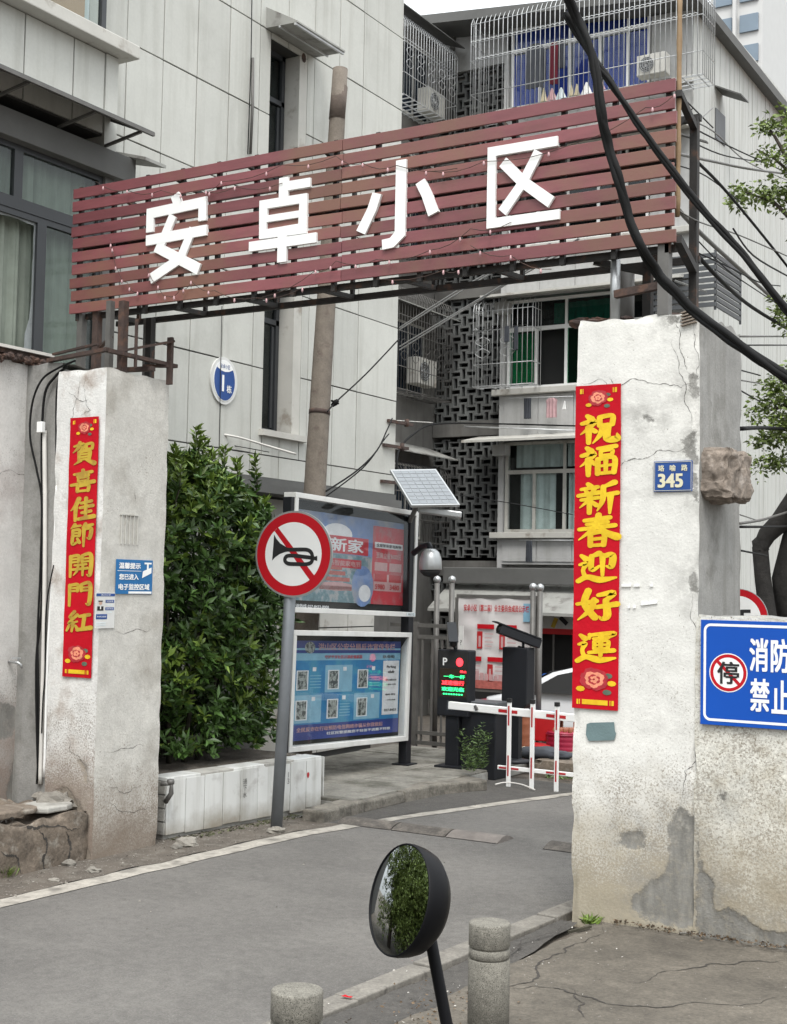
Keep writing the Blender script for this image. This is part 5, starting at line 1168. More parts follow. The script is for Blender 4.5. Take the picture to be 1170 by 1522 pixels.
for p, r, lb in (([(485,730,12.6),(530,700,13.4),(560,670,14),(575,640,14.6),(583,622,15)], .010, 'dark wire looping from behind the notice board up the facade'), ([(475,745,12.6),(540,695,13.6),(570,655,14.4),(578,645,15)], .008, 'second dark wire beside the looping one on the facade'),
        ([(590,625,15.3),(640,628,17),(640,628,17)], .006, 'short thin wire at the corner of the pale block'),
        ([(590,700,15.5),(593,670,15.8),(615,645,16.5),(650,630,18),(740,630,22),(856,633,24)], .016, 'black cable bending round from the solar panel to the white block'), ([(683,736,16),(760,748,18),(852,765,20)], .007, 'thin sagging wire below the lower window'),
        ([(250,640,11.4),(290,642,11.6),(345,648,11.8),(395,662,12.3),(440,675,12.6)], .013, 'pale conduit sagging along the facade above the shrub'), ([(250,655,11.4),(330,660,11.8),(400,672,12.3)], .005, 'thin dark wire along the facade above the shrub')):
    cable(p, r, lb, m_pvc if 'pale' in lb else m_cable)
for u, v in ((585,625),(578,661),(575,715)):
    mb = MB(); a = onX(u-8, v, XF+.02); mb.bar(a, a+Vector((.05,.55,0)), .04); mb.tube([a+Vector((.05,.4,-.04)), a+Vector((.05,.4,.06))], .03, 6); o = build('cable_bracket', mb, m_rust); tag(o, {625:'topmost rusty cable bracket near the building corner',661:'middle rusty cable bracket near the building corner',715:'lowest rusty cable bracket, beside the solar panel'}[v], 'bracket', 'rusty cable brackets on the facade corner')
# pipes and cables on the left wall
xw_ = -8.46
for pts, r, m, lb, cat in (
  ([(112,536,8.0),(85,548,8.0),(62,565,7.99),(48,600,7.98),(45,650,7.98),(55,700,8.0),(62,745,8.01),(60,850,8.01),(56,950,8.01),(58,1080,8.02),(55,1165,8.03)], .009, m_cable, 'black cable bowing out left of the drain pipes', 'cable'),
  ([(100,545,8.02),(82,560,8.02),(66,590,8.01),(62,680,8.02),(64,760,8.02),(62,900,8.02),(54,990,8.02),(57,1160,8.03)], .011, m_cable, 'black cable running straight down beside the grey conduit', 'cable'),
  ([(90,552,8.03),(84,590,8.03),(84,690,8.03),(86,720,8.03)], .008, m_cable, 'short black cable dropping into the white pipe', 'cable'),
  ([(66,640,8.03),(67,760,8.03),(66,900,8.03),(64,1000,8.03),(60,1165,8.04)], .020, m_pvc, 'pale grey conduit beside the black cables on the left wall', 'pipe'),
  ([(85,722,8.02),(80,840,8.02),(72,960,8.02),(66,1155,8.03)], .014, m_white, 'slim white plastic pipe leaning beside the left pillar', 'pipe'),
  ([(80,840,8.0),(72,880,8.0),(68,920,8.0),(67,1000,8.0),(64,1040,8.0),(62,1090,8.0)], .006, m_cable, 'thin black wire crossing the white plastic pipe', 'cable')):
    o = cable(pts, r, lb, m, name='pipe' if cat == 'pipe' else 'cable', seg=8); o['category'] = cat
mb = MB(); a = onY(61, 635, 7.99); mb.box(a.x-.03, a.x+.03, a.y-.02, a.y+.02, a.z-.045, a.z+.045); tag(build('junction_box', mb, m_white, bevel=.004), 'tiny white junction box on the cables left of the pillar', 'box')
a = onX(18, 984, xw_); fa = thing('tap', a, 'small chrome tap sticking out of the left wall', 'tap')
mb = MB(); mb.tube([a+Vector((-.04,0,0)), a+Vector((.03,.0,0)), a+Vector((.06,.01,-.003)), a+Vector((.085,.02,-.02)), a+Vector((.09,.025,-.05))], [.010,.011,.014,.010,.008], 8); build('spout', mb, m_galv, fa)
mb = MB(); mb.tube([a+Vector((.05,.02,.0)), a+Vector((.05,.02,.035))], .007, 6); mb.bar(a+Vector((.03,-.03,.035)), a+Vector((.07,.03,.035)), .010); build('handle', mb, m_galv, fa)

# ================================================================== POLE, COUPLETS, PLATES
up = thing('utility_pole', (-8.68, 12.45, 0), 'weathered round concrete pole with a rusty collar rising behind the sign', 'pole')
mb = MB(); b0 = Vector((-8.68,12.40,0)); b1_ = Vector((-8.62,12.86,8.22)); n = 16; mb.tube([b0.lerp(b1_, t) for t in np.linspace(0, 1, n)], [.150-.062*t for t in np.linspace(0, 1, n)], 20); build('shaft', mb, m_pole, up)
for t, h, rr in ((.506,.05,.123),(.95,.40,.094)):
    mb = MB(); a = b0.lerp(b1_, t); mb.tube([a-Vector((0,.0028*h*20,h/2)), a+Vector((0,.0028*h*20,h/2))], rr, 20); build('collar', mb, m_rust if t < .9 else mat('rusty_cap', (.11,.085,.07), .9, .3, 8, .6, 40), up)
def plane(y): return lambda u, v: (lambda p: (p.x, p.z))(onY(u, v, y))
def flower(parent, c, s, y, seedk=0):
    cx, cz = c
    for k, (rr, m, n, off) in enumerate(((1.0, m_pinkd, 9, 0), (.72, m_pink, 7, .3), (.45, m_pinkd, 6, .6), (.33, m_pink, 5, .1))):
        for i in range(n):
            mb = MB(); a = 2*math.pi*i/n+off+random.uniform(-.2,.2); q = []
            px, pz = cx+math.cos(a)*s*rr*.55, cz+math.sin(a)*s*rr*.42; w_ = s*rr*.42*random.uniform(.8,1.15)
            for t in np.linspace(0, 2*math.pi, 9)[:-1]: q.append((px+w_*math.cos(t)*(1+.15*math.sin(3*t)), pz+w_*.72*math.sin(t)))
            mb.prism(q, (0, y-.0006-k*.0003-i*.00002, 0), (1,0,0), (0,0,1), (0,-1,0), 0); build('petal', mb, m, parent)
    for i, (dx, dz) in enumerate(((.9,.25),(1.15,-.2),(.85,-.75),(-.9,-.6))):
        mb = MB(); q = [(cx+s*dx+s*.3*math.cos(t), cz+s*dz+s*.17*math.sin(t)) for t in np.linspace(0, 2*math.pi, 9)[:-1]]; mb.prism(q, (0, y-.0004-i*.00005, 0), (1,0,0), (0,0,1), (0,-1,0), 0); build('printed_leaf', mb, m_leafp if i % 2 == 0 else m_gold, parent)
def couplet(chars, y, x0, x1, z0, z1, label, gm, centres, skew):
    t = thing('couplet', ((x0+x1)/2, y, z0), label, 'couplet', 'spring festival couplets')
    mb = MB(); nx, nz = 8, 70; vs = []
    for j in range(nz+1):
        for i in range(nx+1):
            s_ = i/nx; z = z0+(z1-z0)*j/nz; x = x0+(x1-x0)*s_
            ed = (s_-.5)*2; curl = max(0, (j/nz-.965))*.15*(1 if s_ < .2 else .3)
            vs.append((x+.004*noise.noise(Vector((s_*2, z*3, 1))), y-.0035+.0022*noise.noise(Vector((x*9, z*6, 2)))-curl, z))
    n = nx+1; mb.smooth = True; mb.add(vs, [(j*n+i, j*n+i+1, (j+1)*n+i+1, (j+1)*n+i) for j in range(nz) for i in range(nx)]); build('paper', mb, m_red, t)
    W = x1-x0
    for ch, zc in zip(chars, centres): brush('character', ch, ((x0+x1)/2+W*.01, y-.0065, zc), (1,0,0), (0,0,1), W*.80, (z1-z0)*skew, gm, t)
    flower(t, ((x0+x1)/2, z1-W*.27), W*.23, y-.0065); flower(t, ((x0+x1)/2-W*.02, z0+W*.60), W*.33, y-.0065, 1)
    for zc in (z1-W*.12, z0+W*.14):
        for a, b_ in ((.22,.78),(.10,.14),(.155,.175),(.82,.84),(.86,.91)):
            if zc > z0+1: 
                if a == .22: continue
            mb = MB(); mb.box(x0+W*a, x0+W*b_, y-.0072, y-.007, zc-W*.05, zc+W*.05); build('gold_bar', mb, m_gold, t)
    return t
cR_ = [onY(888, v, 8.41).z for v in (638,686,740,788,843,900,962)]
couplet('祝福新春迎好運', 8.418, onY(853,800,8.41).x, onY(921,800,8.41).x, 1.412, 3.578, 'red couplet with bright gold characters on the white right pillar', m_gold, cR_, .087)
cL_ = [onY(122, v, 7.98).z for v in (680,706+3,752,800,846,892,938)]
cL_ = [onY(124-i*1.2, v, 7.98).z for i, v in enumerate((673,715,757,795,841,884,925))]
couplet('賀喜佳節開門紅', 7.988, -7.915, -7.60, 1.425, 3.515, 'narrow red couplet with dull gold characters on the left pillar', m_goldd, cL_, .080)
# street number plate
def plate(name, lb, cat, y, u0, v0, u1, v1, m, th=.004, bev=.0):
    a, b_ = onY(u0, v0, y), onY(u1, v1, y); t = thing(name, ((a.x+b_.x)/2, y, b_.z), lb, cat); mb = MB(); mb.box(a.x, b_.x, y, y+th, b_.z, a.z); build('plate', mb, m, t, bevel=bev); return t, a, b_
t, a, b_ = plate('number_plate', 'small dark blue street number plate reading 345 on the white pillar', 'plate', 8.415, 972, 686, 1029, 730, m_blueP, .006, .002)
W, Hh = b_.x-a.x, a.z-b_.z; nrm = .0015
def frame(parent, x0, x1, y, z0, z1, w_, m, ins=.006):
    for q in ((x0+ins,x1-ins,z1-ins-w_,z1-ins),(x0+ins,x1-ins,z0+ins,z0+ins+w_),(x0+ins,x0+ins+w_,z0+ins+w_,z1-ins-w_),(x1-ins-w_,x1-ins,z0+ins+w_,z1-ins-w_)):
        mb = MB(); mb.box(q[0], q[1], y-.0008, y, q[2], q[3]); build('border', mb, m, parent)
m_cream = mat('plate_cream', (.66,.62,.44), .5, .05, 5, 0, 40)
frame(t, a.x, b_.x, 8.413, b_.z, a.z, .0025, m_cream)
for i, ch in enumerate('珞喻路'): text('lettering', ch, (a.x+W*(.2+.3*i), 8.412, a.z-Hh*.23), (1,0,0), (0,0,1), m_cream, t, H=Hh*.2, bold=.02)
text('number', '345', (a.x+W*.44, 8.412, b_.z+Hh*.36), (1,0,0), (0,0,1), m_cream, t, W=W*.62, H=Hh*.43, bold=.035)
# blue fire lane sign
a, c_ = onY(1042, 921, 8.395), onY(1040, 1076, 8.395); x0, z1, z0 = a.x, a.z, c_.z; x1 = x0+1.42
t = thing('fire_lane_sign', ((x0+x1)/2, 8.4, z0), 'blue fire lane no parking sign with white lettering on the low wall', 'sign')
mb = MB(); mb.box(x0, x1, 8.393, 8.400, z0, z1); build('plate', mb, m_blueS, t, bevel=.002)
def rrect(x0, x1, z0, z1, r, n=6):
    q = []
    for cx, cz, a0 in ((x1-r, z1-r, 0), (x0+r, z1-r, 90), (x0+r, z0+r, 180), (x1-r, z0+r, 270)):
        for k in range(n+1): an = math.radians(a0+90*k/n); q.append((cx+r*math.cos(an), cz+r*math.sin(an)))
    return q
mb = MB(); o_ = rrect(x0+.02, x1-.02, z0+.025, z1-.022, .045); i_ = rrect(x0+.036, x1-.036, z0+.041, z1-.038, .03); n = len(o_)
mb.add([(p[0], 8.3915, p[1]) for p in o_+i_], [(k, n+k, n+(k+1)%n, (k+1)%n) for k in range(n)]); build('border', mb, m_white, t)
def ringmesh(c, r0, r1, y, n=48):
    mb = MB(); mb.add([(c[0]+r0*math.cos(2*math.pi*k/n), y, c[1]+r0*math.sin(2*math.pi*k/n)) for k in range(n)]+[(c[0]+r1*math.cos(2*math.pi*k/n), y, c[1]+r1*math.sin(2*math.pi*k/n)) for k in range(n)], [(k, n+k, n+(k+1)%n, (k+1)%n) for k in range(n)]); return mb
cc = onY(1082.5, 1000, 8.39); c2 = (cc.x, cc.z); rr = .122
mb = MB(); mb.prism(ell(rr, rr, 48), (c2[0],8.3915,c2[1]), (1,0,0), (0,0,1), (0,-1,0), 0); build('disc', mb, m_white, t)
build('red_ring', ringmesh(c2, rr*.72+.008, rr*.95, 8.3908), m_redb, t)
mb = MB(); mb.bar((c2[0]-rr*.62, 8.3906, c2[1]+rr*.62), (c2[0]+rr*.62, 8.3906, c2[1]-rr*.62), .0006, .020, up=(.7,0,.7)); build('slash', mb, m_redb, t)
text('lettering', '停', (c2[0], 8.3898, c2[1]), (1,0,0), (0,0,1), m_black, t, W=rr*1.10, H=rr*1.12, bold=.018)
def cpx(u0, u1, v0, v1): a, b_ = onY(u0, v0, 8.39), onY(u1, v1, 8.39); return (a.x+b_.x)/2, (a.z+b_.z)/2, b_.x-a.x, a.z-b_.z
q1 = cpx(1115, 1141, 949, 998); q2 = cpx(1116, 1143, 1008, 1059); st_ = cpx(1147, 1173, 951, 999)[0]-q1[0]
for i, ch in enumerate('消防车通道'): text('lettering', ch, (q1[0]+i*st_, 8.391, q1[1]), (1,0,0), (0,0,1), m_white, t, W=q1[2], H=q1[3], bold=.026)
for i, ch in enumerate('禁止停车'): text('lettering', ch, (q2[0]+i*st_, 8.391, q2[1]-.004*(i>0)), (1,0,0), (0,0,1), m_white, t, W=q2[2], H=q2[3]*(.96), bold=.026)
# notices on the left pillar's road face (plane facing +X)
def onx(u, v): return onX(u, v, LXP+.01)
a, b_ = onx(173.5, 831), onx(226, 884); y0, y1 = a.y, b_.y; z1, z0 = onx(200, 832).z, onx(200, 883).z
t = thing('surveillance_notice', (LXP+.01, (y0+y1)/2, z0), 'blue camera surveillance notice on the road side of the left pillar', 'notice')
mb = MB(); mb.box(LXP+.004, LXP+.010, y0, y1, z0, z1); build('plate', mb, m_blueN, t, bevel=.001)
D_ = y1-y0; Hh = z1-z0; UX, UY = (0,1,0), (0,0,1)
text('lettering', '温馨提示', (LXP+.0115, y0+D_*.36, z1-Hh*.18), UX, UY, m_white, t, W=D_*.58, H=Hh*.17, bold=.03)
text('lettering', '您已进入', (LXP+.0115, y0+D_*.34, z1-Hh*.50), UX, UY, m_white, t, W=D_*.52, H=Hh*.16, bold=.03)
text('lettering', '电子监控区域', (LXP+.0115, y0+D_*.49, z1-Hh*.79), UX, UY, m_white, t, W=D_*.84, H=Hh*.17, bold=.03)
mb = MB(); mb.box(LXP+.011, LXP+.012, y0+D_*.03, y0+D_*.68, z1-Hh*.335, z1-Hh*.322); build('rule', mb, m_white, t)
mb = MB(); mb.prism([(.70,.30),(.96,.45),(.96,.62),(.72,.50)], (LXP+.0125, y0, z0+Hh*.17), (0,D_,0), (0,0,Hh), (1,0,0), 0); mb2 = MB(); mb2.prism([(.83,.9),(.88,.9),(.88,.55),(.83,.55)], (LXP+.0122, y0, z0+Hh*.02), (0,D_,0), (0,0,Hh), (1,0,0), 0); mb2.prism([(.76,.93),(.96,.93),(.96,.88),(.76,.88)], (LXP+.0123, y0, z0), (0,D_,0), (0,0,Hh), (1,0,0), 0)
build('camera_pictogram', mb, m_white, t); build('camera_mount', mb2, m_white, t)
mb = MB(); mb.box(LXP+.0108, LXP+.0118, y0+D_*.34, y1-.01, z0+.004, z0+.022); build('torn_strip', mb, m_white, t)
z1, z0 = onx(156, 881).z, onx(156, 934).z; y0, y1 = onx(142.5, 900).y, onx(171, 900).y
t = thing('contact_notice', (LXP+.01, (y0+y1)/2, z0), 'small white contact notice with a dark suited figure beside the left couplet', 'notice')
mb = MB(); mb.box(LXP+.004, LXP+.009, y0, y1, z0, z1); build('plate', mb, m_whitep, t, bevel=.001)
D_ = y1-y0; Hh = z1-z0
def rect(m, a0, a1, b0, b1, lift=.0105, name='printed_box'):
    mb = MB(); mb.box(LXP+lift-.0008, LXP+lift, y0+D_*a0, y0+D_*a1, z0+Hh*b0, z0+Hh*b1); return build(name, mb, m, t)
rect(m_blueP, .02, .98, .90, .98); rect(m_blueP, .5, .95, .72, .80); rect(m_blueP, .5, .95, .51, .59); rect(m_blueP, .03, .6, .26, .40); rect(m_curtg, .55, .85, .64, .67); rect(m_curtg, .55, .85, .44, .47); rect(m_curtg, .05, .55, .14, .17); rect(m_curtg, .05, .55, .08, .11); 
rect(m_black, .08, .40, .50, .62, name='figure_suit'); mb = MB(); mb.prism([(D_*.24+D_*.09*math.cos(t_), Hh*.71+Hh*.055*math.sin(t_)) for t_ in np.linspace(0, 2*math.pi, 13)[:-1]], (LXP+.0106, y0, z0), UX, UY, (1,0,0), 0); build('figure_head', mb, mat('print_skin', (.5,.33,.25), .6, .05, 5, 0, 40), t); rect(m_black, .13, .35, .745, .78, .0109, 'figure_hair'); rect(m_white, .22, .27, .54, .62, .0109, 'figure_shirt')
for i, (s_, a0, b0, w_) in enumerate((('武汉公安', .5, .94, .5), ('社区民警', .72, .76, .36), ('联系电话', .72, .55, .36), ('有困难找警察', .31, .33, .48))): text('lettering', s_, (LXP+.0115, y0+D_*a0, z0+Hh*b0), UX, UY, m_white, t, W=D_*w_, H=Hh*.045)
# ================================================================== NOTICE BOARD
class Pl:
    def __init__(s, p0, d, up=(0,0,1)):
        s.o = Vector(p0); s.ux = Vector(d).normalized(); s.n = s.ux.cross(Vector(up)).normalized(); s.uy = s.n.cross(s.ux).normalized()
    def ab(s, u, v):
        d = Vector(RW@_cam(u, v)); o = Vector(OC); t = (s.o-o).dot(s.n)/d.dot(s.n); p = o+d*t-s.o; return (p.dot(s.ux), p.dot(s.uy))
    def w(s, a, b_, h=0): return s.o+s.ux*a+s.uy*b_+s.n*h
    def quad(s, mb, uv, d=.002, h=0): mb.prism([s.ab(u, v) for u, v in uv], s.o+s.n*h, s.ux, s.uy, s.n, d); return mb
    def rect(s, mb, a0, a1, b0, b1, d=.002, h=0): mb.prism([(a0,b0),(a1,b0),(a1,b1),(a0,b1)], s.o+s.n*h, s.ux, s.uy, s.n, d); return mb
bd = Pl((-8.10, 13.7, 0), RW@_cam(1916, 968))
nb = thing('notice_board', (-8.1, 13.2, 0), 'two-tier glazed notice board with white frames and colourful posters beside the driveway', 'notice board')
def caseb(uvs, mats_):
    q = [bd.ab(u, v) for u, v in uvs]; a0 = (q[0][0]+q[3][0])/2; a1 = (q[1][0]+q[2][0])/2; b1 = (q[0][1]+q[1][1])/2; b0 = (q[2][1]+q[3][1])/2; t = .055
    for r_ in ((a0,a1,b1-t,b1),(a0,a1,b0,b0+t),(a0,a0+t,b0+t,b1-t),(a1-t,a1,b0+t,b1-t)):
        mb = MB(); bd.rect(mb, *r_, d=.16, h=.05); build('frame', mb, m_whitep, nb, bevel=.004)
    mb = MB(); bd.rect(mb, a0+.01, a1-.01, b0+.01, b1-.01, d=.02, h=-.06); build('back_panel', mb, m_black, nb)
    mb = MB(); bd.rect(mb, a0+t, a1-t, b0+t, b1-t, d=.004, h=.02); build('pane', mb, m_glassb, nb)
    return a0, a1, b0, b1
A0, A1, B0, B1 = caseb(((428,730),(619,761),(611,917),(434,910)), None)
a0, a1, b0, b1 = caseb(((433,936),(609,940.5),(600,1101),(423,1118)), None)
def pr(x0, x1, z0, z1, m, nm='printed_area', h=-.052, base=None):
    X0, X1, Z0, Z1 = base; mb = MB(); bd.rect(mb, X0+(X1-X0)*x0, X0+(X1-X0)*x1, Z0+(Z1-Z0)*z0, Z0+(Z1-Z0)*z1, d=.0005, h=h); return build(nm, mb, m, nb)
def prt(s_, x, z, w_, h_, m, base, h=-.0495, bold=.02):
    X0, X1, Z0, Z1 = base; return text('lettering', s_, bd.w(X0+(X1-X0)*x, Z0+(Z1-Z0)*z, h), bd.ux, bd.uy, m, nb, W=(X1-X0)*w_, H=(Z1-Z0)*h_, bold=bold)
m_psky = mat('print_sky', (.14,.22,.42), .5, .35, 3, 0, 40, c2=(.32,.33,.36), mk=(2,.42,.62)); m_pred = mat('print_red', (.50,.035,.05), .5, .15, 4, 0, 40, c2=(.42,.10,.11), mk=(7,.5,.6))
m_pnavy = mat('print_navy', (.03,.05,.22), .5, .2, 4, 0, 40); m_pblue = mat('print_blue', (.03,.20,.42), .5, .25, 3, 0, 40, c2=(.06,.27,.42), mk=(3,.5,.6)); m_plb = mat('print_light_blue', (.22,.42,.55), .5, .15, 6, 0, 40)
m_ppink = mat('print_pink', (.50,.30,.30), .5, .15, 12, 0, 40); m_pwh = mat('print_white', (.70,.70,.72), .5, .1, 12, 0, 40); m_psketch = mat('print_sketch', (.32,.34,.32), .5, .5, 40, 0, 40, c2=(.06,.07,.07), mk=(22,.48,.54)); m_proof = mat('print_pagoda', (.42,.12,.10), .5, .3, 20, 0, 40); m_pbb = mat('print_aqua', (.16,.26,.30), .5, .4, 9, 0, 40, c2=(.36,.37,.38), mk=(9,.5,.58))
U = (A0+.13, A1-.11, B0+.13, B1-.16)
pr(0, 1, 0, 1, m_psky, base=U); pr(.68, .99, 0.0, .93, m_pred, h=-.0512, base=U); pr(0, .68, 0, .55, m_pbb, h=-.0514, base=U)
for k, (x0, x1, z0, z1) in enumerate(((.14,.64,.56,.76),(.24,.58,.40,.50))): pr(x0, x1, z0, z1, m_pred, h=-.0505, base=U)
prt('“焕新家', .34, .66, .50, .15, m_pwh, U); prt('国补”', .14, .66, .18, .14, m_pwh, U); prt('2025智能家电节', .41, .45, .32, .06, m_ppink, U)
# bullet-shaped dome and pagoda of the advert, as plain flat print
for k, (cx, cz, rx, rz, m) in enumerate(((.36,.78,.13,.12,m_pwh),(.36,.18,.17,.05,m_ppink),(.60,.20,.10,.24,m_psky),(.62,.12,.055,.10,m_pwh))):
    X0, X1, Z0, Z1 = U; mb = MB(); mb.prism([((X0+(X1-X0)*(cx+rx*math.cos(t))), (Z0+(Z1-Z0)*(cz+rz*math.sin(t)))) for t in np.linspace(0, 2*math.pi, 20)[:-1]], bd.o+bd.n*(-.0511+k*.0001+(.0004 if k > 0 else -.0002)), bd.ux, bd.uy, bd.n, 0); build('printed_shape', mb, m, nb)
for k, (w_, z) in enumerate(((.10,.37),(.16,.31),(.24,.24),(.28,.14))): pr(.36-w_/2, .36+w_/2, z, z+.045, m_proof, h=-.0506, base=U)
pr(.70, .97, .67, .74, m_pwh, h=-.0506, base=U); prt('全屋智能家电购物', .835, .705, .24, .04, m_black, U); prt('至高立省9600元', .835, .585, .24, .07, m_ppink, U)
for x in (.705, .845):
    pr(x, x+.12, .40, .50, m_ppink, h=-.0506, base=U); pr(x, x+.12, .27, .36, m_plred, h=-.0503, base=U)
pr(.70, .97, .16, .36, m_ppink, h=-.0506, base=U); prt('5980', .76, .21, .09, .06, m_plred, U); prt('3480', .90, .21, .09, .06, m_plred, U)
prt('咨询热线 027-8433-0000', .16, -.06, .30, .04, m_pwh, U, h=-.0560)
Lw = (a0+.11, a1-.08, b0+.10, b1-.11)
pr(0, 1, 0, 1, m_pblue, base=Lw); pr(0, 1, .875, 1, m_pnavy, h=-.0512, base=Lw); pr(0, 1, .80, .872, m_plb, h=-.0512, base=Lw); pr(0, 1, 0, .155, m_pnavy, h=-.0512, base=Lw); pr(0, 1, .905, .925, m_plb, h=-.0509, base=Lw)
prt('洪山区公安分局反诈宣传专栏', .58, .94, .72, .07, m_ppink, Lw); prt('守护平安社区共建和谐家园', .45, .835, .34, .035, m_pred, Lw); prt('珞南街', .88, .835, .12, .035, m_mgrey, Lw); prt('全民反诈在行动预防电信网络诈骗从你我做起', .45, .105, .78, .045, m_ppink, Lw); prt('社区民警提醒您不轻信不透露不转账', .62, .05, .6, .03, m_pwh, Lw)
X0, X1, Z0, Z1 = Lw; mb = MB(); mb.prism([(X0+(X1-X0)*(.15+.045*math.cos(t)), Z0+(Z1-Z0)*(.93+.06*math.sin(t))) for t in np.linspace(0, 2*math.pi, 16)[:-1]], bd.o+bd.n*-.0506, bd.ux, bd.uy, bd.n, 0); build('printed_badge', mb, m_psketch, nb)
for r_ in range(2):
    for c_ in range(3):
        x = .03+c_*.27; z = .50-r_*.30+.0
        pr(x-.01, x+.235, z-.03, z+.25, m_plb if (r_+c_) % 2 else m_pblue, h=-.0510, base=Lw); pr(x+.015, x+.115, z, z+.20, m_pwh, h=-.0507, base=Lw); pr(x+.025, x+.105, z+.01, z+.19, m_psketch, h=-.0504, base=Lw)
        for k in range(5): pr(x+.13, x+.225, z+.02+k*.03, z+.028+k*.03, m_plb, h=-.0504, base=Lw)
        pr(x+.15, x+.18, z+.19, z+.23, m_pwh, h=-.0504, base=Lw)
pr(.83, .99, .20, .79, m_pwh, h=-.0504, base=Lw)
for k, (z, w_, hh, s_) in enumerate(((.72,.09,.035,'Parking'),(.67,.06,.03,'club'),(.58,.11,.02,'停车 收费 标准'),(.53,.10,.015,'小型车 月租'),(.42,.10,.02,'临时 停车'),(.36,.10,.015,'一小时内免费'),(.25,.12,.025,'027-8433'))): prt(s_, .91, z, w_, hh, m_black, Lw, h=-.048)
mb = MB(); bd.rect(mb, A1-.20, A1-.02, B0+.01, B0+.05, d=.004, h=.056); build('maker_label', mb, m_curtg, nb); text('lettering', 'HG-712', bd.w(A1-.11, B0+.03, .058), bd.ux, bd.uy, m_black, nb, W=.12, H=.025)
for a_, zt_ in ((a1+.045, B1-.02), (a0+.02, B1-.05)):
    p = bd.w(a_, 0, -.02); mb = MB(); mb.bar((p.x,p.y,.0), (p.x,p.y,bd.w(a_, zt_, 0).z), .11, .11); build('post', mb, m_dgrey, nb, bevel=.006)
    mb = MB(); mb.box(p.x-.11, p.x+.11, p.y-.11, p.y+.11, .11, .13); build('base_plate', mb, m_dgrey, nb)
# solar panel and dome camera
TL, TR, BR, BL = [Vector(OC)+Vector(RW@_cam(u, v))*(d/FPX) for u, v, d in ((580,698,15.45),(648,697,15.75),(684,750,15.15),(612,751,14.85))]
sp = thing('solar_panel', (TL+BR)/2, 'tilted grey solar panel on a bracket above the notice board', 'solar panel')
nrm = (TR-TL).cross(BL-TL).normalized(); nrm = nrm if nrm.dot(Vector(OC)-TL) > 0 else -nrm
def quadbox(mb, q, th): mb.add([p for p in q]+[p-nrm*th for p in q], [(0,1,2,3),(7,6,5,4),(0,4,5,1),(1,5,6,2),(2,6,7,3),(3,7,4,0)])
mb = MB(); quadbox(mb, (TL,BL,BR,TR), .03); build('frame', mb, m_galv, sp)
def bl(s_, t): return TL.lerp(TR, s_).lerp(BL.lerp(BR, s_), t)
for i in range(6):
    for j in range(9):
        e = .008; s0, s1, t0, t1 = .03+i*.94/6+e*.6, .03+(i+1)*.94/6-e*.6, .03+j*.94/9+e*.7, .03+(j+1)*.94/9-e*.7
        mb = MB(); q = [bl(s0,t0), bl(s0,t1), bl(s1,t1), bl(s1,t0)]; q = [p+nrm*.003 for p in q]; quadbox(mb, q, .002); build('cell', mb, m_solar, sp)
pp = bd.w(a1+.045, 0, -.02)
mb = MB(); c_ = (TL+BR)/2-nrm*.04; mb.tube([c_, Vector((pp.x, pp.y, c_.z-.35)), Vector((pp.x, pp.y, 2.9))], .03, 8); build('arm', mb, m_steelg, sp)
a, b_ = (Vector(OC)+Vector(RW@_cam(u, v))*(15.2/FPX) for u, v in ((622,757),(686,766))); mb = MB(); mb.bar(a, b_, .16, .075); build('battery_box', mb, m_galv, sp, bevel=.015)
dc = Vector(OC)+Vector(RW@_cam(640, 838))*(15.4/FPX); t = thing('dome_camera', dc, 'silver dome camera hanging from the side of the notice board post', 'camera')
mb = MB(); mb.lathe([(.0,.17),(.06,.17),(.10,.13),(.125,.06),(.13,.0),(.13,-.06),(.125,-.07)], dc, 20); build('housing', mb, m_galv, t); mb = MB(); mb.lathe([(.118,-.06),(.115,-.10),(.08,-.135),(.03,-.15)], dc, 20); build('dome', mb, m_black, t)
mb = MB(); mb.tube([dc+Vector((0,0,.16)), dc+Vector((-.04,.03,.22)), dc+Vector((-.16,.08,.20)), dc+Vector((-.30,.12,.12))], .035, 8); build('bracket', mb, m_dgrey, t)

# ================================================================== NO-HORN SIGN
hd = Vector((1,0,0)); ang = math.radians(4.5); hsgn = Pl(onY(436, 823, 9.93), (math.cos(ang), math.sin(ang), .03))
hp = thing('horn_sign', (-7.2, 9.99, 0), 'round red ringed no-horn sign on a grey pole by the planter', 'traffic sign')
cx, cz = hsgn.ab(436, 823.5); rx = (hsgn.ab(493, 823)[0]-hsgn.ab(379, 823)[0])/2; rz = (hsgn.ab(436, 759)[1]-hsgn.ab(436, 888)[1])/2; R_ = (rx+rz)/2
def disc(r, h, d, m, nm, k=56): mb = MB(); mb.prism([(cx+rx/R_*r*math.cos(2*math.pi*i/k), cz+rz/R_*r*math.sin(2*math.pi*i/k)) for i in range(k)], hsgn.o+hsgn.n*h, hsgn.ux, hsgn.uy, hsgn.n, d); return build(nm, mb, m, hp)
disc(R_, .0, .018, m_galv, 'plate'); disc(R_*.955, .0012, 0, m_redb, 'red_ring'); disc(R_*.735, .0024, 0, m_white, 'white_field')
cp_ = lambda x, y: hsgn.ab(350+x/3.9, 700+y/3.9)
mb = MB(); q = [cp_(*p) for p in ((228,348),(249,328),(458,606),(434,636))]; mb.prism(q, hsgn.o+hsgn.n*.0032, hsgn.ux, hsgn.uy, hsgn.n, 0); build('slash', mb, m_redb, hp)
mb = MB(); q = [cp_(*p) for p in ((226,368),(238,392),(262,420),(300,443),(318,447),(318,466),(290,470),(258,482),(232,500),(214,520),(220,450))]; mb.prism(q, hsgn.o+hsgn.n*.0042, hsgn.ux, hsgn.uy, hsgn.n, 0); build('horn_bell', mb, m_black, hp)
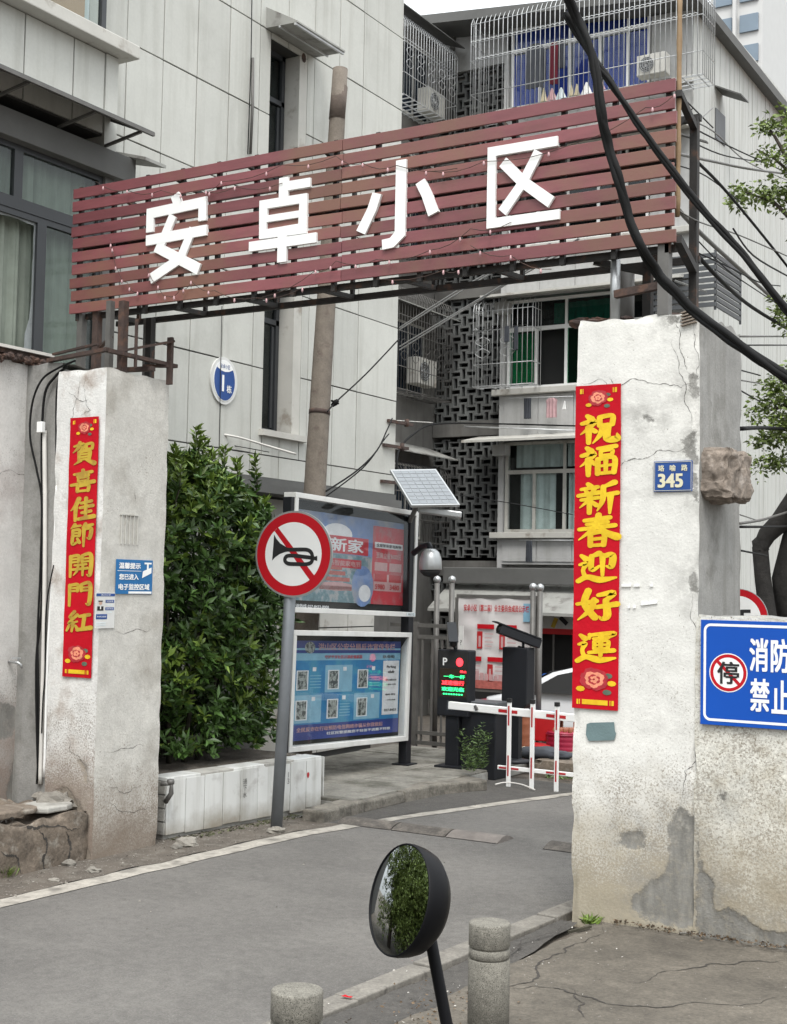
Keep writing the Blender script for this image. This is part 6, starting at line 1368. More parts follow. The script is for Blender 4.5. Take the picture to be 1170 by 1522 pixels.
def stroke(pts, w_, h): 
    mb = MB(); P = [(cp_(x, y)[0]*100, cp_(x, y)[1]*100, w_*100/3.9*.006) for x, y in pts]; ribbon(mb, P, hsgn.o, hsgn.ux, hsgn.uy, hsgn.n, (.01, .01), 0, h, cap=True); return mb
build('horn_tube', stroke([(310,457),(360,456),(415,457),(440,472),(448,500),(442,528),(415,540),(360,540),(305,536),(288,516),(300,494),(340,491),(400,498),(455,505)], 23, .0050), m_black, hp)
mb = MB(); q = [cp_(*p) for p in ((450,500),(476,492),(476,522),(450,514))]; mb.prism(q, hsgn.o+hsgn.n*.0056, hsgn.ux, hsgn.uy, hsgn.n, 0); build('mouthpiece', mb, m_black, hp)
tp_ = onY(437, 770, 9.98); mb = MB(); mb.tube([(-7.215,9.998,-.02), (-7.215*.5+tp_.x*.5, 9.999, tp_.z/2), (tp_.x, 9.985, tp_.z)], .054, 16); build('pole', mb, m_poleg, hp)
mb = MB(); c_ = hsgn.w(cx, cz, -.03); mb.box(c_.x-.10, c_.x+.10, 9.94, 10.0, c_.z-.03, c_.z+.03); build('clamp', mb, m_galv, hp)

# ================================================================== PLANTER AND SHRUB
plt_ = thing('planter', (-8.2, 10, 0), 'low raised planter faced with stained white tiles', 'planter')
fA = Vector((-7.63, 8.97, 0)); fB = Vector((-7.445, 11.05, 0)); fd = (fB-fA).normalized(); fn = Vector((fd.y, -fd.x, 0)); L_ = (fB-fA).length; ht = .515
mb = MB(); q = [fA-fn*.03, fB-fn*.03, Vector((-7.6,11.18,0)), Vector((-9.0,11.2,0)), Vector((-9.0,8.97,0))]; mb.prism([(p.x, p.y) for p in q], (0,0,ht-.02), (1,0,0), (0,1,0), (0,0,1), ht+.05); build('body', mb, m_planterc, plt_)
nt_ = 9
for i in range(nt_):
    a = fA+fd*(L_*i/nt_+.004); b_ = fA+fd*(L_*(i+1)/nt_-.004); dd = fn*random.uniform(-.003,.003); mb = MB(); z0, z1 = .045+random.uniform(-.02,.02), ht-.005+random.uniform(-.006,.004)
    mb.add([a+dd-fn*.022+Vector((0,0,z0)), a+dd+Vector((0,0,z0)), b_+dd+Vector((0,0,z0)), b_+dd-fn*.022+Vector((0,0,z0)), a+dd-fn*.022+Vector((0,0,z1)), a+dd+Vector((0,0,z1)), b_+dd+Vector((0,0,z1)), b_+dd-fn*.022+Vector((0,0,z1))], [(3,2,1,0),(4,5,6,7),(0,1,5,4),(1,2,6,5),(2,3,7,6),(3,0,4,7)]); build('facing_tile', mb, m_tile, plt_, bevel=.002)
for i in range(3):
    a = fB+Vector((-.02,.005,0)); mb = MB(); mb.box(fB.x-.07-i*.45-.44, fB.x-.07-i*.45, 11.185, 11.2, .05, ht-.01); build('facing_tile', mb, m_tile, plt_, bevel=.002)
for i in range(5):
    a = fA+fd*(L_*i/5+.003); b_ = fA+fd*(L_*(i+1)/5-.003); mb = MB(); mb.bar(a-fn*.11+Vector((0,0,ht)), b_-fn*.11+Vector((0,0,ht)), .215, .035); build('coping', mb, m_tile if i % 2 == 0 else m_planterc, plt_, bevel=.006)
for i in range(4): mb = MB(); mb.box(-7.93, -7.64, 8.955, 8.968, .05+i*.115, .15+i*.115); build('brick', mb, m_planterc, plt_)
mb = MB(); mb.box(-8.95, -7.80, 9.0, 11.12, ht-.02, ht+.004); build('soil', mb, m_dirt, plt_)
for u, v in ((356,1171),(366,1165),(351,1180)): pass
p = fA+fd*(L_*.62); mb = MB(); 
for k in range(1): mb.bar(p+fn*.001+Vector((0,0,.36)), p+fn*.001+Vector((0,0,.30)), .03, .001, up=fn)
mb = MB(); c_ = fA+fd*(L_*.90)+fn*.0035+Vector((0,0,.37)); mb.prism([(.018*math.cos(t), .028*math.sin(t)*(1+.2*math.sin(3*t))) for t in np.linspace(0, 2*math.pi, 12)[:-1]], c_, fd, (0,0,1), fn, 0); build('red_stain', mb, m_plred, plt_)
for k, (s_, zz) in enumerate((('停', .40), ('车', .31))): pass
for s_, pos, h_ in (('通下水', .47, .2), ('13', .76, .1)):
    for k, ch in enumerate(s_): text('scrawl', ch, fA+fd*(L_*pos)+fn*.0045+Vector((0,0,.40-k*.06)), fd, (0,0,1), m_steelg, plt_, H=.05)
mb = MB(); mb.tube([(-7.60,8.86,.50),(-7.52,8.90,.50),(-7.52,8.90,.42),(-7.58,8.90,.34)], .022, 8); mb.lathe([(.03,-.02),(.034,.0),(.03,.02)], (-7.53,8.90,.515), 10); o = build('standpipe', mb, m_steelg); tag(o, 'small bent grey pipe end between the left pillar and the planter', 'pipe')

def leaf_mesh(name, P, D, Sz, W_, mats, parent=None, origin=None, mi=None, droop=.0):
    n = len(P); P = np.asarray(P); D = np.asarray(D); D = D/np.linalg.norm(D, axis=1)[:, None]; Sz = np.asarray(Sz)[:, None]; W_ = np.asarray(W_)[:, None]
    r = rng.normal(size=(n,3)); r[:, 2] += .8; Sd = np.cross(D, r); Sd /= np.linalg.norm(Sd, axis=1)[:, None]; Nn = np.cross(Sd, D)
    og = np.array(origin) if origin is not None else np.zeros(3); P = P-og
    V = np.stack([P, P+D*Sz*.45+Sd*W_+Nn*W_*.35, P+D*Sz*.5-Nn*Sz*.02, P+D*Sz*.45-Sd*W_+Nn*W_*.35, P+D*Sz-Nn*Sz*.12], 1).reshape(-1, 3)
    b = np.arange(n)*5; T = np.stack([b, b+1, b+2, b+1, b+4, b+2, b, b+2, b+3, b+3, b+2, b+4], 1).reshape(-1, 3)
    me = bpy.data.meshes.new(name); me.vertices.add(len(V)); me.vertices.foreach_set('co', V.ravel()); m = len(T)
    me.loops.add(m*3); me.loops.foreach_set('vertex_index', T.ravel().astype(np.int32)); me.polygons.add(m); me.polygons.foreach_set('loop_start', np.arange(m, dtype=np.int32)*3); me.polygons.foreach_set('loop_total', np.full(m, 3, np.int32))
    for q in mats: me.materials.append(q)
    if mi is not None: me.polygons.foreach_set('material_index', np.repeat(np.asarray(mi, np.int32), 4))
    me.update(calc_edges=True); me.validate(); o = bpy.data.objects.new(name, me); link(o, parent)
    if parent is None and origin is not None: o.location = origin
    ORG[o.name] = tuple(og); return o
shb = thing('shrub', (-8.45, 10.0, .5), 'tall dense glossy green shrub growing out of the white tiled planter', 'shrub')
P, D, Sz, W_, MI = [], [], [], [], []; stems = MB()
def shrub_r(z, th):
    t = (z-.5)/2.85; base = (.88+.12*math.sin(t*3.0))*(1 if t < .74 else max(.0, 1-((t-.74)/.28)**2.0))
    return base*(1+.22*noise.noise(Vector((math.cos(th)*1.6, math.sin(th)*1.6, z*1.9)))+.12*noise.noise(Vector((math.cos(th)*4, math.sin(th)*4, z*5))))
for k in range(2900):
    z = .62+2.75*random.random(); th = random.random()*2*math.pi; rr = shrub_r(z, th); s_ = random.random()**.32
    if rr < .05: continue
    c = Vector((-8.46+.78*rr*s_*math.cos(th), 10.12+1.2*rr*s_*math.sin(th), z)); 
    if c.x > -7.66: c.x = -7.66-random.random()*.1
    if noise.noise(c*2.6) < -.34 and s_ > .72: continue
    out = Vector((math.cos(th), math.sin(th)*.8, .75+random.uniform(-.2,.5))).normalized(); young = random.random() < (.14+.5*max(0, (z-2.2))) or noise.noise(c*1.7+Vector((5,0,0))) > .32
    nl = random.randint(7, 11)
    for i in range(nl):
        a = 2*math.pi*i/nl+random.random()*.5; tt = out.orthogonal().normalized(); bb = out.cross(tt); e = random.uniform(.25, 1.1)
        d = (tt*math.cos(a)+bb*math.sin(a))*1.0+out*e; P.append(c+out*random.uniform(0,.05)); D.append(d); Sz.append(random.uniform(.08,.145)); W_.append(random.uniform(.016,.026)); MI.append(1 if young and random.random() < .75 else 0)
tops = [(291,640,-8.35),(262,668,-8.3),(352,688,-8.25),(379,682,-8.2),(315,672,-8.4),(270,690,-8.1),(393,745,-8.1),(388,805,-8.05),(335,668,-8.5),(304,655,-8.6)]
for u, v, x in tops:
    tip = onX(u, v, x); bs = tip+Vector((random.uniform(-.1,.1), random.uniform(-.1,.1), -.45)); stems.tube([bs, bs.lerp(tip, .5)+Vector((.02,.01,0)), tip], [.009,.007,.004], 5)
    for k in range(9):
        c = bs.lerp(tip, .25+.75*k/8)
        for i in range(8):
            a = random.random()*6.28; d = Vector((math.cos(a), math.sin(a), random.uniform(.3,1.5))); P.append(c); D.append(d); Sz.append(random.uniform(.07,.12)); W_.append(random.uniform(.012,.019)); MI.append(1 if k > 3 else 0)
for i in range(14):
    a = random.random()*6.28; b0 = Vector((-8.45+.2*math.cos(a), 10.0+.35*math.sin(a), .5)); stems.tube([b0, b0+Vector((math.cos(a)*.15,math.sin(a)*.3,.9)), b0+Vector((math.cos(a)*.3,math.sin(a)*.6,2.0))], [.028,.018,.008], 6)
leaf_mesh('foliage', [tuple(p) for p in P], [tuple(d) for d in D], Sz, W_, [m_leaf, m_leafy], shb, ORG[shb.name], MI); build('stem', stems, m_stem, shb)
def tuft(name, p, n, ln, wd, m, label, cat, spread=1.0, up=.8):
    P, D, Sz, W_ = [], [], [], []
    for i in range(n):
        a = random.random()*6.28; P.append((p[0]+random.gauss(0,.02*spread), p[1]+random.gauss(0,.02*spread), p[2])); D.append((math.cos(a)*spread, math.sin(a)*spread, up+random.random()*.6)); Sz.append(ln*random.uniform(.5,1.1)); W_.append(wd*random.uniform(.6,1.2))
    o = leaf_mesh(name, P, D, Sz, W_, [m], None, tuple(p)); tag(o, label, cat); return o
p = onY(877, 1368, 8.36); tuft('weed', (p.x, p.y, .02), 46, .10, .010, m_leafy, 'bright green weed growing at the foot of the white pillar', 'weed', 1, .6)
p = onZ(6, 1305); tuft('grass_tuft', (p.x, p.y, .0), 80, .16, .004, m_leafy, 'small grass tuft at the far left edge beside the rubble', 'grass', 1.2, .9)
p = onZ(720, 1160, .1)
P, D, Sz, W_ = [], [], [], []
for k in range(13):
    a = random.random()*6.28; c0 = Vector((-7.02+random.gauss(0,.05), 13.5+random.gauss(0,.06), .1)); hh = random.uniform(.3,.62)
    for j in range(14):
        t = .2+.8*j/13; c = c0+Vector((math.cos(a)*.10*t, math.sin(a)*.10*t, hh*t))
        for q in range(3): b = random.random()*6.28; P.append(tuple(c)); D.append((math.cos(b), math.sin(b), .5)); Sz.append(random.uniform(.04,.08)); W_.append(.008)
o = leaf_mesh('weed', P, D, Sz, W_, [m_leafb], None, (-7.02,13.5,.1)); tag(o, 'leafy green weed standing in front of the dark barrier housing', 'weed')
# low growth along the planter foot
P, D, Sz, W_ = [], [], [], []
for k in range(420):
    t = random.random(); c = fA+fd*(L_*t)+fn*random.uniform(.0,.14); a = random.random()*6.28; P.append((c.x, c.y, .005)); D.append((math.cos(a), math.sin(a), random.uniform(.1,.6))); Sz.append(random.uniform(.02,.055)); W_.append(random.uniform(.003,.009))
o = leaf_mesh('ground_cover', P, D, Sz, W_, [mat('moss_weeds', (.07,.075,.035), .9, .4, 9, .2, 40, isl=.5)], None, (-7.5,10,0)); tag(o, 'thin weeds and dry leaves along the foot of the white tiled planter', 'weeds', kind='stuff')
# dry litter at the pillar foot and over the pavement
def litter(name, pts, m, label, smin=.012, smax=.04, cat='litter'):
    P, D, Sz, W_ = [], [], [], []
    for x, y, z in pts:
        a = random.random()*6.28; P.append((x, y, z)); D.append((math.cos(a), math.sin(a), random.uniform(-.02,.25))); Sz.append(random.uniform(smin,smax)); W_.append(random.uniform(smin,smax)*.3)
    o = leaf_mesh(name, P, D, Sz, W_, [m], None, tuple(pts[0])); tag(o, label, cat, kind='stuff')
m_dry = mat('dry_leaf', (.10,.068,.04), .9, .4, 9, .2, 40, isl=.6); m_bits = mat('paper_bits', (.45,.43,.39), .9, .2, 9, .1, 40, isl=.3)
litter('dry_leaves', [(random.uniform(-3.35,-2.2), 8.43-abs(random.gauss(0,.05)), .045+random.random()*.02) for _ in range(230)], m_dry, 'brown dry leaves drifted along the foot of the pillar and low wall', .012, .035)
litter('dry_leaves', [(random.gauss(-3.45,.17), random.uniform(4.6,6.6), .036) for _ in range(300)], m_dry, 'brown leaf litter between the kerb and the granite bollards', .008, .03)
litter('paper_bits', [(random.gauss(-3.4,.3), random.uniform(4.6,8.2), .04) for _ in range(90)], m_bits, 'pale scraps scattered over the pavement edge by the bollards', .006, .022)
litter('paper_bits', [(random.uniform(-6.9,-4.2), random.uniform(4.5,13), .006) for _ in range(70)], m_stone, 'tiny pale specks scattered over the asphalt driveway', .006, .022)
litter('grit', [(random.uniform(-8.2,-7.05), random.uniform(5.5,10.3), .014) for _ in range(700)], m_stone, 'grit and small stones on the dirt verge left of the white line', .006, .03)
p = onZ(507, 1482, .028); mb = MB(); mb.prism([(0,0),(.06,.005),(.055,.03),(.03,.022),(.005,.035)], (p.x,p.y,.034), (1,0,0), (0,1,0), (0,0,1), .001); tag(build('paper_scrap', mb, m_redb), 'scrap of red paper lying on the kerb by the front bollard', 'litter')
p = onY(905, 1385, 8.2); mb = MB(); mb.bar(onZ(846,1385,.045), onZ(878,1377,.05), .02, .015); tag(build('stick', mb, m_stem), 'dark flat stick lying at the corner of the white pillar', 'stick')
mb = MB(); mb.tube([onZ(1010,1387,.045), onZ(1063,1385,.05)], .008, 6); tag(build('stick', mb, m_kerb), 'pale thin stick on the pavement below the low wall', 'stick')

# ================================================================== ROAD HUMPS, BOLLARDS, MIRROR
hu = thing('speed_hump', (-6.1, 10.73, 0), 'worn rubber speed hump strip lying across the driveway', 'speed hump')
def hump(x0, x1, y, par, m=m_rubber):
    mb = MB(); n = 10; vs = []; nx = 8
    for i in range(nx+1):
        x = x0+(x1-x0)*i/nx; e = min(1, (min(i, nx-i))/1.0) if i in (0, nx) else 1
        for k in range(n+1):
            t = k/n; vs.append((x, y-.16+.32*t, .006+.042*math.sin(math.pi*t)*(1+.1*noise.noise(Vector((x*5,t*3,0))))))
    N_ = n+1; mb.smooth = True; mb.add(vs, [(i*N_+k, (i+1)*N_+k, (i+1)*N_+k+1, i*N_+k+1) for i in range(nx) for k in range(n)]); mb.smooth = False
    mb.add([vs[k] for k in range(n+1)]+[(x0, y+.16, .0), (x0, y-.16, .0)], [tuple(range(n+3))]); mb.add([vs[nx*N_+k] for k in range(n+1)]+[(x1, y+.16, .0), (x1, y-.16, .0)], [tuple(range(n+3))[::-1]])
    return build('segment', mb, m, par)
for a, b_ in ((-6.93,-6.36),(-6.345,-5.80),(-5.785,-5.28)): hump(a, b_, 10.72, hu, m_rubber if a != -5.785 else mat('hump_worn', (.17,.15,.135), .85, .25, 8, .5, 60))
mb = MB(); mb.prism([(0,0),(.22,.03),(.2,.10),(.03,.09)], onZ(528,1220,.02), (1,0,0), (0,1,0), (0,0,1), .01); build('loose_end', mb, m_rubber, hu)
h2 = thing('speed_hump', (-4.5, 10.75, 0), 'second short piece of speed hump, at the foot of the white pillar', 'speed hump'); hump(-4.86, -4.2, 10.75, h2)
def bollard(x, y, top, label):
    t = thing('bollard', (x, y, 0), label, 'bollard', 'granite bollards on the kerb'); r = .1
    mb = MB(); mb.lathe([(r,0),(r,top-.175),(r-.002,top-.172),(r-.008,top-.168)], (0,0,0), 32); build('shaft', mb, m_granite, t, local=True)
    mb = MB(); mb.lathe([(r-.010,top-.168),(r-.001,top-.160),(r-.001,top-.125),(r-.010,top-.118)], (0,0,0), 32); build('ring', mb, m_granite, t, local=True)
    mb = MB(); mb.lathe([(r-.010,top-.118),(r,top-.108),(r,top-.008),(r-.003,top-.002),(r-.012,top)], (0,0,0), 32); build('cap', mb, m_granite, t, local=True)
    return t
def atd(u, v, d): return Vector(OC)+Vector(RW@_cam(u, v))*(d/FPX)
p = atd(442, 1470, 5.15); bollard(p.x, p.y, p.z, 'grey granite bollard cut off by the bottom edge, left of the mirror')
p = atd(728, 1370, 6.47); bollard(p.x, p.y, p.z, 'taller standing granite bollard right of the round mirror')
# round mirror
mc = atd(594, 1337, 3.2); mt = thing('round_mirror', (mc.x, mc.y, 0), 'round mirror with black housing on a thin black stem in the foreground', 'mirror')
Rm = RW; cr_ = Vector(RW@np.array([1,0,0])); cu_ = Vector(RW@np.array([0,1,0])); cf_ = Vector(RW@np.array([0,0,1]))   # right, up, towards camera
axm = (cu_*math.cos(math.radians(19))+cr_*math.sin(math.radians(19))).normalized()
perp = cr_-axm*cr_.dot(axm); perp.normalize(); th = math.radians(62.5); nm = (cf_-axm*cf_.dot(axm)).normalized(); nm = (nm*math.cos(th)-perp*math.sin(th)).normalized()
sd_ = axm.cross(nm).normalized(); RM = .5*165/FPX*3.2
def rev(prof, m, nm_, n=48):
    mb = MB(); vs = []; 
    for r, h in prof:
        for j in range(n): a = 2*math.pi*j/n; vs.append(mc+(sd_*math.cos(a)+axm*math.sin(a))*r+nm*h)
    fs = [(i*n+j, i*n+(j+1)%n, (i+1)*n+(j+1)%n, (i+1)*n+j) for i in range(len(prof)-1) for j in range(n)]; mb.smooth = True; mb.add(vs, fs); return build(nm_, mb, m, mt)
rev([(RM*.001, .0125)]+[(RM*.96*math.sin(t), .0125-.0105*(math.sin(t)**2)*1.0) for t in np.linspace(.1, math.pi/2, 12)], m_mirror, 'mirror_face')
m_house = mat('mirror_housing', (.004,.004,.005), .5, .12, 6, .03, 40, spec=.15)
rev([(RM*.962,-.001),(RM*.968,.003),(RM*.985,.005),(RM,.001),(RM*1.0,-.014),(RM*.975,-.035),(RM*.92,-.056),(RM*.76,-.078),(RM*.40,-.092),(.001,-.096)], m_house, 'housing')
st0_ = mc-nm*.03-axm*RM*.72; st1_ = atd(664, 1522, 3.2); dd = st1_-st0_
p1 = st0_; p2 = atd(641, 1400, 3.24); p3 = st1_; p4 = Vector((st1_.x+dd.x*.8, st1_.y+dd.y*.8, .9)); p5 = Vector((p4.x+.05, p4.y+.02, 0))
mb = MB(); mb.tube([p1, p2, p3, p4, p5], [.024,.0155,.0145,.016,.02], 12); build('stem', mb, m_house, mt)
mb = MB(); mb.lathe([(.10,0),(.10,.02),(.03,.05),(.02,.09)], (p5.x, p5.y, .02), 16); build('foot', mb, m_house, mt)
# ================================================================== BARRIER, LED BOX, CAMERAS
lb = thing('parking_display', (-7.57, 14.0, .1), 'black parking display post with red and green glowing text', 'parking display')
x0, x1 = onY(650,1000,13.9).x, onY(697,1000,13.9).x; z1, z0 = onY(673,966,13.9).z, onY(673,1065,13.9).z
mb = MB(); mb.box(x0, x1, 13.9, 14.08, z0, z1); build('cabinet', mb, m_dgrey, lb, bevel=.015)
W = x1-x0; Hh = z1-z0
mb = MB(); mb.box(x0+W*.04, x1-W*.04, 13.893, 13.9, z0+Hh*.27, z1-Hh*.02); build('face', mb, m_black, lb)
mb = MB(); mb.box(x0+W*.10, x1-W*.08, 13.890, 13.893, z0+Hh*.30, z0+Hh*.72); build('screen', mb, m_leds, lb)
text('lettering', 'P', (x0+W*.26, 13.889, z0+Hh*.82), (1,0,0), (0,0,1), m_white, lb, H=Hh*.11, bold=.02)
mb = MB(); q = [(x0+W*.72+W*.11*math.cos(t), z0+Hh*.82+W*.12*math.sin(t)) for t in np.linspace(0, 2*math.pi, 17)[:-1]]; mb.prism(q, (0,13.8885,0), (1,0,0), (0,0,1), (0,-1,0), 0); build('stop_light', mb, m_ledr, lb)
for s_, xx, zz, w_, h_, m in (('禁止', .84, .68, .2, .035, m_ledr), ('一车一杆', .56, .60, .66, .055, m_ledg), ('减速慢行', .52, .505, .70, .065, m_ledr), ('欢迎光临', .52, .41, .70, .06, m_ledg), ('········', .52, .335, .6, .018, m_ledg)): text('led_text', s_, (x0+W*xx, 13.8885, z0+Hh*zz), (1,0,0), (0,0,1), m, lb, W=W*w_, H=Hh*h_, bold=.03)
for k in range(5):
    mb = MB(); mb.box(x0+W*.33, x0+W*.68, 13.897, 13.8995, z0+Hh*(.10+k*.03), z0+Hh*(.113+k*.03)); build('speaker_slot', mb, m_mgrey, lb)
xm = onY(673, 1100, 13.95).x; mb = MB(); mb.box(xm-.09, xm+.085, 13.93, 14.06, .12, z0); build('post', mb, m_dgrey, lb, bevel=.008)
mb = MB(); mb.box(xm-.17, xm+.19, 13.82, 14.12, .10, .135); build('base_plate', mb, m_dgrey, lb)
def bullet(name, a, b_, r, label, par_mount):
    t = thing(name, (a+b_)/2, label, 'camera'); d = (b_-a).normalized()
    mb = MB(); mb.bar(a, b_, r*2, r*1.9); build('housing', mb, m_dgrey if 'box' in label else m_mgrey, t, bevel=.012)
    mb = MB(); mb.bar(a+Vector((0,0,r*1.08))-d*.06, b_+Vector((0,0,r*1.08)), r*2.3, .012); build('sunshield', mb, m_dgrey, t)
    mb = MB(); mb.tube([a-d*.012, a+d*.01], r*.8, 16); build('lens', mb, m_black, t)
    mb = MB(); m_ = a.lerp(b_, .6); mb.tube([m_-Vector((0,0,r)), m_-Vector((0,-.01,r+.06)), par_mount], .018, 8); build('bracket', mb, m_dgrey, t); return t
a = onY(674, 957, 13.85); b_ = onY(668, 932, 14.1); b_.y = 14.15; bullet('bullet_camera', a, b_, .048, 'small grey bullet camera mounted on top of the parking display', Vector((xm, 13.99, z1)))
bx = thing('camera_box', (-6.98, 14.45, .17), 'tall black equipment box on a black pole behind the barrier', 'equipment box')
x0, x1 = onY(749,1000,14.4).x, onY(787,1000,14.4).x; z1, z0 = onY(768,962,14.4).z, onY(768,1053,14.4).z
mb = MB(); mb.prism([(x0,z1),(x1,z1-.005),(x1-.01,z0+.05),(x1-.06,z0),(x0+.02,z0+.01),(x0-.005,z0+.1)], (0,14.4,0), (1,0,0), (0,0,1), (0,-1,0), -.2 if False else .0001) 
mb = MB(); mb.prism([(x0,z1),(x1,z1-.005),(x1-.01,z0+.05),(x1-.06,z0),(x0+.02,z0+.01),(x0-.005,z0+.1)], (0,14.35,0), (1,0,0), (0,0,1), (0,-1,0), .2); build('box', mb, m_dgrey, bx, bevel=.012)
xm = onY(767,1100,14.45).x; mb = MB(); mb.box(xm-.055, xm+.055, 14.40, 14.50, .16, z0+.05); build('post', mb, m_dgrey, bx); mb = MB(); mb.lathe([(.17,.0),(.17,.03),(.06,.05)], (xm,14.45,.165), 20); build('base_plate', mb, m_dgrey, bx)
a = onY(750, 934, 14.3); b_ = onY(788, 958, 14.3); b_.y = 14.55; a.y = 14.15; bullet('bullet_camera', a, b_, .058, 'long black bullet camera pointing up left on top of the black box', Vector(((x0+x1)/2, 14.45, z1)))
ba = thing('boom_barrier', (-7.25, 13.9, .1), 'lowered red and white boom barrier with three hanging bars and a dark housing', 'barrier')
x0, x1 = onY(686,1100,14.0).x, onY(740,1100,14.0).x; z1 = onY(712,1044,14.0).z
mb = MB(); mb.box(x0, x1-.02, 13.98, 14.3, .0, z1); build('housing', mb, m_dgrey, ba, bevel=.015)
mb = MB(); mb.box(x0-.02, x1+.0, 13.96, 14.32, z1-.12, z1+.01); build('housing_lid', mb, m_mgrey, ba, bevel=.012)
Yb_ = 13.72; aL = onY(668, 1048, Yb_); aR = onY(862, 1068, Yb_); dirx = (aR-aL); aE = aL+dirx*2.0
armseg = [(0,.36,m_white),(.36,.385,m_white)]
mb = MB(); mb.bar(aL, aE, .06, .085); build('arm', mb, m_white, ba, bevel=.006)
bL = onY(740, 1140, Yb_); bR = onY(856, 1152, Yb_); bE = bL+(bR-bL)*3.1; mb = MB(); mb.bar(bL, bE, .028, .045); build('lower_rail', mb, m_white, ba, bevel=.004)
def redband(A_, dirv, u0, u1, th_, off=.032):
    a = onY(u0, 1050, Yb_).x; b_ = onY(u1, 1050, Yb_).x; f = lambda x: A_+dirv*((x-A_.x)/dirv.x); pa, pb = f(a), f(b_); mb = MB(); mb.bar(pa+Vector((0,-off,0)), pb+Vector((0,-off,0)), .002, th_); build('red_band', mb, m_plred, ba)
for u0, u1 in ((743,771),(814,843)): redband(aL, dirx, u0, u1, .035)
for u0, u1 in ((744,773),(814,843)): redband(bL, bR-bL, u0, u1, .02, .017)
for k in range(3): 
    x = aR.x+.35+k*.6; mb = MB(); p = aL+dirx*((x-aL.x)/dirx.x); mb.bar(p+Vector((0,-.032,0)), p+Vector((.26,-.032,0)), .002, .035); build('red_band', mb, m_plred, ba)
for ut, ub, vt, vb in ((758,755,1044,1171),(792,790,1046,1175),(829,826,1050,1180),(870,868,1053,1184),(915,913,1056,1188)):
    a, b_ = onY(ut, vt, Yb_-.06), onY(ub, vb, Yb_-.06); a.x = b_.x = (a.x+b_.x)/2; mb = MB(); mb.bar(a, b_, .045, .03, up=(0,1,0)); build('hanging_bar', mb, m_white, ba, bevel=.003)
    mb = MB(); mb.box(a.x-.026, a.x+.026, a.y-.02, a.y+.02, a.z, a.z+.045); mb.box(a.x-.026, a.x+.026, a.y-.02, a.y+.02, b_.z-.03, b_.z); build('end_cap', mb, m_black, ba)
    for f0, f1 in ((.04,.27),(.62,.86)): mb = MB(); q = a.lerp(b_, f0); r_ = a.lerp(b_, f1); mb.box(a.x-.009, a.x+.009, a.y-.0175, a.y-.0155, r_.z, q.z); build('red_stripe', mb, m_plred, ba)
mb = MB(); mb.bar(aL+Vector((.35,-.03,.02)), aL+Vector((.38,-.035,-.03)), .03, .03); build('arm_clamp', mb, m_steelg, ba)
# hoses on the ground
cable([(736,1166,13.5),(752,1163,13.6),(775,1166,13.6),(795,1174,13.5)], .008, 'white hose curling on the ground below the barrier', m_pvc, name='hose')

# ================================================================== POSTER BOARD, RAILINGS
YP = 16.5; pb = thing('poster_board', (-8.3, YP, 0), 'large crumpled committee poster in a steel frame behind the barrier', 'poster board')
a, b_ = onY(683,888,YP), onY(796,1030,YP); x0, x1, z0, z1 = a.x, b_.x, b_.z+.02, a.z
for q in ((x0-.03,x1+.03,z1,z1+.045),(x0-.03,x1+.03,z0-.045,z0),(x0-.05,x0,z0,z1),(x1,x1+.05,z0,z1)): mb = MB(); mb.box(q[0], q[1], YP-.03, YP+.03, q[2], q[3]); build('frame', mb, m_steelg, pb)
mb = MB(); nx = nz = 24; vs = [(x0+(x1-x0)*i/nx, YP-.02+.012*noise.noise(Vector((i*.25, j*.4, 0)))+.006*math.sin(i*.8+j*.5), z0+(z1-z0)*j/nz) for j in range(nz+1) for i in range(nx+1)]; n = nx+1; mb.smooth = True
mb.add(vs, [(j*n+i, j*n+i+1, (j+1)*n+i+1, (j+1)*n+i) for j in range(nz) for i in range(nx)]); build('sheet', mb, m_paper, pb)
W, Hh = x1-x0, z1-z0; yp = YP-.040
text('lettering', '安卓小区（第二届）业主委员会成员公示栏', (x0+W*.5, yp, z1-Hh*.11), (1,0,0), (0,0,1), m_redb, pb, W=W*.84, H=Hh*.075, bold=.015)
def pq_(x, z, w_, h_, m, dy=0, nm='printed_box'): mb = MB(); mb.box(x0+W*x, x0+W*(x+w_), yp-dy-.0006, yp-dy, z0+Hh*z, z0+Hh*(z+h_)); build(nm, mb, m, pb)
for cx_, cz_ in ((.26,.66),(.55,.66),(.10,.30),(.40,.30),(.70,.30)):
    pq_(cx_, cz_, .22, .05, m_redb); pq_(cx_, cz_-.22, .07, .19, m_plred); pq_(cx_+.02, cz_-.20, .03, .12, m_ppink, .001)
    for k in range(4): pq_(cx_+.10, cz_-.06-k*.045, .11-.02*(k % 2), .010, m_ppink)
pq_(.0, .0, 1, .09, m_proof); pq_(.85, .75, .14, .2, m_plb, -.0004)
for k in range(16): mb = MB(); w_ = .06; hh = random.uniform(.04,.10); pq_(k*w_+.005, .09, w_*.8, hh, m_ppink, .0003, 'printed_skyline')
for u, vt, Yq, lbq in ((650,861,16.0,'leftmost ball-topped steel post'),(672,861,16.0,'second ball-topped steel post, touching the poster frame'),(792.5,872,16.3,'third ball-topped steel post at the right of the poster'),(803,873,16.3,'rightmost ball-topped steel post beside the red couplet')):
    p = onY(u, vt, Yq); t = thing('steel_post', (p.x, Yq, 0), lbq, 'post', 'ball topped steel posts'); mb = MB(); mb.tube([(p.x,Yq,-.1),(p.x,Yq,p.z-.05)], .036, 12); build('shaft', mb, m_steelg, t)
    mb = MB(); mb.lathe([(.01,-.055),(.035,-.045),(.05,-.02),(.052,0),(.045,.025),(.02,.045),(.002,.05)], (p.x,Yq,p.z), 14); build('ball', mb, m_galv, t)
fc = thing('railing', (-8.9, 15.7, .1), 'dark grey steel railing behind the notice board', 'railing')
YF = 15.7; xl, xr = -9.5, onY(668,1000,YF).x
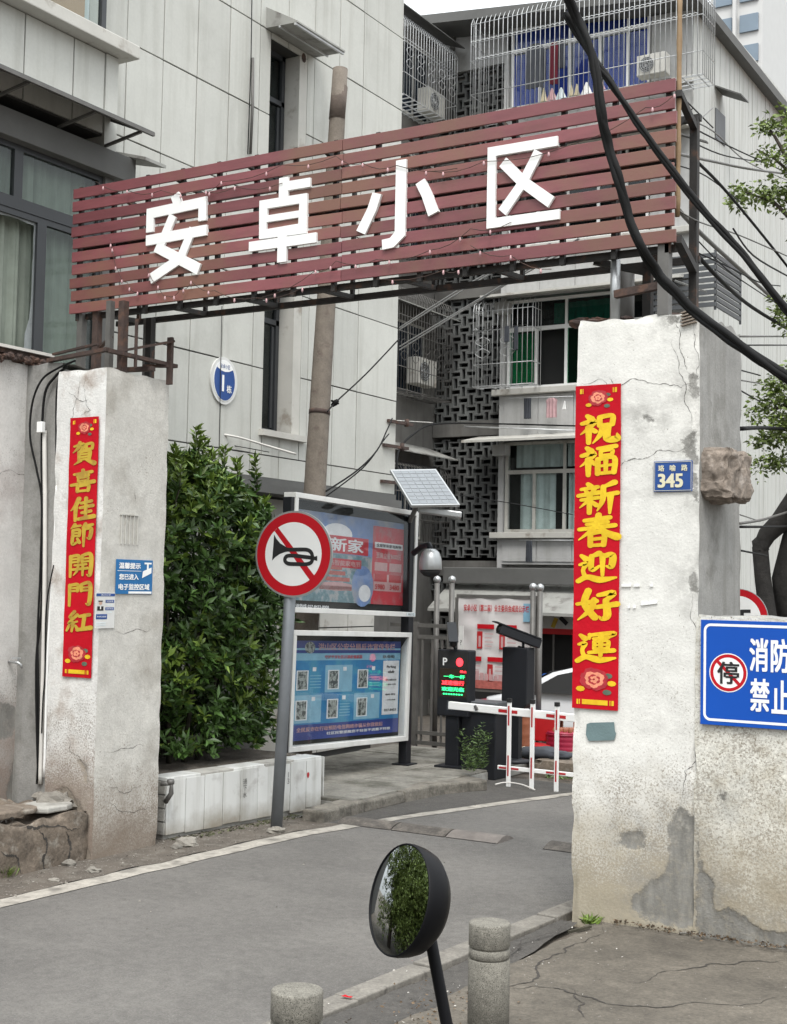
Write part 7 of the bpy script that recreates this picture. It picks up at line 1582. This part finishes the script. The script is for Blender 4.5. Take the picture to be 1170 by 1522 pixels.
for v in (930, 947, 1090, 1105): z = onY(640, v, YF).z; mb = MB(); mb.box(xl, xr, YF-.02, YF+.02, z-.025, z+.025); build('rail', mb, m_steelg, fc)
zt_ = onY(640,947,YF).z; zb_ = onY(640,1105,YF).z
for x in np.arange(xl+.05, xr, .15): mb = MB(); mb.box(x-.012, x+.012, YF-.012, YF+.012, zb_, zt_); build('baluster', mb, m_steelg, fc)
for x in (xl+.4, xr): mb = MB(); mb.box(x-.03, x+.03, YF-.03, YF+.03, 0, onY(640,925,YF).z); build('post', mb, m_steelg, fc)
nbx = thing('notice_card', onY(687,960,16.1), 'narrow white card fixed to the steel post above the parking display', 'card'); mb = MB(); a, b_ = onY(683,930,16.05), onY(689,964,16.05); mb.box(a.x, b_.x, 16.04, 16.05, b_.z, a.z); build('card', mb, m_whitep, nbx); text('lettering', '?', ((a.x+b_.x)/2, 16.039, b_.z+.08), (1,0,0), (0,0,1), m_black, nbx, H=.07)

# ================================================================== CAR, BARRELS, STOOLS
def car(loc, rz, label):
    t = thing('parked_car', loc, label, 'car', rot=(0,0,rz)); L2, W2 = 2.25, .88
    prof = [(-2.25,.45),(-2.28,.62),(-2.2,.88),(-1.75,.98),(-1.15,1.30),(-.6,1.44),(.1,1.46),(.65,1.38),(1.15,1.06),(1.95,.92),(2.22,.75),(2.28,.5),(2.2,.28),(1.75,.25),(-1.75,.25),(-2.15,.3)]
    mb = MB(); n = len(prof); st = [(-1,.0),(-.97,.06),(-.86,.12) ,(0,.13),(.86,.12),(.97,.06),(1,.0)]
    vs = []; secs = [-.88,-.86,-.80,-.70,.70,.80,.86,.88]
    for y in secs:
        k = 1 if abs(y) <= .72 else .985 if abs(y) <= .81 else .95 if abs(y) < .87 else .90
        for x, z in prof:
            zz = z if z < .95 else .95+(z-.95)*1.0; yy = y*(1 if z < .95 else 1-.24*(z-.95)/.5); vs.append((x*(k if z > .3 else 1), yy, .25+(zz-.25)*(1 if k == 1 else k**.5)))
    fs = [(i*n+j, i*n+(j+1)%n, (i+1)*n+(j+1)%n, (i+1)*n+j) for i in range(len(secs)-1) for j in range(n)]+[tuple(range(n))[::-1], tuple((len(secs)-1)*n+j for j in range(n))]
    mb.smooth = True; mb.add(vs, fs); o = build('body', mb, m_carw, t, local=True)
    for s_ in (-1, 1):
        for q in ([(-1.45,1.0),(-1.0,1.27),(-.62,1.36),(-.50,1.36),(-.50,1.0)], [(-.42,1.0),(-.42,1.37),(.12,1.38),(.50,1.31),(.92,1.0)]):
            mb = MB(); vs = [(x, s_*(.885*(1-.24*(z-.95)/.5)+.004), z) for x, z in q]; mb.add(vs, [tuple(range(len(q)))[::(1 if s_ < 0 else -1)]]); build('side_window', mb, m_black, t, local=True)
        for x in (-1.38, 1.42):
            mb = MB(); mb.smooth = True; mb.tube([(x, s_*.70, .31), (x, s_*.89, .31)], .31, 24); w_ = build('wheel', mb, m_tyre, t, local=True); mb = MB(); mb.tube([(x, s_*.84, .31), (x, s_*.895, .31)], .19, 16); build('rim', mb, m_galv, w_, local=True)
        mb = MB(); mb.box(-2.27, -2.12, s_*.55, s_*.84, .68, .84); build('tail_light', mb, m_plred2, t, local=True, bevel=.02); mb = MB(); mb.box(2.05, 2.2, s_*.5, s_*.82, .62, .78); build('headlight', mb, m_galv, t, local=True, bevel=.02)
        mb = MB(); mb.box(-.3, -.15, s_*.885, s_*.90, .78, .81); build('door_handle', mb, m_galv, t, local=True)
    for (xa, za, xb, zb) in ((-1.68,1.02,-1.2,1.30),(.72,1.36,1.12,1.10)): mb = MB(); mb.add([(xa,-.62,za),(xa,.62,za),(xb,.58,zb),(xb,-.58,zb)], [(0,1,2,3)]); o = build('windscreen', mb, m_black, t, local=True); o.location.z = .012; 
    return t
cpos = onY(748, 1060, 19.6); car((cpos.x+2.28, 19.6, -.36), 0.0, 'white car parked behind the barrier, half hidden by the red couplet')
c2 = onY(790, 1000, 23.6)
mb = MB(); a = onY(798, 1000, 21.5); mb.prism([(0,0),(.5,0),(.5,.22),(.15,.28)], (a.x-.05, 21.5, a.z-.28), (1,0,0), (0,0,1), (0,-1,0), .6); tag(build('blue_cover', mb, m_blueP, bevel=.03), 'dark blue covered bundle behind the white car', 'cover')
def barrel(u, v0, v1, Yq, r, m, label, cat='barrel'):
    top, bot = onY(u, v0, Yq), onY(u, v1, Yq); h = top.z-bot.z; t = thing('barrel', (bot.x, Yq, bot.z), label, cat)
    prof = [(r*.92,0),(r,.02)]; 
    for k in range(1, 4): prof += [(r, h*k/4-.02), (r*1.04, h*k/4), (r, h*k/4+.02)]
    prof += [(r, h-.02), (r*1.05, h-.01), (r*1.05, h)]; mb = MB(); mb.lathe(prof, (0,0,0), 22); build('drum', mb, m, t, local=True)
    mb = MB(); mb.lathe([(r*.99,h+.002),(r*.97,h+.02),(r*.5,h+.03)], (0,0,0), 22); build('lid', mb, m, t, local=True); return t
barrel(748, 1052, 1128, 15.6, .19, m_plred, 'tall dark red drum behind the barrier beside the dark housing'); barrel(778, 1060, 1122, 15.5, .10, m_orange, 'narrow orange red bin behind the black pole', 'bin')
barrel(838, 1090, 1119, 15.9, .22, m_plred2, 'round crimson plastic basket of bottles at the foot of the couplet', 'basket')
for k in range(9):
    p = onY(826+k*3.2, 1090, 15.85+(k % 3)*.08); 
mb = MB(); 
for k in range(12): p = onY(824+k*2.6, 1088, 15.8+(k % 3)*.1); mb.lathe([(.02,0),(.028,.03),(.02,.07),(.008,.09)], (p.x, p.y, p.z-.03), 8)
tag(build('bottles', mb, m_orange), 'bottles and jars heaped in the crimson basket', 'bottles', kind='stuff')
def stool(u, vseat, Yq, w_, m, label, back=True):
    p = onY(u, vseat, Yq); zg = .17; t = thing('plastic_chair', (p.x, Yq, zg), label, 'chair'); h = p.z-zg
    mb = MB(); mb.box(-w_/2, w_/2, -.18, .18, h-.03, h); build('seat', mb, m, t, local=True, bevel=.012)
    for sx in (-1, 1):
        for sy in (-1, 1): mb = MB(); mb.bar((sx*w_*.44, sy*.15, h-.03), (sx*w_*.5, sy*.18, 0), .035); build('leg', mb, m, t, local=True)
    if back:
        mb = MB(); mb.box(-w_*.46, w_*.46, .15, .18, h+.02, h+.40); build('backrest', mb, m, t, local=True, bevel=.02)
    return t
stool(800, 1106, 15.7, .34, m_plred, 'red plastic chair behind the middle hanging bar'); stool(845, 1062, 16.2, .36, m_orange, 'orange brown wooden stool in front of the white car', False)
t = thing('table', onY(793,1068,16.4), 'low blue table top among the red stools', 'table'); a, b_ = onY(772,1058,16.4), onY(815,1062,16.4); mb = MB(); mb.box(a.x, b_.x, 16.2, 16.8, a.z-.03, a.z); build('table_top', mb, m_plblue, t)
for x, y in ((a.x+.04,16.24),(b_.x-.04,16.24),(a.x+.04,16.76),(b_.x-.04,16.76)): mb = MB(); mb.box(x-.015, x+.015, y-.015, y+.015, .16, a.z-.03); build('leg', mb, m_steelg, t)
for u, v, m, lbq, sx in ((745,1128,m_cloth3,'pinkish sack lying on the platform edge by the dark housing',.20),(776,1122,m_cloth4,'pale straw coloured sack on the platform',.16),(800,1126,m_cloth1,'dark tarpaulin bundle on the platform',.24),(826,1124,m_cloth1,'second dark bundle, nearest the white pillar',.18)):
    p = onY(u, v, 15.1); mb = MB(); mb.smooth = True; rock(mb, (p.x, 15.1, .20), sx, int(u), sq=(1.2,.8,.35)); o = build('sack', mb, m); tag(o, lbq, 'sack')
P, D, Sz, W_ = [], [], [], []
for k in range(260): a = random.random()*6.28; P.append((random.uniform(-6.7,-5.4), 14.62+random.gauss(0,.05), .01)); D.append((math.cos(a), math.sin(a), random.uniform(.1,.9))); Sz.append(random.uniform(.03,.09)); W_.append(.008)
o = leaf_mesh('ground_cover', P, D, Sz, W_, [m_leafb], None, (-6,14.6,0)); tag(o, 'low weeds along the foot of the platform behind the barrier', 'weeds', kind='stuff')

# ================================================================== TREES AND SIGN BEHIND THE LOW WALL
def crown(name, blobs, parent, m, n, ls=.09, dens=1.0, twig=None):
    P, D, Sz, W_ = [], [], [], []
    for (c, r) in blobs:
        c = Vector(c); k_ = int(n*dens*(r[0]*r[1]*r[2])**.62)
        for i in range(k_):
            d = Vector(rng.normal(size=3)); d.normalize(); s_ = random.random()**.4; p = c+Vector((d.x*r[0], d.y*r[1], d.z*r[2]))*s_
            if noise.noise(p*(2.2/max(r[0], .2)*.5+1.2)) < -.08: continue
            for q in range(4):
                a = Vector(rng.normal(size=3)); a.z = a.z*.5-.1; P.append(tuple(p+a*.03)); D.append(tuple(a)); Sz.append(ls*random.uniform(.6,1.2)); W_.append(ls*random.uniform(.18,.3))
    return leaf_mesh(name, P, D, Sz, W_, [m], parent, ORG[parent.name])
tr = thing('street_tree', (-4.3, 17.5, 0), 'dark trunked tree behind the low wall with leafy boughs reaching in from the right', 'tree')
TY = 13.0
def ty(u, v, y=TY): return onY(u, v, y)
mb = MB(); mb.smooth = True
tk = [ty(1152,1100), ty(1147,960), ty(1140,905), ty(1134,860), ty(1130,815), ty(1140,795), ty(1158,778), ty(1185,740), ty(1230,640), ty(1240,480), ty(1235,330)]; tk[0].z = -.1
mb.tube(tk, [.14,.10,.085,.08,.08,.09,.10,.11,.11,.10,.07], 12); mb.tube([ty(1132,820), ty(1128,805), ty(1134,795)], [.08,.07,.03], 8)
mb.tube([ty(1200,940,13.3), ty(1172,905,13.2), ty(1166,860,13.1), ty(1180,800,13.1), ty(1200,740)], [.16,.13,.12,.11,.10], 10); build('trunk', mb, m_bark, tr)
mb = MB(); mb.tube([ty(1236,420), ty(1190,340), ty(1150,300), ty(1105,285)], [.05,.03,.018,.008], 6); mb.tube([ty(1238,360), ty(1190,270), ty(1150,200), ty(1135,180)], [.05,.03,.015,.008], 6); mb.tube([ty(1190,270), ty(1150,235), ty(1125,222)], [.025,.012,.006], 6); mb.tube([ty(1235,560), ty(1180,600), ty(1145,610)], [.05,.03,.01], 6); build('limb', mb, m_barkm, tr)
def bl_(u, v, ru, rv, y=TY): p = ty(u, v, y); k = 13.5/FPX; return (tuple(p), (ru*k, ru*k*1.1, rv*k))
crown('crown', [bl_(1145,185,26,12), bl_(1168,165,14,22), bl_(1135,232,18,14), bl_(1160,250,22,20), bl_(1170,290,18,26), bl_(1150,285,22,14), bl_(1112,283,24,12), bl_(1090,292,10,9), bl_(1133,292,20,13), bl_(1095,304,8,6), bl_(1200,220,34,50), bl_(1215,330,40,40)], tr, m_leaft, 2600, .062)
crown('crown', [bl_(1150,590,24,26), bl_(1135,610,20,22), bl_(1160,640,26,30), bl_(1138,650,20,18), bl_(1165,560,18,18), bl_(1125,690,10,14), bl_(1150,688,18,12), bl_(1162,455,12,26), bl_(1200,600,40,80), bl_(1128,705,8,10), bl_(1170,480,12,14)], tr, m_leaft, 3800, .062)
rs = thing('round_sign', ty(1112,930,11.5), 'red ringed round traffic sign partly hidden behind the low wall', 'traffic sign'); rs.location.z = 0; ORG[rs.name] = tuple(rs.location)
rp_ = Pl(ty(1100,920,11.5), (1,-.05,0)); cx, cz = rp_.ab(1098,920); R_ = .26
for r, h, m, nm_ in ((R_,0,m_galv,'plate'),(R_*.98,.0012,m_redb,'red_ring'),(R_*.76,.0024,m_white,'white_field')): mb = MB(); mb.prism([(cx+r*math.cos(t), cz+r*math.sin(t)) for t in np.linspace(0, 2*math.pi, 41)[:-1]], rp_.o+rp_.n*h, rp_.ux, rp_.uy, rp_.n, .008 if h == 0 else 0); build(nm_, mb, m, rs)
mb = MB(); p = ty(1104,911,11.5); mb.box(p.x-.05, p.x+.06, 11.49, 11.495, p.z-.05, p.z+.0); 
mb = MB(); mb.prism([rp_.ab(1100,906), rp_.ab(1116,906), rp_.ab(1116,911), rp_.ab(1106,911), rp_.ab(1106,925), rp_.ab(1100,925)], rp_.o+rp_.n*.0036, rp_.ux, rp_.uy, rp_.n, 0); build('black_mark', mb, m_black, rs)
mb = MB(); c_ = rp_.w(cx, cz, -.03); mb.tube([(c_.x,c_.y,0), (c_.x,c_.y,c_.z+.1)], .03, 10); build('pole', mb, m_poleg, rs)
cvv = thing('van', (-1.5, 20, 0), 'dark grey vehicle roof showing above the low wall beside the trunk', 'vehicle'); a = ty(1108, 872, 19); mb = MB(); W = 3.2
prof = [(0,.2),(0,.9),(.15,1.5),(.5,a.z+.0),(2.6,a.z+.02),(3.1,1.4),(3.9,1.1),(4.1,.7),(4.1,.2)]
mb.prism([(a.x-.3+x, z) for x, z in prof], (0,19,0), (1,0,0), (0,0,1), (0,-1,0), 1.7); build('body', mb, m_mgrey, cvv, bevel=.06)
mb = MB(); mb.prism([(a.x+.35,1.45),(a.x+.5,a.z-.12),(a.x+2.2,a.z-.1),(a.x+2.6,1.45)], (0,18.99,0), (1,0,0), (0,0,1), (0,-1,0), .01); build('side_window', mb, m_black, cvv)
for x in (.7, 3.2): mb = MB(); mb.tube([(a.x-.3+x,19.02,.33),(a.x-.3+x,18.98,.33)], .33, 20); build('wheel', mb, m_tyre, cvv)
# trees across the street, behind and left of the camera (they show in the round mirror)
for i, (x, y, h, lbq) in enumerate(((-11,2.2,5.5,'bushy tree left of the wall, seen only in the round mirror, nearest the wall'),(-10.5,-1.2,6.5,'broad green tree seen only in the round mirror, second from the wall'),(-12.5,-4.5,7.5,'tall tree seen only in the round mirror, furthest right'),(-15.5,.5,6.0,'tree behind the first row, seen only in the mirror'),(-9.6,.6,4.2,'low bushy tree closest to the road, seen only in the mirror'))):
    t = thing('street_tree', (x, y, 0), lbq, 'tree'); mb = MB(); mb.smooth = True; mb.tube([(x,y,-.1),(x+.1,y,1.5),(x,y+.1,3),(x+.2,y,5),(x,y,h*.85)], [.22,.18,.15,.1,.04], 10)
    for k in range(5): a_ = k*1.3; mb.tube([(x,y,2.6+k*.5),(x+math.cos(a_)*1.2,y+math.sin(a_)*1.2,3.6+k*.6)], [.08,.03], 6)
    build('trunk', mb, m_barkm, t)
    crown('crown', [((x+random.uniform(-1.5,1.5), y+random.uniform(-1.6,1.6), random.uniform(.6,h*.8)), (random.uniform(.9,1.4),)*3) for _ in range(18)], t, m_leaft if i % 2 == 0 else m_leafb, 480, .15)
